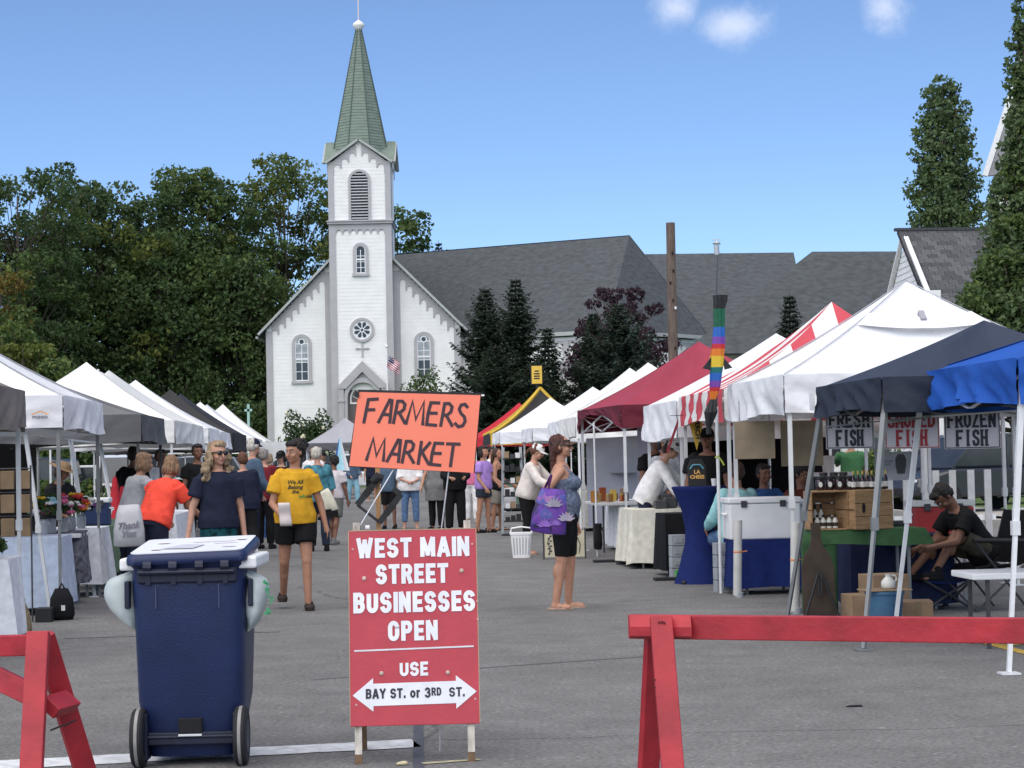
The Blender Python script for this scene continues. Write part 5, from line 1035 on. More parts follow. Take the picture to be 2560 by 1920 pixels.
    if D < 60:
        if not glasses:
            for s in (1, -1):
                q = MB(); q.sph(hp(s*.031, -.083, .012), (.014*hk, .008*hk, .0075*hk), r3, 1); q.build('eye', m_eyew if near else m_eye, root, smooth=180)
                if near: q = MB(); q.sph(hp(s*.031, -.090, .012), (.0065*hk, .004*hk, .0065*hk), r3, 1); q.build('pupil', m_eye, root, smooth=180)
        q = MB(); q.sph(hp(0, -.093, -.055), (.024*hk, .008*hk, .0085*hk), r3, 1); q.build('mouth', m_lip, root, smooth=180)
        if near and hair:
            for s in (1, -1): q = MB(); q.cone(hp(s*.016, -.095, .032), .0045*hk, hp(s*.05, -.080, .034), .0035*hk, sub=1); q.build('eyebrow', HAIR[hair[1]], root)
    if glasses:
        q = MB()
        for s in (1, -1): q.sph(hp(s*.033, -.094, .010), (.030*hk, .012*hk, .020*hk), r3, 2); q.bar(hp(s*.060, -.088, .018), hp(s*.08, .02, .012), .007, .010)
        q.bar(hp(-.03, -.098, .018), hp(.03, -.098, .018), .007, .008); q.build('sunglasses', m_shade, root, smooth=60)
    # clothes
    if bottom:
        kind, bm_, *rest = bottom; ln = rest[0] if rest else 1; fl = rest[1] if len(rest) > 1 else 1.0; Q = MB(); o = .016
        Q.loft([(0, .008*k, z*k, (rx*gf(z)+o)*k, (ry*gf(z)+o)*k) for z, rx, ry in secs[:4]], 20, M=T)
        if belly: Q.sph(T @ Vector((0, -.05*k*g, .07*k)), (.15*k*g, .115*k*g*belly, .10*k), sub=2)
        if kind in ('shorts', 'pants'):
            for h, kn, an, s in Lg:
                r0 = .092*k*ag*hip_w+.014
                if ln <= 1: e = h.lerp(kn, ln); rr_ = (.092+(.056-.092)*ln)*k*ag*(hip_w if ln < .5 else 1)+.016*fl; Q.tube([h+Vector((0, .01, .02)), h.lerp(e, .5)+Vector((0, .006, 0)), e], [r0, (r0+rr_)/2+.004, rr_], 14)
                else:
                    e = kn.lerp(an, ln-1); rk = .056*k*ag+.014*fl; re = .044*k+.014*fl; Q.tube([h+Vector((0, .01, .02)), h.lerp(kn, .5)+Vector((0, .006, 0)), kn], [r0, (r0+rk)/2, rk], 14); Q.sph(kn, rk, sub=2); Q.tube([kn, kn.lerp(e, .4)+Vector((0, .012, 0)), e], [rk, (.058*k*ag+.012*fl), re], 14)
        else:
            e = (Lg[0][0].lerp(Lg[0][1], ln) if ln <= 1 else Lg[0][1].lerp(Lg[0][2], ln-1)); zz = e.z; Q.loft([(0, .01, base, (.172*g*hip_w+.016)*k, (.12*g+.02)*k), (0, 0, (base+zz)/2, .20*k*fl*g, .15*k*fl), (0, -.01, zz, .23*k*fl*g, .18*k*fl)], 20)
        remesh(Q, {'shorts': 'shorts', 'pants': 'trousers', 'skirt': 'skirt'}[kind], bm_, root, vox, 2, (.005, 14, 3, (1, 1, .6)))
    if top:
        kind, tm, *rest = top; hem = rest[0] if rest else -.06; o = rest[1] if len(rest) > 1 else .018; flare = rest[2] if len(rest) > 2 else 1.0; Q = MB(); tz = .495 if kind != 'tank' else .40
        zs = [hem]+[z for z, _, _ in secs if hem+.03 < z < tz]+[tz]
        def sec(z):
            z_ = max(z, -.07)
            for (a, ra, rya), (b, rb2, ryb) in zip(secs, secs[1:]):
                if z_ <= b: t = (z_-a)/(b-a); return ra+(rb2-ra)*t, rya+(ryb-rya)*t
            return secs[-1][1:]
        L_ = []
        for z in zs:
            rx, ry = sec(z); loose = o*(1.0 if z > .3 else 1.6); f_ = flare if z < .1 else 1
            if z < .22: rx = max(rx, .150); ry = max(ry, .112)
            L_.append((0, .008*k, z*k, (rx*gf(z)*f_+loose)*k, (ry*gf(z)*f_+loose)*k))
        if kind == 'tank': L_[-1] = (0, .01*k, tz*k, .135*k*gf(tz)+.01, .10*k*gf(tz)+.012)
        Q.loft(L_, 22, M=T)
        if bust:
            for s in (1, -1): Q.sph(T @ Vector((s*.072*k, -.085*k*gf(.3), .325*k)), (.078*k*bust+o, .075*k*bust+o, .075*k*bust+o), sub=2)
        if belly: Q.sph(T @ Vector((0, -.055*k*g, .12*k)), (.15*k*g+o*1.3, .11*k*g*belly+o*1.3, .16*k+o), sub=2)
        if kind == 'tank':
            for s in (1, -1): Q.tube([T @ Vector((s*.075*k, -.09*k*gf(.4), .40*k)), T @ Vector((s*.085*k, -.03*k, .495*k)), T @ Vector((s*.078*k, .06*k, .47*k)), T @ Vector((s*.06*k, .10*k*gf(.3), .38*k))], [.026*k]*4, 8)
        else:
            Q.loft([(0, .01*k, z*k, rx*k, ry*k) for z, rx, ry in ((.46, .15*sh_w+.012, .092), (.50, .115*sh_w, .080), (.525, .076, .070))], 18, M=T)
            for S_, e, w, s, fd in Am:
                r0, r1 = .056*k*ag+.012+o*.5, .040*k*ag+.012+o*.6
                if kind == 'tee': c_ = S_.lerp(e, .62); Q.cone(S_+Vector((-s*.035*k, 0, -.005)), r0, S_.lerp(e, .25), r0*.97); Q.tube([S_, c_], [r0*.95, r1+.014], 14)
                elif kind == 'long': Q.cone(S_+Vector((-s*.03*k, 0, -.005)), r0, e, r1); Q.tube([e, e.lerp(w, .5), e.lerp(w, .93)], [r1, r1*.95, .036*k+.006], 12)
                elif kind == 'half': Q.cone(S_+Vector((-s*.03*k, 0, -.005)), r0, e, r1); Q.tube([S_.lerp(e, .8), e.lerp(w, .25)], [r1, r1+.006], 12)
        remesh(Q, 'shirt', tm, root, vox, 3, (.0075 if o > .015 else .004, 11, len(label), (1, 1, .75)))
    if hair:
        st, hc, *_ = hair; Q = MB(); m_ = HAIR[hc]
        if st != 'bald':
            Q.sph(hp(0, .030, .050), (.085*hk, .096*hk, .088*hk), r3, 2)
            if st in ('short', 'curly', 'bob', 'long', 'pony'):
                Q.sph(hp(0, .055, .005), (.082*hk, .072*hk, .085*hk), r3, 2)
                for s in (1, -1): Q.sph(hp(s*.065, .022, .02), (.024*hk, .055*hk, .055*hk), r3, 1)
            rg = np.random.default_rng(len(label))
            if st != 'straight': Q.sph(hp(0, -.040, .088), (.066*hk, .046*hk, .036*hk), r3, 2)
            if st == 'curly':
                for _ in range(46):
                    d = unit(1, rg)[0]; d[2] = abs(d[2])*.9-.15; d[1] += .25
                    if d[1] < -.35 and d[2] < .45: continue
                    Q.sph(hp(d[0]*.092, .030+d[1]*.102, .050+d[2]*.096), .026*hk*rg.uniform(.7, 1.25), sub=1)
            if st == 'bob':
                for s in (1, -1): Q.sph(hp(s*.072, .03, -.035), (.030*hk, .062*hk, .075*hk), r3, 2)
                Q.sph(hp(0, .075, -.04), (.082*hk, .045*hk, .075*hk), r3, 2)
            if st == 'long':
                for s in (1, -1):
                    for t in np.linspace(0, 1, 7): Q.sph(hp(s*(.078+.045*t+.012*rg.normal()), .02-.02*t+.02*rg.normal(), .0-.24*t), (.036*hk*(1.1+.25*t), .044*hk, .05*hk), sub=1)
                    for _ in range(16): t = rg.random(); Q.sph(hp(s*(.09+.075*t+.015*rg.normal()), .01-.035*t+.03*rg.normal(), -.02-.25*t), .024*hk*rg.uniform(.7, 1.2), sub=1)
                for t in np.linspace(0, 1, 6): Q.sph(hp(0, .075+.02*t, .0-.22*t), (.085*hk, .045*hk, .06*hk), sub=2)
            if st == 'straight':
                Q.sph(hp(0, .055, .0), (.084*hk, .072*hk, .09*hk), r3, 2)
                for t in np.linspace(0, 1, 7): Q.sph(hp(0, .085+.025*t, -.02-.27*t), (.072*hk*(1-.35*t), .042*hk*(1-.3*t), .06*hk), sub=2)
                for s in (1, -1): Q.sph(hp(s*.066, .03, -.015), (.026*hk, .05*hk, .07*hk), r3, 1)
            if st == 'pony':
                for t in np.linspace(0, 1, 6): Q.sph(hp(0, .115+.05*math.sin(t*2.2), .03-.17*t), .030*hk*(1-.4*t), sub=1)
            amp = .006 if st in ('short', 'bob', 'straight', 'pony') else .009
            remesh(Q, 'hair', m_, root, max(vox*.8, .006), 2, (amp, 38, 5, (1.3, 1.3, .55)))
    if hat:
        hk_, hm = hat; Q = MB()
        if hk_ in ('cap', 'visor'):
            if hk_ == 'cap': Q.loft([(0, .012*hk, .035*hk, .088*hk, .108*hk), (0, .012*hk, .075*hk, .086*hk, .104*hk), (0, .014*hk, .110*hk, .066*hk, .080*hk), (0, .016*hk, .130*hk, .03*hk, .036*hk)], 18, M=HM)
            else: Q.loft([(0, .012*hk, .030*hk, .092*hk, .110*hk), (0, .012*hk, .066*hk, .094*hk, .112*hk)], 18, M=HM, cap=False)
            vs = []
            for j in range(9): a = R(200+140*j/8); vs.append((math.cos(a)*.088*hk, .012*hk+math.sin(a)*.105*hk, .040*hk)); vs.append((math.cos(a)*.080*hk, .0*hk+math.sin(a)*.175*hk, .028*hk-.012*abs(math.cos(a))*hk))
            Q.add([HM @ Vector(p) for p in vs]+[HM @ (Vector(p)-Vector((0, 0, .006))) for p in vs], [(2*j, 2*j+1, 2*j+3, 2*j+2) for j in range(8)]+[(18+2*j+2, 18+2*j+3, 18+2*j+1, 18+2*j) for j in range(8)])
            h_ = Q.build('cap' if hk_ == 'cap' else 'visor', hm, root, smooth=50)
        else:
            Q.loft([(0, .012*hk, .045*hk, .19*hk, .20*hk), (0, .012*hk, .055*hk, .10*hk, .115*hk), (0, .012*hk, .11*hk, .088*hk, .10*hk), (0, .012*hk, .135*hk, .05*hk, .06*hk)], 22, M=HM); Q.build('straw_hat', hm, root, smooth=50)
    if shoes:
        sk, sm_ = shoes
        for h, kn, an, s in Lg:
            Q = MB(); c = an+Vector((s*.012*k, 0, -.075*k)); tilt_ = 0
            if sk == 'flip': Q.loft([(c.x, c.y-.045*k, c.z+.0, .047*k, .135*k), (c.x, c.y-.045*k, c.z+.016, .047*k, .135*k)], 18); Q.tube([c+Vector((-.035*k, -.03*k, .02)), c+Vector((0, -.10*k, .055)), c+Vector((.035*k, -.03*k, .02))], .007, 6); Q.build('sandal', sm_, root, smooth=60)
            elif sk == 'sandal':
                Q.loft([(c.x, c.y-.045*k, c.z, .05*k, .138*k), (c.x, c.y-.045*k, c.z+.028, .052*k, .140*k)], 18); Q.sph(c+Vector((0, -.125*k, .035*k)), (.05*k, .055*k, .032*k), sub=2)
                for yy in (.05, -.015, -.07): Q.tube([c+Vector((-.046*k, yy*k, .03*k)), c+Vector((-.03*k, yy*k-.005, .075*k-abs(yy)*.2)), c+Vector((.03*k, yy*k-.005, .075*k-abs(yy)*.2)), c+Vector((.046*k, yy*k, .03*k))], .011*k, 6)
                Q.loft([(c.x, c.y+.052*k, c.z+.02, .038*k, .03*k), (c.x, c.y+.06*k, c.z+.085*k, .036*k, .02*k)], 12); Q.build('sandal', sm_, root, smooth=60)
            else:
                Q.loft([(c.x, c.y-.04*k, c.z, .05*k, .135*k), (c.x, c.y-.04*k, c.z+.022, .052*k, .138*k)], 16); Q.cone(c+Vector((0, .03*k, .045*k)), .048*k, c+Vector((0, -.12*k, .036*k)), .042*k); Q.cone(c+Vector((0, .03*k, .045*k)), .046*k, c+Vector((0, .022*k, .095*k)), .043*k)
                remesh(Q, 'shoe', sm_, root, vox, 1)
    root['_w'] = 0; del root['_w']
    return dict(root=root, Am=Am, Lg=Lg, T=T, HM=HM, k=k, base=base, hp=hp)
def foot(px, py):                                                         # ground point under a pair of feet seen at a pixel
    v = CAM_R @ Vector(((px-1280)/F_PX, (960-py)/F_PX, -1)); t = -CAM_H/v.z; return Vector((v.x*t, v.y*t, 0))
C_NAVY = cloth('navy_cotton', (.016, .020, .040)); C_BLK = cloth('black_cotton', (.010, .010, .011)); C_YEL = cloth('yellow_cotton', (.62, .33, .025), bump=.6, bscale=12); C_ORG = cloth('coral_knit', (.80, .075, .045), rough=.7)
C_WHT = cloth('white_cotton', (.72, .70, .70)); C_CREAM = cloth('cream_knit', (.66, .60, .56)); C_LILAC = cloth('lilac_cotton', (.36, .22, .55)); C_GREY = cloth('grey_cotton', (.17, .17, .17)); C_DENIM = cloth('blue_denim', (.10, .17, .30), vscale=20, var=.3); C_LDENIM = cloth('pale_denim', (.25, .45, .55))
C_BLUE = cloth('slate_blue_cotton', (.075, .115, .17)); C_MAR = cloth('maroon_cotton', (.16, .018, .025)); C_TEAL = cloth('teal_print', (.05, .16, .20), var=.75, vscale=9); C_AQUA = cloth('aqua_cotton', (.30, .58, .60)); C_PINK = cloth('pink_cotton', (.62, .16, .28)); C_KHAKI = cloth('khaki_cotton', (.26, .235, .20)); C_STRAW = cloth('straw', (.24, .16, .09)); C_TAN = cloth('tan_leather', (.42, .29, .22)); C_HEATH = cloth('heather_blue_knit', (.115, .14, .20), var=.5, vscale=45); C_PURP = cloth('purple_strap', (.10, .03, .12)); C_WSHOE = cloth('white_shoe', (.6, .6, .6)); C_TURQ = cloth('turquoise_print', (.008, .055, .065), var=.9, vscale=16); C_GRN = cloth('green_cotton', (.05, .14, .06))
# front three
w1 = person('woman in blue grey tank top, hand on hip, standing in profile on the road', foot(1418, 1522), 82, 1.59, 1.16, 'warm', lean=-3, legs=((3, 3, -3), (-4, 3, -9)), arms=((8, 10, 15, 4), (-34, 26, 44, -6)), head=(2, -4), top=('tank', C_HEATH, -.02, .012, 1.0), bottom=('shorts', C_BLK, .93, .6),
            hair=('straight', 'darkred'), shoes=('flip', C_TAN), hat=('visor', cloth('flower_band', (.10, .06, .05), var=.9, vscale=40)), glasses=True, bust=.98, belly=.72, D=19.3, hip_w=1.08)
w2 = person('woman in bright yellow t-shirt and black shorts walking towards the camera, head turned aside', foot(742, 1524), 8, 1.61, .98, 'tan', lean=2, legs=((14, 2, 2), (-12, 3, -34)), arms=((-6, 17, 6, 12), (8, 12, 62, -18)), head=(-42, 4), top=('tee', C_YEL, -.03, .026, 1.03), bottom=('shorts', C_BLK, .56, 2.2), hair=('curly', 'black'), shoes=('sandal', cloth('sandal_dark', (.045, .035, .03))), bust=0, D=20, hip_w=1.05, sh_w=.98)
w3 = person('blond long haired woman in sunglasses and a navy t-shirt behind the cart', gx(552, 1600, 18.9), 12, 1.59, .94, 'fair', lean=0, legs=((4, 2, 2), (-3, 2, -4)), arms=((-6, 10, 4, 6), (2, 17, 12, 10)), head=(26, 2), top=('tee', C_NAVY, -.02, .022, 1.05), bottom=('skirt', C_TURQ, .9, 1.0), hair=('long', 'blond'), shoes=('shoe', C_BLK), glasses=True, bust=0, D=19, sh_w=.96)
w4 = person('woman in a bright coral top bending over a stall table, seen from behind', gx(385, 1500, 20.6), 150, 1.55, 1.1, 'tan', lean=28, legs=((3, 3, 0), (0, 3, 0)), arms=((38, 12, 30, 6), (30, 14, 60, 0)), head=(25, 10), top=('tee', C_ORG, -.03, .02, 1.05), bottom=('pants', C_NAVY, 1.9), hair=('bob', 'sandy'), shoes=('shoe', C_BLK), D=20.6, sh_w=1.0)
person('woman in a pale grey top partly hidden by the coral topped woman', gx(326, 1500, 22.9), 130, 1.56, 1.0, 'tan', lean=18, arms=((30, 10, 50, 0), (20, 10, 40, 0)), top=('tee', cloth('pale_grey_cotton', (.36, .36, .38)), -.04, .02), bottom=('pants', C_NAVY, 1.9), hair=('bob', 'sandy'), shoes=('shoe', C_BLK), D=26)
person('auburn haired person in dark navy jacket and black trousers walking away', foot(612, 1398), 196, 1.56, 1.22, 'fair', lean=4, legs=((12, 3, -2), (-14, 3, -30)), arms=((4, 9, 14, 4), (10, 9, 30, 2)), top=('long', C_NAVY, -.12, .03, 1.05), bottom=('pants', C_BLK, 1.95, 1.6), hair=('short', 'auburn'), shoes=('shoe', C_WSHOE), D=29)
person('older man in a navy cap and slate blue shirt with a white beard', foot(632, 1392), 120, 1.76, 1.12, 'fair', lean=3, arms=((10, 10, 40, 0), (10, 10, 40, 0)), head=(20, 6), top=('long', C_BLUE, -.08, .025), bottom=('pants', C_NAVY, 1.95, 1.4), hair=('short', 'white'), hat=('cap', C_NAVY), shoes=('shoe', C_BLK), D=30)
person('person in a maroon jacket beside the man in the navy cap', foot(664, 1372), 160, 1.62, 1.15, 'fair', top=('long', C_MAR, -.08, .03), bottom=('pants', C_BLK, 1.95, 1.4), hair=('short', 'grey'), shoes=('shoe', C_BLK), D=33)
person('dark haired woman in black top standing behind the yellow t-shirt', foot(706, 1350), -8, 1.60, 1.0, 'fair', arms=((10, 8, 75, -22), (10, 8, 70, -18)), head=(-18, 14), top=('half', C_BLK, -.06, .02), bottom=('pants', C_BLK, 1.95), hair=('bob', 'black'), hat=('cap', C_BLK), shoes=('shoe', C_BLK), D=36)
person('blond person in light blue beyond the stall end', foot(676, 1316), 170, 1.60, 1.0, 'fair', top=('tee', cloth('sky_blue_cotton', (.10, .40, .60)), -.06, .02), bottom=('pants', C_BLK, 1.95), hair=('bob', 'blond'), shoes=('shoe', C_BLK), D=44)
person('person in black far down the left stall row', foot(655, 1322), 180, 1.64, 1.0, 'fair', top=('half', C_BLK, -.06, .02), bottom=('pants', C_DENIM, 1.95), hair=('short', 'brown'), shoes=('shoe', C_BLK), D=43)
# mid-street group
w8 = person('white haired woman in a teal print shirt carrying a canvas bag, seen from behind', foot(798, 1378), 190, 1.62, 1.12, 'fair', head=(-35, 0), legs=((5, 2, 0), (-5, 2, -8)), arms=((5, 9, 20, 2), (2, 9, 10, 2)), top=('half', C_TEAL, -.10, .024), bottom=('pants', cloth('dark_denim', (.02, .028, .05)), 1.96, 1.3), hair=('short', 'white'), shoes=('shoe', C_BLK), D=32)
w9 = person('short person in dark visor, white and maroon top and grey shorts', foot(838, 1362), 150, 1.50, 1.12, 'brown', head=(60, -2), legs=((9, 2, 0), (-10, 2, -16)), arms=((10, 10, 20, 0), (8, 10, 16, 2)), top=('tee', cloth('white_maroon_print', (.55, .5, .52), var=.15), -.02, .022), bottom=('shorts', cloth('grey_shorts', (.13, .135, .125)), .9, 2.4), hair=('short', 'black'), hat=('cap', C_BLK), shoes=('shoe', C_GREY), D=34)
person('tanned bald man far behind the white haired woman', foot(786, 1300), 0, 1.74, 1.05, 'tan', top=('tee', C_WHT, -.06, .02), bottom=('shorts', C_GREY, .9, 2), hair=('bald', 'grey'), glasses=True, shoes=('shoe', C_BLK), D=52)
person('person in dark cap between the bald man and the blue market umbrella', foot(810, 1286), 20, 1.66, 1.0, 'tan', top=('tee', C_NAVY, -.06, .02), bottom=('pants', C_BLK, 1.95), hair=('short', 'black'), hat=('cap', C_BLK), shoes=('shoe', C_BLK), D=56)
person('person in pale flared jeans far up the street beside the orange poster', foot(884, 1259), 30, 1.62, 1.0, 'fair', legs=((12, 3, 2), (-10, 3, -14)), arms=((10, 8, 70, -10), (10, 8, 60, 0)), top=('long', C_BLUE, -.06, .02), bottom=('pants', C_LDENIM, 1.97, 2.6), hair=('bob', 'brown'), shoes=('shoe', C_BLK), D=70)
person('person in dark shorts and tan boots far up the street below the poster', foot(930, 1256), 5, 1.66, 1.0, 'warm', top=('tee', C_NAVY, -.06, .02), bottom=('shorts', C_BLK, .92, 2.0), hair=('short', 'brown'), shoes=('shoe', C_TAN), D=70)
person('person in slate t-shirt and black shorts behind the black diamond frame', foot(975, 1322), -10, 1.52, 1.0, 'brown', arms=((10, 10, 40, 0), (10, 10, 50, -8)), top=('tee', C_BLUE, -.06, .02), bottom=('shorts', C_BLK, .85, 2.0), hair=('short', 'black'), shoes=('shoe', C_BLK), D=42)
person('woman in a loose white blouse and ripped jeans below the poster', foot(1027, 1322), 4, 1.62, 1.06, 'fair', legs=((2, 4, 0), (-2, 4, 0)), arms=((14, 12, 68, -38), (14, 12, 70, -40)), top=('half', C_WHT, -.10, .04, 1.12), bottom=('pants', C_DENIM, 1.82, 1.3), hair=('long', 'brown'), shoes=('flip', C_TAN), D=42)
person('woman in a long grey tunic over black leggings below the poster', foot(1092, 1326), -25, 1.62, 1.1, 'warm', arms=((2, 9, 8, 4), (24, 9, 40, -6)), top=('tank', C_GREY, -.30, .03, 1.2), bottom=('pants', C_BLK, 1.95, 1.2), hair=('bob', 'brown'), shoes=('shoe', C_BLK), D=42)
person('person in wide black trousers with a camera bag below the poster corner', foot(1140, 1330), 15, 1.70, 1.15, 'warm', arms=((10, 10, 80, -25), (10, 10, 80, -20)), top=('long', C_BLK, -.1, .03), bottom=('pants', C_BLK, 1.96, 2.2), hair=('short', 'brown'), shoes=('shoe', C_BLK), D=41)
person('person in white trousers and a pink top beside the lilac t-shirt', foot(1182, 1308), 165, 1.62, 1.0, 'warm', legs=((8, 3, 0), (-8, 3, -8)), top=('tee', C_PINK, -.04, .02), bottom=('pants', C_WHT, 1.96, 1.4), hair=('bob', 'brown'), shoes=('shoe', C_TAN), D=47)
person('woman in a lilac t-shirt and dark denim shorts standing at the right stalls', foot(1212, 1332), 60, 1.62, 1.08, 'tan', legs=((3, 3, 0), (-5, 3, -8)), arms=((10, 10, 60, -20), (4, 10, 40, 0)), top=('tee', C_LILAC, -.05, .024), bottom=('shorts', cloth('dark_denim_shorts', (.028, .036, .05)), .5, 1.6), hair=('bob', 'black'), shoes=('sandal', C_BLK), D=38)
w10 = person('woman in black tank top and khaki shorts holding a plastic bag', foot(1246, 1326), 75, 1.58, 1.1, 'tan', legs=((3, 3, 0), (-5, 3, -8)), arms=((10, 9, 60, 0), (4, 10, 55, 0)), head=(0, 8), top=('tank', C_BLK, -.08, .02), bottom=('shorts', C_KHAKI, .85, 2.0), hair=('straight', 'brown'), shoes=('flip', C_BLK), D=39)
person('person in a cream top beyond the lilac t-shirt', foot(1231, 1290), 70, 1.66, 1.0, 'warm', top=('tee', C_CREAM, -.05, .02), bottom=('pants', C_GREY, 1.95), hair=('short', 'black'), shoes=('shoe', C_BLK), D=52)
w11 = person('woman in a cream knit sweater, black leggings and a white cap leaning over a table', foot(1322, 1386), 72, 1.60, 1.14, 'fair', lean=14, legs=((-3, 3, -6), (4, 3, -4)), arms=((42, 8, 66, -4), (36, 8, 70, -4)), head=(8, 16), top=('long', C_CREAM, -.05, .024), bottom=('pants', C_BLK, 1.66, .5), hair=('pony', 'auburn'), hat=('cap', C_WHT), shoes=('flip', C_TAN), D=29.5)
w12 = person('seller in white shirt and white cap reaching forward over a table', foot(1622, 1412), 80, 1.64, 1.05, 'fair', lean=28, legs=((4, 3, 2), (-4, 3, -4)), arms=((42, 8, 50, 2), (30, 8, 34, 2)), head=(4, 10), top=('long', C_WHT, -.12, .026), bottom=('pants', C_NAVY, 1.9), hair=('short', 'brown'), hat=('cap', C_WHT), shoes=('shoe', C_BLK), D=27.6)
person('seller in a grey checked shirt and dark vest behind the white clothed table', gx(1668, 1400, 28.2), 40, 1.66, 1.1, 'brown', arms=((20, 10, 60, -8), (14, 10, 50, -6)), head=(-30, 12), top=('long', cloth('grey_check', (.28, .28, .31), var=.4, vscale=40), -.1, .024), bottom=('pants', C_BLK, 1.95), hair=('bob', 'black'), shoes=('shoe', C_BLK), D=28)
person('dark haired helper half hidden behind the sellers', gx(1645, 1400, 29.2), 20, 1.70, 1.0, 'brown', top=('tee', C_BLK, -.1, .024), bottom=('pants', C_BLK, 1.95), hair=('short', 'black'), shoes=('shoe', C_BLK), D=29)
# under the canopies
person('seated seller in a pale aqua shirt behind the white cooler', gx(1846, 1400, 22.6), 200, 1.66, 1.15, 'tan', z0=0, legs=((84, 8, 4), (84, 8, 4)), arms=((25, 12, 60, -6), (60, 8, 90, 0)), top=('long', C_AQUA, -.08, .026), bottom=('pants', C_DENIM, 1.9), hair=('short', 'brown'), shoes=('shoe', C_WSHOE), D=22.6)
kid = person('dark haired boy in a black t-shirt slumped in a camp chair, looking at his lap', gx(2462, 1500, 18.4), -70, 1.56, .98, 'brown', lean=37, legs=((116, 6, 36), (108, 8, 44)), arms=((34, 8, 78, -14), (30, 8, 74, -12)), head=(0, 42), top=('tee', C_BLK, -.05, .022), bottom=('shorts', cloth('olive_shorts', (.06, .055, .04)), .8, 2), hair=('short', 'black'), shoes=('shoe', C_BLK), D=18.4, z0=.27)
person('shopper in a green top beyond the fish stall', gx(2135, 1400, 32), 170, 1.66, 1.0, 'tan', arms=((60, 10, 120, 0), (10, 10, 20, 0)), top=('tee', C_GRN, -.06, .02), bottom=('pants', C_BLK, 1.95), hair=('short', 'black'), hat=('cap', C_GRN), shoes=('shoe', C_BLK), D=32)
person('person in dark red in the shade behind the wooden crates', gx(2010, 1400, 22.3), 30, 1.62, 1.1, 'brown', legs=((84, 8, 4), (84, 8, 4)), arms=((20, 12, 60, -8), (20, 12, 60, -8)), head=(10, 20), top=('long', cloth('dark_red_brown', (.10, .03, .022)), -.08, .026), bottom=('pants', C_BLK, 1.9), hair=('short', 'black'), shoes=('shoe', C_BLK), D=22)
person('seller in a blue shirt in the shade beside the tan boards', gx(1915, 1400, 23.5), 20, 1.62, 1.1, 'brown', legs=((84, 8, 4), (84, 8, 4)), top=('tee', cloth('mid_blue_cotton', (.03, .09, .25)), -.08, .026), bottom=('pants', C_BLK, 1.9), hair=('short', 'black'), shoes=('shoe', C_BLK), D=23)
person('person in black with a cap in the shade behind the cocktail table', gx(1775, 1400, 24.3), -20, 1.68, 1.2, 'brown', top=('tee', C_BLK, -.08, .026), bottom=('pants', C_BLK, 1.9), hair=('short', 'black'), hat=('cap', C_BLK), shoes=('shoe', C_BLK), D=24)
person('flower seller in a wide straw hat in the shade of the white canopy', gx(138, 1400, 24.6), 60, 1.46, 1.1, 'brown', lean=12, arms=((20, 10, 60, -10), (20, 10, 60, -10)), head=(20, 18), top=('tee', C_BLK, -.08, .026), bottom=('pants', C_BLK, 1.9), hair=('bob', 'brown'), hat=('straw', C_STRAW), shoes=('shoe', C_BLK), D=24)
person('seller in black behind the long cream canopy table', gx(498, 1400, 32.5), 30, 1.70, 1.1, 'brown', top=('tee', C_BLK, -.08, .026), bottom=('pants', C_BLK, 1.9), hair=('short', 'black'), shoes=('shoe', C_BLK), D=32)
person('seller in a white shirt in the shade near the red cloths', gx(405, 1400, 33.5), 40, 1.64, 1.0, 'brown', top=('tee', C_WHT, -.08, .026), bottom=('pants', C_BLK, 1.9), hair=('short', 'black'), shoes=('shoe', C_BLK), D=33)
person('dark dressed shopper in the shade behind the red cloths', gx(330, 1400, 29.5), 160, 1.66, 1.1, 'brown', lean=8, top=('tee', C_BLK, -.08, .026), bottom=('pants', C_BLK, 1.9), hair=('short', 'black'), shoes=('shoe', C_BLK), D=29)
# lettering on the yellow t-shirt, laid over the cloth
def decal(shirt_root, txts, m_list):
    sh_ = [c for c in shirt_root.children if c.name.startswith('shirt')][0]; dg = bpy.context.evaluated_depsgraph_get(); ev = sh_.evaluated_get(dg)
    for (t, x, z, sz, m) in txts:
        me = text_mesh(t, sz, shear=.25, bold=.0015); bm = bmesh.new(); bm.from_mesh(me); bmesh.ops.subdivide_edges(bm, edges=bm.edges, cuts=1); bm.to_mesh(me); bm.free(); ok = True
        for v in me.vertices:
            h, loc, nr, _ = sh_.ray_cast(Vector((v.co.x+x, -1, v.co.y+z)), Vector((0, 1, 0))); y = loc.y if h else -.12; v.co = Vector((v.co.x+x, y-.004, v.co.y+z))
        me.materials.append(m); me.name = 'shirt_print'; o = bpy.data.objects.new('shirt_print', me); COL.objects.link(o); o.parent = shirt_root
bpy.context.view_layer.update(); zc = w2['base']+.33*w2['k']
m_pr = mat('print_dark_olive', (.05, .045, .02), rough=.8, var=0); m_prg = mat('print_green', (.10, .25, .05), rough=.8, var=0)
decal(w2['root'], (('We All', .0, zc+.055, .052, m_pr), ('Belong', .0, zc+.008, .052, m_pr), ('the', .0, zc-.036, .050, m_pr), ('wh', .062, zc-.082, .050, m_prg), ('ole', .128, zc-.082, .050, m_pr)), None)
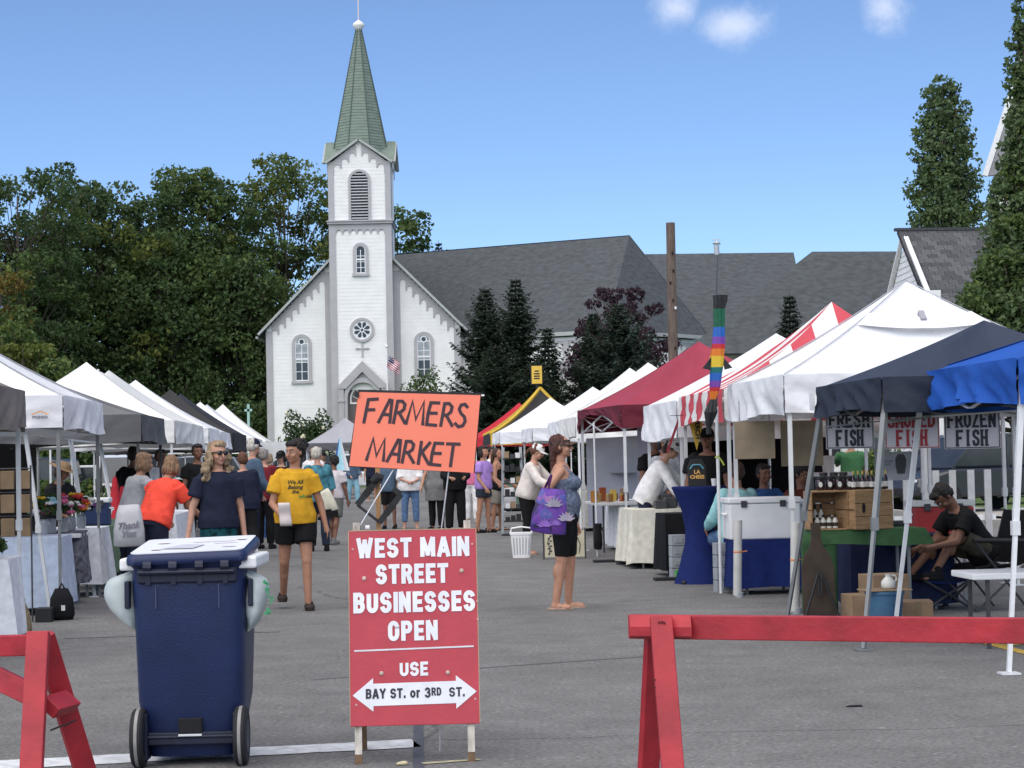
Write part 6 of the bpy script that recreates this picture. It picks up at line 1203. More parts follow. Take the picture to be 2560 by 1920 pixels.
# ------------------------------------------------------------ tables, goods and small things on the stalls
def table(name, label, c, L, W, h, rot=ST, top=m_wframe, leg=m_steel_g, group=None):
    t = thing(name, label, 'table', (c.x, c.y, 0), rot, group); q = MB(); q.bb(-L/2, L/2, -W/2, W/2, h-.045, h); q.build('tabletop', top, t, bevel=.008)
    for sx in (-1, 1):
        for sy in (-1, 1): q = MB(); q.bar((sx*(L/2-.12), sy*(W/2-.06), 0), (sx*(L/2-.12), sy*(W/2-.06), h-.05), .026, .026); q.build('leg', leg, t)
    return t
def tcloth(label, c, L, W, h, m, rot=ST, drop=None, seed=0, group=None, folds=1.0):
    t = thing('tablecloth', label, 'tablecloth', (c.x, c.y, 0), rot, group); drop = drop if drop is not None else h-.06; q = MB(); per = [(-L/2, -W/2), (L/2, -W/2), (L/2, W/2), (-L/2, W/2)]
    pts = []
    for i in range(4):
        a, b = Vector(per[i]), Vector(per[(i+1) % 4]); n = max(8, int((b-a).length/.05)); d = (b-a).normalized(); out = Vector((d.y, -d.x))
        for k in range(n): pts.append((a+(b-a)*(k/n), out, min(k, n-k)/n))
    N_ = len(pts); rg = np.random.default_rng(seed); ph = rg.uniform(0, 6, 4); rows = 9; vs = []
    for j in range(rows+1):
        v = j/rows
        for i, (p, o_, e) in enumerate(pts):
            s = i*.05; w = (math.sin(s*21+ph[0])*.5+math.sin(s*34+ph[1])*.3+math.sin(s*11+ph[2])*.5)*.022*folds*v**.8; x = p+o_*(.008+.035*v+w)
            if e < .06: x += (p.normalized()*.02*v)
            vs.append((x.x, x.y, h+.005-drop*v+.012*math.sin(s*6+ph[3])*v))
    q.add(vs, [(j*N_+i, j*N_+(i+1) % N_, (j+1)*N_+(i+1) % N_, (j+1)*N_+i) for j in range(rows) for i in range(N_)]); q.add([vs[i] for i in range(N_)], [tuple(range(N_))]); o = q.build('cloth', m, t, smooth=50); recalc(o); return t
def boxthing(name, label, cat, c, z, d, m, rot=ST, bevel=.006, group=None, part=None):
    t = thing(name, label, cat, (c.x, c.y, z), rot, group); q = MB(); q.bb(-d[0]/2, d[0]/2, -d[1]/2, d[1]/2, 0, d[2]); q.build(part or name+'_body', m, t, bevel=bevel); return t
def cooler(label, c, z, d, body, lid, rot=ST, lidh=.06):
    t = boxthing('cooler', label, 'cooler', c, z, (d[0], d[1], d[2]-lidh), body, rot, .015, part='box'); q = MB(); q.bb(-d[0]/2-.012, d[0]/2+.012, -d[1]/2-.012, d[1]/2+.012, d[2]-lidh+.003, d[2]); q.build('lid', lid, t, bevel=.012)
    for sx in (-.3, .25): q = MB(); q.bb(sx*d[0]-.03, sx*d[0]+.03, -d[1]/2-.022, -d[1]/2-.008, d[2]-lidh-.035, d[2]-lidh+.03); q.build('latch', m_steel_b, t, bevel=.003)
    for sx in (-1, 1): q = MB(); q.tube([(sx*d[0]/2, -.1, d[2]*.62), (sx*(d[0]/2+.03), -.08, d[2]*.60), (sx*(d[0]/2+.03), .08, d[2]*.60), (sx*d[0]/2, .1, d[2]*.62)], .012); q.build('handle', lid, t)
    return t
C_IV = cloth('ivory_cloth', (.68, .65, .55), bump=.2); C_WCL = cloth('white_tablecloth', (.72, .73, .76), bump=.2); C_BWCL = cloth('pale_blue_tablecloth', (.50, .57, .70), bump=.3); C_GCL = cloth('green_tablecloth', (.045, .105, .045), bump=.3); C_BCL = cloth('royal_blue_tablecloth', (.012, .024, .12), bump=.3)
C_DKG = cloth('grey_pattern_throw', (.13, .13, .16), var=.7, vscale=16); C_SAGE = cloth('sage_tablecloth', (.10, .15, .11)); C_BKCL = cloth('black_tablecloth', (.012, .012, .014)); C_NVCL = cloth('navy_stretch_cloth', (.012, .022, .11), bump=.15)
m_crate = mat('crate_wood', (.33, .20, .10), rough=.8, var=.28, vscale=6, bump=.4, bscale=20, stretch=(1, 1, 5)); m_card = mat('cardboard', (.30, .20, .12), rough=.9, var=.15); m_ply = mat('dark_plywood', (.05, .034, .024), rough=.8, var=.25, vscale=6)
m_pvc = mat('white_pvc_pipe', (.55, .54, .51), rough=.45, var=.12, vscale=5); m_wt = mat('grey_weight_plastic', (.33, .35, .37), rough=.6, var=.12); m_green = mat('green_plastic', (.10, .42, .08), rough=.5, var=.1)
m_tub = mat('teal_blue_tub', (.045, .12, .21), rough=.5, var=.12); m_tan = mat('tan_board', (.25, .20, .14), rough=.9, var=.12); m_gold = mat('gold_foil', (.55, .38, .10), rough=.35, metal=.6, var=.1); m_jar = mat('dark_jam_glass', (.025, .012, .015), rough=.12, var=.1, spec=.6); m_label = mat('paper_label', (.66, .66, .64), rough=.8, var=.05); m_jug = mat('white_jug', (.66, .65, .60), rough=.45, var=.06)
m_redp = mat('red_plastic', (.34, .03, .03), rough=.5, var=.1); m_strap = mat('orange_strap', (.72, .22, .06), rough=.7, var=0)
# white cooler on its blue clothed table (under the white canopy)
c = gx(1912, 1400, 21.2); table('folding_table', 'low folding table under the royal blue cloth and white cooler', c, .70, .55, .54); tcloth('royal blue cloth on the low table under the white cooler', c, .72, .57, .545, C_BCL, seed=1)
cooler('large white cooler with dark latches on the blue clothed table', gx(1905, 1400, 21.2), .55, (.72, .45, .42), m_wframe, m_wframe)
cooler('smaller white cooler beside the large white one', gx(2006, 1400, 21.6), .55, (.30, .40, .38), m_wframe, m_wframe); table('folding_table', 'small table carrying the smaller white cooler', gx(2006, 1400, 21.6), .34, .5, .545)
# green table with crates, jars and bottles
tc_ = gx(2158, 1400, 18.0); table('folding_table', 'folding table under the green cloth', tc_, .94, .5, .74); tcloth('green cloth hanging over the table with wooden crates', tc_, .95, .52, .745, C_GCL, seed=2, drop=.13)
tw = gx(2046, 1400, 17.72); t = thing('green_drape', 'green cloth length hanging to the ground behind the bottle shaped board', 'cloth', (tw.x, tw.y, 0), ST); q = MB(); q.grid(lambda u, v: Vector((-.155+.31*u, -.03-.02*math.sin(u*17)*(1-v), .06+.65*v)), 20, 8); q.build('cloth', C_GCL, t, smooth=180, solid=.008)
def crate(label, c, z, w, d, h, rot, open_front):
    t = thing('wooden_crate', label, 'crate', (c.x, c.y, z), rot, 'wooden crates on the green cloth'); th = .014
    def pl(n, *b): q = MB(); q.bb(*b); q.build(n, m_crate, t, bevel=.002)
    for k in range(3): pl('plank', -w/2, w/2, d/2-th, d/2, h*k/3+.004, h*(k+1)/3-.003)
    for s_ in (-1, 1):
        xa, xb = sorted((s_*w/2, s_*(w/2-th)))
        for k in range(2): pl('plank', xa, xb, -d/2, d/2-th-.001, h*k/2+.004, h*(k+1)/2-.003)
    pl('plank', -w/2+th+.001, w/2-th-.001, -d/2, d/2-th-.001, .0, th); pl('plank', -w/2+th+.001, w/2-th-.001, -d/2, d/2-th-.001, h-th, h)
    if not open_front:
        for k in range(3): pl('plank', -w/2, w/2, -d/2-th, -d/2-.001, h*k/3+.002, h*(k+1)/3-.002)
        q = MB(); q.loft([(0, 0, -.003, .016, .045), (0, 0, .003, .016, .045)], 14, M=Matrix.Translation((-w*.28, -d/2-th-.001, h*.55)) @ Matrix.Rotation(R(90), 4, 'X')); q.build('hand_hole', m_dark, t)
    else: q = MB(); q.bb(-w/2+th, -w/2+th+.004, -.04, .0, h*.45, h*.6); q.build('hand_hole', m_dark, t)
    return t
k1 = crate('open fronted wooden crate with small white jugs inside', at(2066, 1322, 17.85), .75, .325, .30, .335, R(4), True); k2 = crate('closed wooden crate with an oval hand hole, right of the open crate', at(2160, 1322, 17.85), .75, .38, .30, .335, R(24), False)
def bottle(label, p, r, h, m, capm, group, name='bottle'):
    t = thing(name, label, 'bottle', p, 0, group); q = MB(); q.lathe([(r*.95, 0), (r, .01), (r, h*.52), (r*.85, h*.62), (r*.36, h*.76), (r*.33, h*.86)], (0, 0, 0), 14); q.build('glass', m, t, smooth=50); q = MB(); q.lathe([(r*.40, h*.80), (r*.42, h), (r*.3, h*1.005)], (0, 0, 0), 12); q.build('cap', capm, t, smooth=50)
    q = MB(); q.lathe([(r*1.01, h*.14), (r*1.01, h*.42)], (0, 0, 0), 14); q.build('label_band', m_label if m is not m_jug else m_ply, t, smooth=60); return t
for i, px in enumerate((2050, 2074, 2098, 2122)):
    p = at(px, 1222, 17.82+.02*(i % 2)); t = thing('jam_jar', 'white labelled jam jar, %s from left in the front row on crates' % ORD[i], 'jar', (p.x, p.y, 1.087), 0, 'jam jars on the crates'); q = MB(); q.lathe([(.034, 0), (.037, .01), (.037, .085), (.03, .095)], n=14); q.build('glass', m_jar, t, smooth=50); q = MB(); q.lathe([(.037, .095), (.037, .118), (.03, .12)], n=14); q.build('lid', m_black, t, smooth=40)
    q = MB(); q.loft([(0, 0, 0, .017, .024), (0, 0, .003, .017, .024)], 14, M=Matrix.Translation((0, -.0365, .05)) @ Matrix.Rotation(R(90), 4, 'X')); q.build('label_oval', m_label, t)
for i, px in enumerate((2062, 2088, 2112)):
    p = at(px, 1200, 17.95); t = thing('jam_jar', 'jam jar in the back row on the crates, %s from the left' % ORD[i], 'jar', (p.x, p.y+.07, 1.087), 0, 'jam jars on the crates, back row'); q = MB(); q.lathe([(.034, 0), (.037, .01), (.037, .115), (.03, .125)], n=14); q.build('glass', m_jar, t, smooth=50); q = MB(); q.lathe([(.037, .125), (.037, .148), (.03, .15)], n=14); q.build('lid', m_black, t, smooth=40)
for i in range(8):
    p = at(2134+i*11.5, 1222, 17.80+.09*(i % 2)); bottle('dark gold necked bottle on the closed crate, %s from the left' % ORD[i], (p.x, p.y, 1.087), .021, .16, m_jar, m_gold, 'gold necked bottles on the crates')
for i in range(6):
    p = at(2042+(i % 4)*15, 1318, 17.8); bottle('little white syrup jug inside the open crate, %s row, %s from the left' % (('front', 'back')[i // 4], ORD[i % 4]), (p.x, 17.75+.11*(i // 4)+.02, .766+(.095 if False else 0)), .024, .115 if i < 4 else .20, m_jug, m_black, 'white syrup jugs in the crate', 'syrup_jug')
# bottle shaped board on an easel
p = gx(2050, 1500, 16.9); t = thing('cutout_sign', 'dark plywood board cut in the shape of a bottle, leaning on a black easel', 'sign', (p.x, p.y, .04), ST); prof = [(-.135, 0), (-.135, .42), (-.11, .50), (-.055, .58), (-.04, .64), (-.04, .77), (.04, .77), (.04, .64), (.055, .58), (.11, .50), (.135, .42), (.135, 0)]
q = MB(); q.prism([(a, b) for a, b in prof][::-1], (0, 0, .03), (1, 0, 0), (0, .12, 1), .018); recalc(q.build('board', m_ply, t, bevel=.003))
e_ = thing('easel', 'black folding easel holding the bottle shaped board', 'easel', (p.x, p.y-.045, 0), ST)
for s_ in (-1, 1): q = MB(); q.tube([(s_*.02, .01, .42), (s_*.17, -.05, .0)], .010); q.build('leg', m_black, e_)
q = MB(); q.tube([(.0, .16, .40), (.03, .34, .0)], .010); q.build('leg', m_black, e_); q = MB(); q.tube([(-.10, -.03, .10), (.10, -.03, .10)], .010); q.tube([(-.012, .02, .46), (-.012, -.0, .25)], .008); q.tube([(.012, .02, .46), (.012, -.0, .25)], .008); q.build('crossbar', m_black, e_)
# tub, jug, boxes
p = gx(2212, 1500, 16.2); t = thing('tub', 'teal blue plastic tub on the ground under the navy canopy', 'tub', p); q = MB(); q.lathe([(.115, .0), (.145, .30), (.155, .305), (.155, .33), (.145, .33), (.138, .29), (.11, .03)], n=24); q.build('tub_body', m_tub, t, smooth=40)
b_ = boxthing('cardboard_flap', 'flat cardboard sheet lying across the teal tub', 'cardboard', p, .331, (.36, .26, .012), m_card, rot=R(12)); j = thing('jug', 'small white jug with a loop handle on the cardboard over the tub', 'jug', (p.x+.03, p.y, .344), R(20)); q = MB(); q.lathe([(.04, 0), (.055, .015), (.055, .055), (.03, .085), (.022, .09), (.022, .11), (.027, .115)], n=18); q.build('jug_body', m_jug, j, smooth=50); q = MB(); q.tube([(.022, 0, .10), (.065, 0, .10), (.075, 0, .07), (.052, 0, .045)], .008); q.build('handle', m_jug, j, smooth=180)
for (px, Y, z, d, rt, lab) in ((2160, 16.9, 0, (.30, .3, .26), 8, 'cardboard box on the ground behind the teal tub'), (2290, 16.6, 0, (.24, .3, .22), -6, 'cardboard box right of the teal tub'), (2210, 17.2, .0, (.32, .3, .40), 14, 'taller cardboard box in the shade under the green cloth')):
    t = boxthing('cardboard_box', lab, 'box', gx(px, 1500, Y), z, d, m_card, R(rt), .004, part='carton'); q = MB(); q.bb(-.025, .025, -d[1]/2-.003, -d[1]/2, .02, d[2]); q.build('tape', mat('brown_tape', (.22, .15, .08), rough=.4), t)
# navy cloth and black crates, red cooler
c = gx(2235, 1400, 18.7); t = tcloth('dark navy cloth under the second row of goods', c, .9, .5, .66, cloth('dark_navy_cloth', (.014, .020, .055)), seed=4); table('folding_table', 'table hidden by the dark navy cloth', c, .88, .48, .655)
t = boxthing('plastic_crate', 'black plastic crate beside the closed wooden crate', 'crate', gx(2236, 1400, 18.3), .667, (.20, .28, .13), m_black, part='crate_body')
for k in range(4): q = MB(); q.bb(-.08, .08, -.146, -.141, .02+k*.028, .034+k*.028); q.build('slot', m_steel_b, t)
cooler('red cooler with a long pale lid behind the seated boy', gx(2352, 1400, 19.6), .60, (.56, .36, .34), m_redp, m_label); table('folding_table', 'low table under the red cooler', gx(2352, 1400, 19.6), .6, .45, .595)
# camp chair under the boy
cb = gx(2462, 1500, 18.4); t = thing('camp_chair', 'dark folding camp chair under the slumped boy', 'chair', cb, R(-70)); zs_ = .40
q = MB(); q.grid(lambda u, v: Vector((-.26+.52*u, -.25+.5*v, zs_-.05*math.sin(math.pi*u)+.03*(v-.5))), 8, 6); q.build('seat', C_BKCL, t, solid=.012); q = MB(); q.grid(lambda u, v: Vector((-.26+.52*u, .26+.14*v+.03*math.sin(math.pi*u), zs_-.0+.46*v)), 8, 6); q.build('backrest', C_BKCL, t, solid=.012)
for s_ in (-1, 1):
    q = MB(); q.tube([(s_*.27, -.27, 0), (s_*.27, .28, zs_+.02)], .011); q.build('leg', m_steel_b, t); q = MB(); q.tube([(s_*.27, .27, 0), (s_*.27, -.26, zs_+.22)], .011); q.build('leg', m_steel_b, t); q = MB(); q.tube([(s_*.27, -.27, zs_+.22), (s_*.27, .33, zs_+.20)], .02); q.build('armrest', m_black, t); q = MB(); q.tube([(s_*.27, .26, zs_-.02), (s_*.27, .41, zs_+.47)], .011); q.build('upright', m_steel_b, t)
q = MB(); q.tube([(-.27, -.27, .02), (.27, -.27, .30)], .009); q.tube([(.27, -.27, .02), (-.27, -.27, .30)], .009); q.build('cross_brace', m_steel_b, t)
ft = gx(2340, 1500, 18.6); t = thing('camp_stool', 'navy folding stool with slanted cloth under the boys feet', 'stool', ft, R(20)); q = MB(); q.grid(lambda u, v: Vector((-.24+.5*u, -.2+.4*v, .27+.10*(1-u)*0-.04*math.sin(math.pi*u))), 8, 4); q.build('seat', C_BCL, t, solid=.012)
for sy in (-1, 1): q = MB(); q.tube([(-.24, sy*.2, 0), (.25, sy*.2, .27)], .012); q.tube([(.25, sy*.2, 0), (-.24, sy*.2, .27)], .012); q.build('leg', m_steel_b, t)
# white folding table at the right edge
c = gx(2560, 1500, 15.0); table('folding_table', 'white plastic folding table at the right edge under the royal blue canopy', c, .90, .55, .535, top=m_wframe, leg=m_steel_b)
q = boxthing('price_holder', 'small white price holder on a stand at the right edge', 'sign', gx(2556, 1400, 18.6), .62, (.16, .03, .26), m_label, part='panel')
# fish signs
def slab(ch):
    G = {'F': [[(.12, 0), (.12, 1)], [(.12, .96), (.78, .96)], [(.12, .5), (.6, .5)]], 'R': [[(.12, 0), (.12, 1)], [(.12, .96), (.6, .96), (.72, .84), (.72, .62), (.6, .5), (.12, .5)], [(.42, .5), (.80, .04)]], 'E': [[(.12, 0), (.12, 1)], [(.12, .96), (.76, .96)], [(.12, .5), (.58, .5)], [(.12, .04), (.78, .04)]],
         'S': [[(.74, .76), (.66, .93), (.42, .97), (.18, .88), (.16, .66), (.34, .54), (.58, .46), (.74, .32), (.70, .1), (.44, .03), (.2, .08), (.12, .28)]], 'H': [[(.16, 0), (.16, 1)], [(.74, 0), (.74, 1)], [(.16, .5), (.74, .5)]], 'I': [[(.45, 0), (.45, 1)]],
         'M': [[(.1, 0), (.1, 1)], [(.1, .98), (.45, .25), (.8, .98)], [(.8, 1), (.8, 0)]], 'O': [[(.45, .97), (.2, .85), (.12, .5), (.2, .15), (.45, .03), (.7, .15), (.78, .5), (.7, .85), (.45, .97)]], 'K': [[(.14, 0), (.14, 1)], [(.74, .97), (.2, .45)], [(.34, .56), (.78, .03)]], 'D': [[(.14, 0), (.14, 1)], [(.14, .96), (.5, .96), (.74, .78), (.76, .5), (.74, .22), (.5, .04), (.14, .04)]], 'Z': [[(.14, .96), (.76, .96), (.14, .04), (.78, .04)]], 'N': [[(.14, 0), (.14, 1)], [(.14, .97), (.76, .03)], [(.76, 0), (.76, 1)]]}
    S_ = {'F': [(.12, 0)], 'R': [(.12, 0), (.80, .03)], 'H': [(.16, 0), (.16, .97), (.74, 0), (.74, .97)], 'I': [(.45, 0), (.45, .97)], 'M': [(.1, 0), (.8, 0)], 'K': [(.14, 0), (.14, .97), (.74, .97), (.78, .02)], 'N': [(.14, 0), (.76, .97)]}
    return G[ch], S_.get(ch, [])
def word(mb, w, o, ux, uy, W, H, st):
    cw = W/len(w)
    for i, ch in enumerate(w):
        g_, se = slab(ch); oo = Vector(o)+Vector(ux)*(i*cw)
        for k, s_ in enumerate(g_): stroke_text(mb, [[(a, b) for a, b in s_]], st, oo-Vector((0, .0004*k, 0)), ux, uy, (cw*.96, H))
        for (a, b) in se: stroke_text(mb, [[(a-.17, b+.015), (a+.17, b+.015)]], st*.55, oo-Vector((0, .002, 0)), ux, uy, (cw*1.02, H))
m_fred = mat('sign_dark_red', (.22, .02, .03), rough=.7, var=0); m_fblk = mat('sign_navy_black', (.018, .02, .03), rough=.7, var=0); m_fbd = mat('fish_sign_grey_white', (.36, .36, .40), rough=.6, var=.05)
for (x0, x1, w1_, m_, lab) in ((2066, 2186, 'FRESH', m_fblk, 'grey white fresh fish sign in dark slab letters, leftmost of the three fish signs'), (2213, 2350, 'SMOKED', m_fred, 'grey white smoked fish sign in dark red slab letters, middle of the three'), (2362, 2502, 'FROZEN', m_fblk, 'grey white frozen fish sign in dark slab letters, rightmost of the three')):
    Y = 18.75; a, b = at(x0, 1123, Y), at(x1, 1121, Y); W = b.x-a.x; H = .36; t = thing('fish_sign', lab, 'sign', (a.x, Y, a.z), 0, 'hanging fish signs'); q = MB(); q.bb(0, W, 0, .012, 0, H); bd = q.build('board', m_fbd, t)
    q = MB()
    for (xa, xb, za, zb_) in ((.006, W-.006, .006, .014), (.006, W-.006, H-.014, H-.006), (.006, .014, .0145, H-.0145), (W-.014, W-.006, .0145, H-.0145)): q.bb(xa, xb, -.002, .001, za, zb_)
    q.build('border_line', m_, t)
    q = MB(); word(q, w1_, (.03, -.003, .195), (1, 0, 0), (0, 0, 1), W-.06, .135, .024); q.build('lettering', m_, t); q = MB(); word(q, 'FISH', (W*.21, -.003, .03), (1, 0, 0), (0, 0, 1), W*.58, .135, .026); q.build('lettering', m_, t)
    for x in (.05, W-.05): q = MB(); q.tube([(x, .006, H), (x, .006, H+.30)], .003, 5); q.build('hanging_cord', m_black, t)
for (x0, x1, y0, y1, Y, lab) in ((1838, 1936, 1052, 1148, 20.0, 'plain tan board hanging under the white canopy, left of the post'), (1954, 2056, 1050, 1166, 20.3, 'plain tan board hanging under the white canopy, right of the post')):
    a, b = at(x0, y1, Y), at(x1, y0, Y); t = thing('hanging_board', lab, 'board', (a.x, Y, a.z)); q = MB(); q.bb(0, b.x-a.x, 0, .015, 0, b.z-a.z); q.build('board', m_tan, t)
    for x in (.05, b.x-a.x-.05): q = MB(); q.tube([(x, .007, b.z-a.z), (x, .007, b.z-a.z+.2)], .003, 5); q.build('hanging_cord', m_black, t)
a, b = at(2188, 1202, 19.2), at(2286, 1128, 19.2); t = thing('printed_sheet', 'pale sheet with a dark bottle drawing hanging below the smoked fish sign', 'poster', (a.x, 19.2, a.z)); q = MB(); q.bb(0, b.x-a.x, 0, .004, 0, b.z-a.z); q.build('sheet', mat('grey_sheet', (.34, .34, .37), rough=.7, var=.12, vscale=12), t); q = MB(); q.loft([(.24, 0, .06, .035, .003), (.24, 0, .14, .05, .003), (.24, 0, .20, .05, .003), (.24, 0, .24, .03, .003)], 12); q.build('drawing', m_steel_b, t)
q = MB(); q.bb(.09, .17, -.003, -.001, .17, .185); q.bb(.09, .15, -.003, -.001, .145, .155); q.build('text_line', m_ink, t)
c = at(2071, 1180, 22.5); t = thing('bucket', 'white lidded bucket in the shade behind the jam jars', 'bucket', (c.x, c.y, c.z)); q = MB(); q.lathe([(.06, 0), (.07, .14), (.078, .145), (.078, .17), (.03, .178)], n=18); q.build('bucket_body', m_jug, t, smooth=40)
c0 = gx(2071, 1300, 22.5); table('folding_table', 'small table in the shade under the lidded bucket', c0, .5, .4, c.z-.002)
# canopy weights
def pvc(label, px, Y, h, r=.042):
    c = gx(px, 1400, Y); t = thing('pipe_weight', label, 'weight', c, 0, 'white pipe weights strapped to canopy posts'); q = MB(); q.tube([(-.015, 0, .02), (.01, 0, h)], r, 14); q.build('pipe', m_pvc, t, smooth=50); q = MB(); q.lathe([(r+.003, 0), (r+.003, .05), (r-.002, .055)], n=14); q.build('end_cap', m_wt, t, smooth=40)
    q = MB(); q.lathe([(r+.002, h*.58), (r+.004, h*.59), (r+.002, h*.60)], (0, 0, 0), 14); q.tube([(r, 0, h*.59), (r+.05, .0, h*.60)], .006, 5); q.build('strap', m_strap, t)
pvc('white pipe weight strapped at the far post of the large white canopy', 1845, 20.55, .76); pvc('white pipe weight strapped at the near post of the large white canopy', 1988, 18.35, .80); pvc('white pipe weight at the grey canopy on the left of the street', 272, 26.3, .60)
def stackw(label, px, Y, n, greenb=False):
    c = gx(px, 1400, Y); t = thing('weight_stack', label, 'weight', c, R(10), 'grey block weights on canopy posts')
    for k in range(n):
        q = MB(); q.bb(-.085, .085, -.07, .07, k*.128, k*.128+.122); q.bb(-.05, .05, -.078, -.069, k*.128+.03, k*.128+.09); q.build('weight_block', m_wt, t, bevel=.01)
    if greenb: q = MB(); q.bb(-.055, .07, -.10, -.081, .01, .11); q.build('green_tag', m_green, t, bevel=.006)
stackw('stack of four grey block weights with a green tag at the striped canopy post', 1694, 23.8, 4, True); stackw('stack of four grey block weights beside the navy cocktail table', 1806, 21.4, 4)
for (px, py, Y) in ((1530, 1411, 27.9), (1590, 1415, 27.3), (1690, 1450, 23.6)):
    c = gx(px, py, Y); boxthing('base_plate', 'flat black base weight, %s along the row of right canopy posts' % {1530: 'farthest', 1590: 'middle', 1690: 'nearest'}[px], 'weight', c, 0, (.50, .16, .035), m_black, R(6), .006, 'flat black base weights', part='plate')
# cocktail table
c = gx(1752, 1400, 23.0); t = thing('cocktail_table', 'tall round cocktail table in tight navy stretch cloth', 'table', c); q = MB(); q.lathe([(.30, 0), (.24, .18), (.17, .45), (.165, .60), (.20, .80), (.29, 1.02), (.305, 1.05), (.30, 1.065)], n=28); q.build('stretch_cover', C_NVCL, t, smooth=60)
for k in range(4): a = R(45+90*k); q = MB(); q.sph((.29*math.cos(a), .29*math.sin(a), .02), (.04, .04, .03), sub=1); q.build('foot', m_black, t)
s_ = thing('chalk_sign', 'black chalkboard with orange lettering on the cocktail table', 'sign', (c.x-.02, c.y-.05, 1.067), R(5)); q = MB(); q.prism([(-.10, 0), (-.10, .22), (-.06, .30), (.06, .30), (.10, .22), (.10, 0)][::-1], (0, 0, 0), (1, 0, 0), (0, .15, 1), .015); recalc(q.build('board', m_black, s_, bevel=.003))
put_text('lettering', 'LA', .06, mat('chalk_orange', (.75, .42, .12), rough=.8, var=0), s_, plane_M((0, .016, .155), (1, 0, 0), (0, .15, 1)), bold=.002); put_text('lettering', 'CHEES', .055, MATS['chalk_orange'], s_, plane_M((0, .008, .10), (1, 0, 0), (0, .15, 1)), bold=.002)
q = MB(); q.tube([(-.075, .022, .19), (-.04, .028, .235), (.04, .028, .235), (.075, .022, .19)], .009, 6); q.build('blue_arc', mat('chalk_blue', (.12, .35, .45), rough=.8), s_)
cup = thing('cup', 'small white cup at the right edge of the cocktail table', 'cup', (c.x+.16, c.y-.08, 1.067)); q = MB(); q.lathe([(.025, 0), (.035, .08), (.033, .08), (.023, .01)], n=14); q.build('cup_body', m_wframe, cup, smooth=50)
c = gx(1694, 1400, 24.6); table('folding_table', 'small table under the black cloth beside the cocktail table', c, .36, .7, .72); tcloth('black cloth on the small table beside the grey weights', c, .38, .72, .725, C_BKCL, seed=6)
# white clothed table of the seller in white
c = gx(1640, 1400, 26.7); table('folding_table', 'folding table under the ivory cloth', c, .72, 1.2, .73); tcloth('ivory cloth hanging to the ground on the corner stall table', c, .74, 1.22, .735, C_IV, seed=7, folds=1.6)
for i, (px, Y) in enumerate(((1650, 26.3), (1675, 26.5), (1665, 26.9))): p = at(px, 1262, Y); boxthing('display_box', 'dark display box on the ivory cloth, %s by height from the lowest' % ORD[i], 'box', p, .745, (.14, .2, .10+.03*i), m_steel_b, group='dark display boxes on the ivory cloth', part='carton')
# honey table
c = gx(1530, 1400, 31.3); t = table('folding_table', 'dark legged table with honey goods near the cream canopy', c, .62, 1.4, .735, top=m_label, leg=m_steel_b)
rg = np.random.default_rng(3); MH = [mat('honey_amber', (.40, .17, .03), rough=.15), mat('box_yellow', (.62, .44, .08), rough=.6), m_crate, mat('jar_rust', (.30, .07, .02), rough=.3), m_card]
for i in range(11):
    p = Vector((c.x-.26+.05*i, c.y-.5+.25*(i % 4), .737)); m_ = MH[i % 5]
    if i % 3 == 0: boxthing('honey_box', 'boxed honey on the honey table, %s piece counting from the left' % ORD[i], 'box', p, .737, (.10, .10, .17+.05*rg.random()), m_, R(rg.uniform(-20, 20)), .004, 'honey boxes on the table', part='carton')
    else: t = thing('honey_jar', 'honey jar on the honey table, %s piece counting from the left' % ORD[i], 'jar', p, 0, 'honey jars on the table'); q = MB(); q.lathe([(.034, 0), (.036, .09), (.028, .10)], n=12); q.build('glass', m_, t, smooth=50); q = MB(); q.lathe([(.033, .10), (.033, .122)], n=12); q.build('lid', m_gold, t)
c = gx(1497, 1400, 29.5); t = thing('sandbag', 'black sandbag hanging from a canopy post', 'weight', (c.x, c.y, .1)); q = MB(); q.loft([(0, 0, 0, .04, .04), (0, 0, .06, .06, .06), (0, 0, .20, .055, .055), (0, 0, .27, .04, .04), (0, 0, .34, .055, .055), (0, 0, .37, .05, .05)], 14); q.build('bag', C_BKCL, t, smooth=60)
c = gx(1494, 1400, 29.55); t = thing('umbrella_pole', 'thin white pole holding the sandbag by the honey table', 'pole', c); q = MB(); q.tube([(0, 0, 0), (-.01, 0, 1.9)], .014); q.build('shaft', m_steel_w, t)
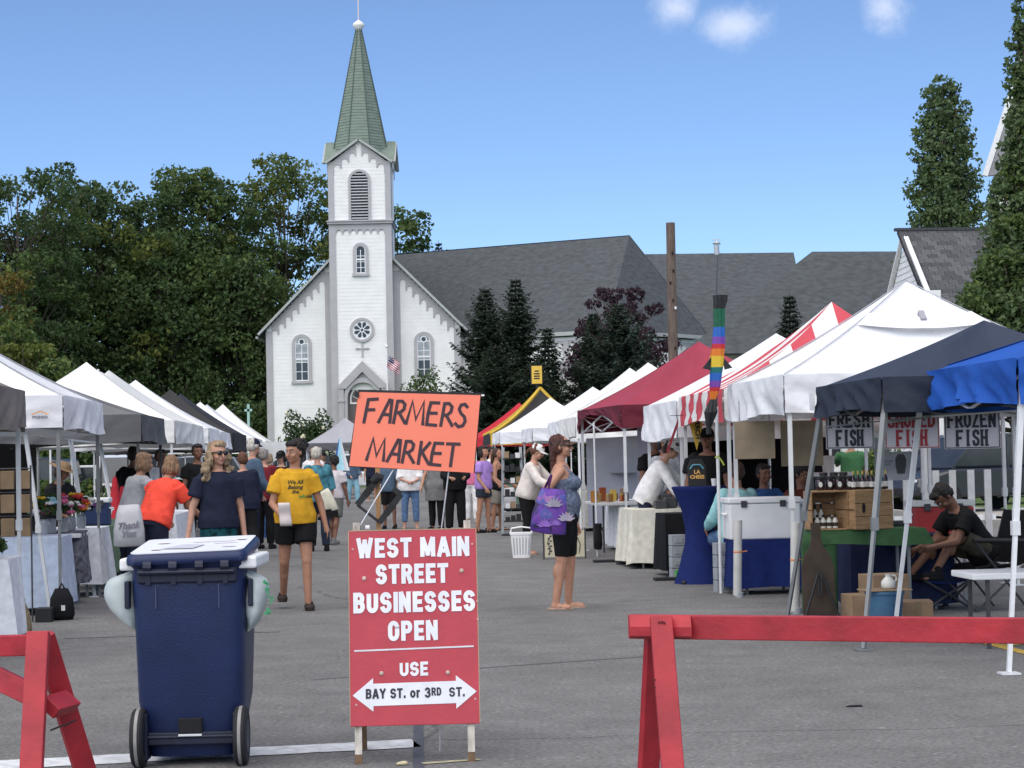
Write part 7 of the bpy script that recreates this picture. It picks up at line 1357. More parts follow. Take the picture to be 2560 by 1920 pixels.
# sidewalls of canopies, and added dark sheets standing in for shade behind the stalls
m_vinyl = mat('clear_grey_vinyl', (.50, .50, .57), rough=.35, var=.10, vscale=2, transl=.2, bump=.4, bscale=4)
for key, nm, x0, x1, y0, y1, lab in (('r6', 'dark', 2.97, 2.97, 0, 3.1, 'added dark sheet standing in for shaded clutter at the back of the maroon canopy'), ('r6', 'far', .9, 1.62, 3.17, 3.17, 'frosted sidewall across the far side of the maroon canopy'), ('r6', 'dark', 1.66, 2.95, 3.17, 3.17, 'added dark sheet standing in for shaded clutter beside the frosted sidewall of the maroon canopy'), ('l4', 'dark', -2.97, -2.97, .1, 5.8, 'added dark sheet standing in for shaded clutter at the back of the long cream canopy'), ('l3', 'dark', -2.97, -2.97, .6, 3.0, 'added dark sheet standing in for shaded clutter at the back of the grey canopy'), ('r7', 'far', .5, 2.95, 2.97, 2.97, 'frosted sidewall across the far side of the cream canopy')):
    rt = TENTS[key]; t = thing('tent_side_sheet', lab, 'sidewall', rt.location, rt.rotation_euler.z); q = MB()
    q.grid(lambda u, v: Vector((x0+(x1-x0)*u+.02*math.sin(u*17)*(1-v)*(y0 != y1), y0+(y1-y0)*u+.02*math.sin(u*19)*(1-v)*(x0 != x1), .10+1.78*v)), 24, 8); q.build('vinyl_sheet' if nm != 'dark' else 'shade_sheet', m_vinyl if nm != 'dark' else C_BKCL, t, smooth=180)
    if nm == 'dark': continue
    q = MB(); q.bar((x0, y0, 1.80), (x1, y1, 1.80), .05, .012, up=(0, 0, 1)); q.build('hem_strip', F_LAV, t)
    for k in range(3):
        u = .18+.3*k; xm, ym = x0+(x1-x0)*u, y0+(y1-y0)*u; xn, yn = x0+(x1-x0)*(u+.2), y0+(y1-y0)*(u+.2); q = MB(); q.bar((xm-.03*(x0 == x1), ym-.03*(x0 != x1), 1.1), (xn-.03*(x0 == x1), yn-.03*(x0 != x1), 1.1), .7, .006, up=(xn-xm, yn-ym, 0) if False else (0, 0, 1)); q.build('window_panel', mat('grey_film', (.30, .31, .36), rough=.3, var=.15, vscale=3), t)
# middle distance things on the right
c = gx(1304, 1383, 29.7); t = thing('basket', 'white slatted plastic basket on the road by the cream sweater woman', 'basket', c); q = MB(); q.loft([(0, 0, 0, .125, .10), (0, 0, .33, .155, .125)], 20, pw=5); q.build('basket_body', m_wframe, t, smooth=50); q = MB(); q.loft([(0, 0, .33, .165, .135), (0, 0, .36, .165, .135)], 20, pw=5); q.build('rim', m_wframe, t, smooth=50)
for k in range(6): q = MB(); x = -.10+.04*k; q.bar((x, -.103, .05), (x*1.12, -.122, .29), .014, .008); q.build('slat', m_fbd, t)
q = MB(); q.tube([(-.15, -.02, .36), (-.14, -.02, .42), (0, -.02, .44), (.14, -.02, .42), (.15, -.02, .36)], .010); q.build('handle', m_wframe, t)
c = gx(1412, 1396, 29.0); t = thing('a_board', 'low cream board with a vine drawing in a dark frame behind the front woman', 'sign', c, R(4)); q = MB(); q.bb(-.28, .28, 0, .02, .03, .40); q.build('board', mat('cream_board', (.55, .50, .36), rough=.7, var=.08), t)
for x in (-.29, .29): q = MB(); q.bar((x, .01, 0), (x, .01, .43), .022, .03); q.build('frame_bar', m_steel_b, t)
q = MB(); q.tube([(-.22, -.006, .06), (-.20, -.006, .15), (-.24, -.006, .23), (-.2, -.006, .32)], .006, 5); q.tube([(.2, -.006, .08), (.22, -.006, .2), (.18, -.006, .3)], .006, 5)
for k in range(8): q.sph((-.22+.03*(k % 2), -.006, .08+.035*k), (.02, .004, .012), sub=1)
q.build('vine_drawing', m_steel_b, t)
c = gx(1283, 1300, 38.3); t = thing('display_rack', 'tall dark display rack with shelves of small goods beside the lilac t-shirt woman', 'rack', c, ST)
for s_ in (-1, 1): q = MB(); q.bar((s_*.20, 0, 0), (s_*.16, 0, 1.62), .05, .05); q.build('upright', m_wt, t)
for k in range(6):
    z = .25+.23*k; q = MB(); q.bb(-.17, .17, -.14, .14, z, z+.02); q.build('shelf', m_black, t)
    for i in range(3): q = MB(); q.bb(-.14+.1*i, -.06+.1*i, -.1, .02, z+.021, z+.021+.07+.05*((i+k) % 3)/2); q.build('packet', (m_steel_b, m_label, m_card)[(i+k) % 3] if k % 2 else m_black, t)
q = MB(); q.bb(-.22, .22, -.2, .2, 0, .03); q.build('base', m_black, t)
for i, (Y, v, L_, h, m_, lab) in enumerate(((31.5, 4.2, 1.6, .74, C_WCL, 'white cloth over the produce table by the cream canopy'), (46, 4.3, 2.2, .74, C_BKCL, 'black cloth over a table far along the right row'), (40.6, 4.4, 2.0, .74, C_IV, 'ivory cloth over a table beyond the display rack'), (56.6, 4.3, 2.2, .74, C_SAGE, 'sage cloth over a table near the black and gold canopy'))):
    c = S(Y, v); tcloth(lab, c, .7, L_, h, m_, seed=20+i); table('folding_table', 'folding table below the '+lab.split(' over')[0]+(' by the cream canopy', ' far along the right row', ' beyond the display rack', ' near the gold edged canopy')[i], c, .68, L_-.02, h-.006)
# windsock on its pole
p = gx(1803, 1490, 21.2); t = thing('flag_pole', 'thin pole lashed to a canopy post carrying the rainbow windsock', 'pole', p); zt_ = at(1797, 640, 21.2).z; q = MB(); q.tube([(0, 0, 0), (0, 0, 1.9)], .017); q.build('lower_tube', m_steel_w, t); q = MB(); q.tube([(0, 0, 1.85), (-.0, 0, 2.6), (.05, 0, zt_)], [.013, .011, .004]); q.build('upper_rod', m_steel_b, t)
q = MB(); q.tube([(-.03, -.02, 1.38), (.0, -.025, 1.40), (.04, -.02, 1.34), (.06, -.02, 1.30)], .008, 5); q.build('yellow_tie', mat('neon_cord', (.45, .55, .08), rough=.7), t)
Yw = 20.95; wz = lambda y: at(1797, y, Yw).z; wx = lambda px, y: at(px, y, Yw).x
rb_ = [('black', (.010, .010, .012)), ('green', (.012, .12, .06)), ('blue', (.02, .13, .48)), ('purple', (.20, .06, .38)), ('red', (.58, .03, .04)), ('orange', (.72, .20, .02)), ('yellow', (.72, .52, .04)), ('teal', (.015, .16, .16))]
RB = {n_: mat('nylon_'+n_, c_, rough=.5, transl=.25 if n_ != 'black' else 0, var=.06, bump=.6, bscale=12) for n_, c_ in rb_}
wsk = thing('windsock', 'limp rainbow windsock with black cap and tail hanging from the thin pole', 'windsock', (wx(1797, 760), Yw, wz(1085)))
segs = [('black', 738, 752, 1801, 22), ('black', 752, 772, 1801, 21), ('green', 772, 818, 1798, 17), ('blue', 818, 842, 1797, 17), ('purple', 842, 860, 1796, 19), ('red', 860, 872, 1795, 20), ('orange', 872, 890, 1794, 20), ('yellow', 890, 918, 1792, 21), ('teal', 918, 932, 1791, 20), ('blue', 932, 952, 1790, 18), ('purple', 952, 968, 1789, 17), ('red', 968, 978, 1788, 16), ('orange', 978, 998, 1786, 14), ('black', 998, 1030, 1783, 9), ('black', 1030, 1066, 1778, 20), ('black', 1066, 1085, 1772, 8)]
for i, (n_, ya, yb, px, hw) in enumerate(segs):
    nx = segs[i+1] if i+1 < len(segs) else segs[i]; r0, r1 = hw/330, nx[4]/330; xa, xb = wx(px, ya), wx(nx[3], yb); za, zb_ = wz(ya), wz(yb); q = MB(); vs = []; n2 = 28
    for j in range(5):
        t_ = j/4; r_ = r0+(r1-r0)*t_; x = xa+(xb-xa)*t_; z = za+(zb_-za)*t_
        for k in range(n2): a = 6.2832*k/n2; rr2 = r_*(1+.20*math.cos(5*a+z*5)); vs.append((x+rr2*math.cos(a), Yw+rr2*.75*math.sin(a), z))
    q.add(vs, [(j*n2+k, j*n2+(k+1) % n2, (j+1)*n2+(k+1) % n2, (j+1)*n2+k) for j in range(4) for k in range(n2)]); recalc(q.build('cap_cloth' if i < 2 else ('tail_cloth' if i > 12 else 'colour_band'), RB[n_], wsk, smooth=70, world=True))
for (px, py, dx) in ((1768, 905, -1), (1818, 905, 1)): q = MB(); q.prism([(0, .06), (dx*.10, -.06), (dx*.02, -.08)], (wx(px+(-dx)*12, py), Yw, wz(py)), (1, 0, 0), (0, 0, 1), .01); q.build('fin', RB['black'], wsk, world=True)
# perch pennant
p = at(1740, 1040, 24.0); t = thing('pennant', 'yellow triangular pennant lettered perch hanging under the striped canopy', 'pennant', p); q = MB(); q.prism([(-.10, 0), (.10, 0), (.0, -.40)][::-1], (0, 0, 0), (1, 0, 0), (0, 0, 1), .004); recalc(q.build('cloth', mat('pennant_yellow', (.50, .34, .05), rough=.7), t))
put_text('lettering', 'PERCH', .075, m_black, t, plane_M((.012, -.006, -.15), (0, 0, -1), (1, 0, 0)) , bold=.003); q = MB(); q.tube([(-.3, .005, .01), (.3, .005, .01)], .004, 5); q.build('hanging_cord', m_black, t)
q = MB(); a, b = at(1697, 1050, 24.5), at(1668, 1130, 24.5); t = thing('strap', 'dark red strap slanting down from the striped canopy corner', 'strap', (a.x, 24.5, a.z)); q.bar(a, b, .03, .006, up=(0, 1, 0)); q.build('webbing', m_fred, t, world=True)
# ---- left side stalls
c = gx(-62, 1500, 17.1); table('folding_table', 'table under the white cloth at the left edge', c, .62, .7, .68); tcloth('white cloth over the table at the left edge', c, .64, .72, .685, C_WCL, seed=8)
bush('potted_herb', 'dark leafy herbs in a pot on the white clothed table at the left edge', 'plant', c.x+.05, c.y, .26, .22, .22, 700, .06, [m_lf_dark, m_lf_mid], [.7, .3], 90, z0=.69)
c = gx(52, 1560, 17.4); t = thing('burlap_sack', 'slumped brown burlap sack on the ground at the left stall', 'sack', c); q = MB(); q.loft([(0, 0, 0, .07, .08), (.01, 0, .08, .085, .1), (0, 0, .22, .075, .085), (-.01, 0, .30, .05, .05), (-.02, 0, .34, .06, .06)], 14); q.build('sack_cloth', cloth('burlap', (.24, .18, .11), vscale=30, var=.3), t, smooth=180)
c = gx(72, 1500, 20.6); table('folding_table', 'table under the pale blue cloth of the flower stall', c, .70, .9, .735); tcloth('pale blue white cloth on the near end of the flower stall', c, .72, .92, .74, C_BWCL, seed=9, folds=1.5)
c2 = gx(140, 1500, 21.9); table('folding_table', 'table under the patterned throw of the flower stall', c2, .62, .8, .735); tcloth('grey patterned throw hanging from the flower stall table', c2, .60, .62, .745, C_DKG, seed=10, drop=.52, folds=2.0)
c3 = gx(188, 1500, 23.2); table('folding_table', 'table under the second white cloth of the flower stall', c3, .62, 1.0, .735); tcloth('white cloth next to the grey patterned throw', c3, .64, 1.0, .742, C_WCL, seed=11, drop=.60, folds=2.2)
fcol = [mat('petal_'+n_, c_, rough=.7, var=.1, transl=.2) for n_, c_ in (('yellow', (.65, .40, .03)), ('orange', (.62, .16, .02)), ('pink', (.55, .12, .25)), ('white', (.7, .68, .66)), ('purple', (.16, .05, .22)), ('blue', (.30, .52, .60)), ('red', (.45, .03, .03)))]
for i, (px, Y, r_, cols, lab) in enumerate(((108, 21.0, .14, (5, 0, 3), 'bouquet with pale blue hydrangea in a jar on the flower stall'), (128, 21.3, .17, (2, 1, 3, 4), 'tall pink and orange bouquet on the flower stall'), (160, 21.6, .14, (3, 2, 6), 'white and pink bouquet in the middle of the flower stall'), (178, 22.2, .14, (0, 1, 6), 'orange and yellow bouquet toward the far end of the flower stall'), (203, 22.9, .12, (3, 4), 'small white and purple bouquet at the far end of the flower stall'))):
    c = gx(px, 1300, Y); t = thing('bouquet', lab, 'flowers', (c.x, c.y, .752)); q = MB(); q.lathe([(.04, 0), (.05, .02), (.05, .13), (.04, .15)], n=12); q.build('jar', m_glass_l, t, smooth=50); rg = np.random.default_rng(i); n = 160; d = unit(n, rg); d[:, 2] = np.abs(d[:, 2]); P_ = np.array([0, 0, .20])+d*r_*np.array([1, 1, 1.1]); leaf_mesh(P_, unit(n, rg), d+unit(n, rg)*.5, .07, .04, 'greenery', [m_lf_hyd], t)
    for k in range(17):
        d = unit(1, rg)[0]; d[2] = abs(d[2]); p_ = Vector((0, 0, .21))+Vector(d)*r_*(1+.35*rg.random()); q = MB(); m_ = fcol[cols[k % len(cols)]]; rr2 = .028+.02*rg.random(); q.sph(p_, (rr2, rr2, rr2*.6), sub=1)
        for a in range(6): q.sph(p_+Vector((math.cos(a*1.05), math.sin(a*1.05), .2*math.sin(a*2)))*rr2, rr2*.5, sub=1)
        q.build('flower_head', m_, t, smooth=180)
c = gx(18, 1300, 19.3); t = thing('bag_rack', 'wire rack hung with brown paper bags at the left edge', 'rack', c, ST)
for s_ in (-1, 1): q = MB(); q.tube([(s_*.22, .0, 0), (s_*.22, .0, 1.45)], .008); q.build('upright', m_steel_b, t)
for r_ in range(3):
    q = MB(); z = 1.42-.22*r_; q.tube([(-.22, 0, z), (.22, 0, z)], .006); q.build('rail', m_steel_b, t)
    for k in range(3): q = MB(); q.bb(-.2+.145*k, -.075+.145*k, -.03, .03, z-.19, z-.02); q.build('paper_bag', mat('kraft_paper', (.22, .15, .09), rough=.9, var=.2), t, bevel=.004)
c = gx(244, 1400, 24.7); table('folding_table', 'table under the sage cloth by the pipe weight', c, .62, 1.3, .725); tcloth('sage green cloth hanging by the white pipe weight', gx(262, 1400, 24.7), .66, 1.3, .73, C_SAGE, seed=12, drop=.5)
cooler('navy cooler with a white lid on the sage cloth', gx(240, 1400, 24.5), .737, (.34, .30, .32), mat('cooler_navy', (.015, .03, .10), rough=.5), m_wframe)
t = boxthing('storage_bin', 'bright green storage bin on the ground under the sage cloth', 'bin', gx(246, 1450, 26.4), 0, (.34, .3, .22), m_green, part='bin_body'); q = MB(); q.bb(-.18, .18, -.16, .16, .221, .25); q.build('lid', m_green, t, bevel=.006)
for (px, Y, h, lab) in ((290, 27.2, .55, 'taller red folded parasol cover standing on the grey canopy table'), (308, 27.6, .42, 'shorter red folded parasol cover behind the taller one')):
    c = gx(px, 1400, Y); t = thing('red_cover', lab, 'parasol', (c.x, c.y, .74)); q = MB(); q.lathe([(.10, 0), (.085, .12), (.05, h*.7), (.03, h*.95), (.01, h)], n=14); q.build('cover_cloth', F_RED, t, smooth=60)
c = gx(305, 1400, 27.4); table('folding_table', 'table under the red parasol covers', c, .6, 1.2, .735); tcloth('sage cloth under the red parasol covers', c, .62, 1.2, .738, C_SAGE, seed=13)
for (px, py, Y, d, lab) in ((112, 1525, 19.3, (.15, .2, .13), 'small black box on the ground by the flower stall'),): boxthing('black_box', lab, 'box', gx(px, py, Y), 0, d, m_black, part='case')
c = gx(155, 1535, 19.5); t = thing('backpack', 'black backpack with a white tag slumped on the ground by the flower stall', 'backpack', c, R(20)); q = MB(); q.loft([(0, 0, 0, .10, .08), (0, 0, .05, .12, .10), (0, .01, .2, .105, .085), (0, .02, .29, .06, .05)], 16, pw=2.6); q.build('bag_body', C_BKCL, t, smooth=180); q = MB(); q.tube([(-.03, .0, .28), (0, 0, .34), (.03, 0, .28)], .010); q.build('handle', C_BKCL, t); q = MB(); q.bb(-.02, .015, -.105, -.10, .09, .14); q.build('tag', m_label, t)
c = gx(395, 1400, 29.9); table('folding_table', 'table under the white cloth near the coral topped woman', c, .75, 3.2, .735); tcloth('white cloth along the stall table near the coral topped woman', c, .78, 3.2, .74, C_WCL, seed=14)
rg = np.random.default_rng(5)
for i in range(14):
    p = Vector((c.x-.25+.5*rg.random()-.1*(i*.2), c.y-1.4+.2*i, .745)); m_ = (m_label, m_card, m_crate, m_jar, fcol[0], m_steel_b)[i % 6]; boxthing('craft_item', 'boxed craft item on the long white cloth, %s from its near end' % ORD[i], 'goods', p, .745, (.12, .12, .10+.14*rg.random()), m_, R(rg.uniform(-30, 30)), .004, 'small goods on the long white cloth', part='carton')
c = gx(425, 1400, 40.5); table('folding_table', 'table beyond the long cream canopy', c, .7, 2.4, .735); tcloth('white cloth on the table beyond the long cream canopy', c, .72, 2.4, .74, C_WCL, seed=15)
p = gx(668, 1340, 39.5); t = thing('easel_board', 'blue legged a-frame board with a white panel on the road behind the navy cap man', 'sign', p, R(65)); 
for s_ in (-1, 1):
    for dy in (-.22, .22): q = MB(); q.bar((s_*.26, dy, 0), (s_*.24, dy*.1, 1.15), .06, .035); q.build('leg', mat('sign_blue', (.06, .14, .36), rough=.5), t)
q = MB(); q.prism([(-.22, .22), (.22, .22), (.22, 1.0), (-.22, 1.0)], (0, -.19, 0), (1, 0, 0), (0, .16, 1), .02); q.build('panel', m_wframe, t)
p = gx(852, 1200, 62); t = thing('market_umbrella', 'closed blue and white striped market umbrella near the grey canopy', 'umbrella', p); zt_ = at(845, 1092, 62).z; q = MB(); q.tube([(0, 0, 0), (0, 0, zt_)], .02); q.build('pole', m_steel_w, t)
for k in range(6):
    q = MB(); a0 = 6.2832*k/6
    def uf(u, v, a0=a0): a = a0+u*1.047; r_ = (.03+.20*v**1.2)*(1+.22*math.cos(6*a)); return Vector((r_*math.cos(a), r_*math.sin(a), zt_-.06-.95*v))
    q.grid(uf, 6, 8); q.build('panel', (RB['blue'], mat('pale_aqua_canvas', (.35, .58, .66), rough=.7), m_wframe)[k % 3], t, smooth=60)
for (px, py0, py1, Y, lab) in ((672, 1106, 1150, 58, 'white display panel left of the hydrangea stall end'), (694, 1104, 1146, 60, 'second white display panel beside the first')):
    a = at(px, py1, Y); b = at(px, py0, Y); t = thing('notice_board', lab, 'panel', (a.x, Y, 0), R(12)); q = MB(); q.bb(-.26, .26, 0, .03, a.z, b.z); q.build('panel', m_label, t)
    for s_ in (-1, 1): q = MB(); q.bar((s_*.25, .02, 0), (s_*.25, .02, a.z), .03, .03); q.build('leg', m_steel_g, t)
# ---- bags carried by people
def tote(name, label, top_pt, w, h, d, m, rot, straps=None, tilt=0, mats=None, group=None):
    t = thing(name, label, 'bag', top_pt, rot, group); q = MB(); q.loft([(0, 0, -h, w*.42, d*.7), (0, 0, -h*.97, w*.50, d), (0, 0, -h*.6, w*.50, d*1.05), (0, 0, -h*.2, w*.40, d*.7), (0, 0, 0, w*.33, d*.3)], 28, pw=2.8, M=Matrix.Rotation(R(tilt), 4, 'Y')); o = q.build('bag_body', m, t, smooth=180)
    me = o.data
    for v in me.vertices: s_ = noise.noise(v.co*9); v.co += v.normal*s_*.012
    return t
def lotus_mat():
    m = bpy.data.materials.new('purple_lotus_print'); m.use_nodes = True; N = m.node_tree.nodes; L = m.node_tree.links; b = N['Principled BSDF']; tc = N.new('ShaderNodeTexCoord'); v = N.new('ShaderNodeTexVoronoi'); v.inputs['Scale'].default_value = 9; L.new(tc.outputs['Object'], v.inputs['Vector']); n = N.new('ShaderNodeTexNoise'); n.inputs['Scale'].default_value = 7; L.new(tc.outputs['Object'], n.inputs['Vector'])
    mx = N.new('ShaderNodeMixRGB'); mx.inputs[0].default_value = .55; L.new(v.outputs['Color'], mx.inputs[1]); L.new(n.outputs[0], mx.inputs[2]); r = N.new('ShaderNodeValToRGB'); e = r.color_ramp.elements; e[0].position = .30; e[0].color = (.03, .02, .07, 1); e[1].position = .72; e[1].color = (.20, .19, .30, 1)
    for p_, c_ in ((.40, (.10, .035, .30, 1)), (.50, (.15, .045, .30, 1)), (.58, (.05, .08, .30, 1)), (.64, (.32, .10, .34, 1))): k = e.new(p_); k.color = c_
    L.new(mx.outputs[0], r.inputs[0]); L.new(r.outputs[0], b.inputs['Base Color']); b.inputs['Roughness'].default_value = .7; return m
pb_ = at(1384, 1222, 19.02); tb_ = tote('tote_bag', 'purple tote bag with pale lotus flowers hanging from the front woman arm', pb_, .33, .41, .065, lotus_mat(), R(6), tilt=9)
m_lot = mat('lotus_petal', (.33, .30, .38), rough=.7, var=.2); m_lot2 = mat('lotus_petal_violet', (.24, .12, .45), rough=.7, var=.2)
for (x, z, sc_, mm_) in ((-.01, -.16, .075, m_lot), (.10, -.29, .07, m_lot), (-.10, -.34, .065, m_lot2), (.0, -.33, .05, m_lot2)):
    for k in range(7):
        a = R(-75+25*k); q = MB(); q.prism([(0, 0), (-.18*sc_*1.2, .55*sc_), (0, sc_*1.25), (.18*sc_*1.2, .55*sc_)], (x+.07*.0, -.077-.001*k, z), (math.cos(a), 0, -math.sin(a)), (math.sin(a), 0, math.cos(a)), .002); recalc(q.build('lotus_petal', mm_, tb_))
sh_ = w1['Am'][1]; wm = Matrix.Translation(w1['root'].location) @ Matrix.Rotation(w1['root'].rotation_euler.z, 4, 'Z'); sp_ = wm @ sh_[0]; el_ = wm @ sh_[1]
q = MB(); q.tube([pb_+Vector((-.06, 0, -.05)), pb_+Vector((-.02, -.03, .12)), el_+Vector((0, -.045, .03)), el_+Vector((.02, .045, .05)), pb_+Vector((.06, .05, -.05))], .013, 6); q.build('strap', C_PURP, tb_, world=True)
def hand_of(w, i): a = w['Am'][i]; M_ = Matrix.Translation(w['root'].location) @ Matrix.Rotation(w['root'].rotation_euler.z, 4, 'Z'); return M_ @ (a[2]+a[4]*.08)
m_film = mat('thin_white_bag', (.66, .66, .68), rough=.4, var=.1, transl=.35, bump=.6, bscale=15)
h_ = at(322, 1262, 20.2); t = tote('carrier_bag', 'white plastic carrier bag with dark script hanging from the coral topped woman', h_, .30, .40, .09, m_film, R(5)); put_text('printed_text', 'Thank', .085, m_ink, t, plane_M((0, -.105, -.20), (1, 0, .1), (0, 0, 1)), shear=.3, bold=.004); put_text('printed_text', 'You', .085, m_ink, t, plane_M((0, -.105, -.28), (1, 0, .1), (0, 0, 1)), shear=.3, bold=.004)
h_ = hand_of(w10, 1); tote('carrier_bag', 'pale carrier bag hanging from the hand of the woman in khaki shorts', h_+Vector((.02, 0, .0)), .30, .42, .07, m_film, R(0))
h_ = hand_of(w2, 1); t = thing('paper_bag', 'crumpled white paper bag held by the woman in yellow', 'bag', h_+Vector((.03, -.03, .02)), R(8)); q = MB(); q.grid(lambda u, v: Vector((-.055+.11*u-.02*v, -.018*math.sin(math.pi*u)-.01*math.sin(9*v), -.09+.22*v)), 8, 8); q.build('paper', mat('white_paper', (.62, .54, .52), rough=.8, var=.08), t, smooth=40, solid=.01)
p8 = at(810, 1225, 31.6); t = tote('canvas_bag', 'cream and black canvas bag on the shoulder of the white haired woman', p8, .22, .36, .06, cloth('canvas_cream', (.55, .52, .42)), R(-20), tilt=-22); q = MB(); q.loft([(.075, 0, -.42, .12, .066), (.055, 0, -.30, .125, .068)], 16, M=Matrix.Rotation(R(-6), 4, 'Y')); q.build('dark_base', C_BLK, t)
# ---- vehicles and hedges seen under the canopies
m_cw = mat('car_paint_white', (.70, .71, .73), rough=.25, var=.02, coat=.6); m_cs = mat('car_paint_silver', (.35, .37, .40), rough=.3, metal=.4, var=.03, coat=.5); m_cd = mat('car_paint_dark', (.03, .032, .04), rough=.25, var=.03, coat=.6); m_cr = mat('car_paint_red', (.35, .02, .02), rough=.3, coat=.5); m_hl = mat('headlight_lens', (.6, .62, .65), rough=.1, spec=.7); m_tail = mat('tail_lens', (.35, .01, .01), rough=.2)
def car(label, c, rot, paint, suv=False, name='parked_car', group=None):
    t = thing(name, label, 'car', c, rot, group); L_, W_ = (4.5, 1.8); H_ = 1.72 if suv else 1.45; bh = .98 if suv else .84
    prof = [(-2.2, .35), (-2.25, .62), (-2.15, .80), (-1.25, bh), (1.95 if suv else 1.55, bh), (2.18, bh-.08), (2.25, .55), (2.2, .35)]
    q = MB(); q.prism([(x, z) for x, z in prof], (0, -W_/2, 0), (1, 0, 0), (0, 0, 1), W_); recalc(q.build('body', paint, t, bevel=.07, smooth=40))
    cab = [(-1.25, bh+.004), (-.55, H_-.06), (-.2, H_), (1.2, H_), (1.55 if not suv else 1.85, H_-.08), (2.0 if suv else 1.95, bh+.004)]
    q = MB(); q.prism(cab, (0, -W_/2+.12, 0), (1, 0, 0), (0, 0, 1), W_-.24); recalc(q.build('window', m_glass, t, bevel=.05)); q = MB(); q.prism([(-.55, H_-.055), (-.2, H_+.02), (1.2, H_+.02), (1.6, H_-.06), (1.2, H_-.05), (-.2, H_-.05)], (0, -W_/2+.10, 0), (1, 0, 0), (0, 0, 1), W_-.20); recalc(q.build('roof', paint, t, bevel=.02))
    for s_ in (-1, 1):
        for (a, b) in (((-1.25, bh), (-.5, H_-.03)), ((.35, bh), (.35, H_-.02)), ((1.2 if not suv else 1.3, bh), (1.15, H_-.02)), ((1.95, bh), (1.5, H_-.05))): q = MB(); y = s_*(W_/2-.105); q.bar((a[0], y, a[1]), (b[0], y, b[1]), .07, .05, up=(0, 1, 0)); q.build('pillar', paint, t)
        for x in (-1.4, 1.4):
            q = MB(); M_ = Matrix.Rotation(R(90), 3, 'X'); q.lathe([(.2, -.1), (.32, -.1), (.34, -.06), (.34, .06), (.32, .1), (.2, .1)], (x, s_*(W_/2-.08), .34), 22, M=M_); w_ = q.build('wheel', m_rub, t, smooth=40); q = MB(); q.lathe([(.02, -.105), (.2, -.09), (.21, .09), (.02, .105)], (x, s_*(W_/2-.08), .34), 16, M=M_); q.build('rim', m_steel_w, w_, smooth=40)
        q = MB(); q.sph((-2.16, s_*.66, .70), (.07, .17, .07), sub=1); q.build('headlight', m_hl, t); q = MB(); q.sph((2.2, s_*.68, .80), (.06, .14, .08), sub=1); q.build('tail_light', m_tail, t)
    q = MB(); q.bb(-2.29, -2.2, -.5, .5, .42, .58); q.build('grille', m_black, t, bevel=.02); return t
for (px, Y, rt, pt, sv, lab) in ((215, 62, 8, m_cw, False, 'white car parked beyond the flower stall'), (110, 66, 5, m_cs, False, 'silver car left of the white one in the left lot'), (330, 58, 94, m_cw, True, 'white suv parked behind the grey canopy'), (20, 60, -10, m_cd, True, 'dark suv parked at the left edge of the lot'), (470, 76, 20, m_cs, True, 'silver suv glimpsed behind the black canopy')):
    car(lab, gx(px, 1200, Y), R(rt), pt, sv, group='cars parked in the left lot')
car('dark suv parked beyond the fish stall, seen from its front corner', gx(2432, 1250, 47), R(28), m_cd, True); car('red car partly hidden behind the dark suv', gx(2560, 1250, 55), R(15), m_cr)
car('black pickup like car standing behind the hydrangea stall end', gx(735, 1200, 88), R(10), m_cd, True); car('white car under the far grey canopy beside the orange poster', gx(868, 1200, 90), R(5), m_cw, True)
for i, (px, Y, h, lab) in enumerate(((265, 47, .9, 'low green plants beyond the navy cooler'), (120, 50, 1.1, 'low green plants beyond the straw hat seller'), (390, 50, 1.0, 'low green plants beyond the red covers'), (2312, 58, 1.6, 'sunlit green bush beyond the fish signs'), (2400, 80, 2.4, 'green bush behind the dark suv'), (2200, 62, 1.5, 'green bush left of the picket boards'), (2530, 78, 2.6, 'green bush at the right edge behind the red car'))):
    q = gx(px, 1200, Y); bush('shrub', lab, 'shrub', q.x, Y, 1.5, 1.0, h, 1800, .14, [m_lf_hyd, m_lf_mid, m_lf_yel], [.5, .3, .2], 100+i)
m_wt2 = mat('grey_white_board', (.42, .42, .43), rough=.7, var=.1); pf = gx(2222, 1300, 31); t = thing('picket_fence', 'row of separate white upright boards beyond the fish stall', 'fence', (pf.x, 31, 0))
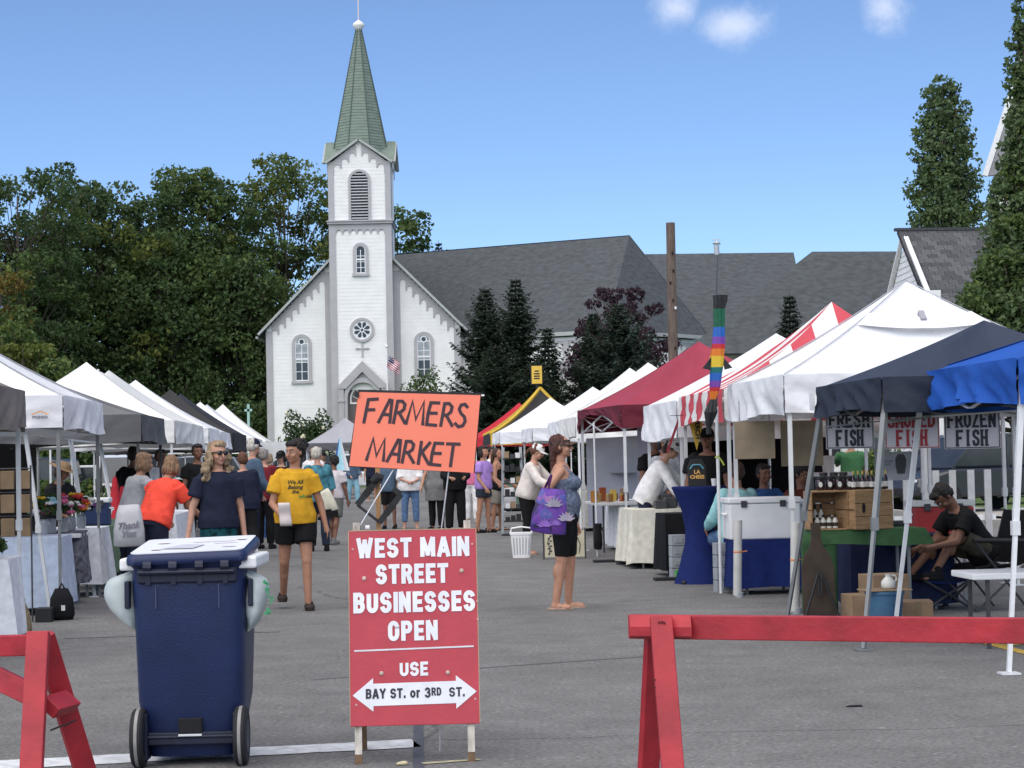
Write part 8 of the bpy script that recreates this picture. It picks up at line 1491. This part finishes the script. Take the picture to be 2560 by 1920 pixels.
for px in (2226, 2268, 2316, 2342, 2384, 2430, 2472):
    x = gx(px, 1300, 31).x-pf.x; q = MB(); q.bb(x-.05, x+.05, -.02, .02, 0, 1.1 if px != 2316 else 1.5); q.build('board', m_wt2, t)
for z in (.35,): q = MB(); q.bb(-.1, 1.6, .021, .06, z, z+.08); q.build('rail', m_wframe, t)
pl = gx(560, 1200, 100); t = thing('celtic_marker', 'small verdigris cross post standing left of the church', 'cross', (at(621, 1030, 100).x, 100, 0)); zt_ = at(621, 1010, 100).z; q = MB(); q.bb(-.06, .06, -.05, .05, 0, zt_); q.bb(-.18, .18, -.05, .05, zt_-.36, zt_-.24); q.build('cross_post', mat('verdigris', (.35, .55, .48), rough=.7), t)
# loose grit on the asphalt
rg = np.random.default_rng(9); n = 1500; Yg = rg.uniform(9, 22, n); Xg = rg.uniform(-.27, .27, n)*Yg; C = np.stack([Xg, Yg, np.full(n, .004)], 1); sz = rg.uniform(.003, .008, n); A = unit(n, rg); A[:, 2] = 0
o = leaf_mesh(C, A, np.tile([0, 0, 1.], (n, 1)), sz, sz*.8, 'gravel', [mat('grit_pale', (.30, .29, .28), rough=.9), mat('grit_dark', (.05, .05, .05), rough=.9)], None, rg.integers(0, 2, n), fold=.5); o['kind'] = 'stuff'; o['label'] = 'loose grit scattered over the asphalt'

# slant legged white frame standing under the white logo canopy
o_ = gx(180, 1400, 21); t = thing('slant_leg_stand', 'white slant leg frame standing under the white logo canopy on the left', 'tent stand', o_); tops_ = []
for (a_, b_, Ya, Yb) in (((64, 1085), (127, 1541), 19.9, 19.9), ((176, 1100), (237, 1491), 23.2, 22.8), ((250, 1108), (310, 1432), 27.3, 27.0)):
    a, b = at(*a_, Ya), gx(b_[0], b_[1], Yb); m = a.lerp(b, .52); tops_.append(a); q = MB(); q.bar(a, m, .036, .036); q.bar(m, b, .028, .028); q.box(m, (.055, .055, .08)); q.box(b+Vector((0, 0, .006)), (.10, .10, .012)); q.build('leg', m_steel_w, t, world=True)
for i in (0, 1): q = MB(); q.bar(tops_[i], tops_[i+1], .03, .02); q.build('eave_bar', m_steel_w, t, world=True)
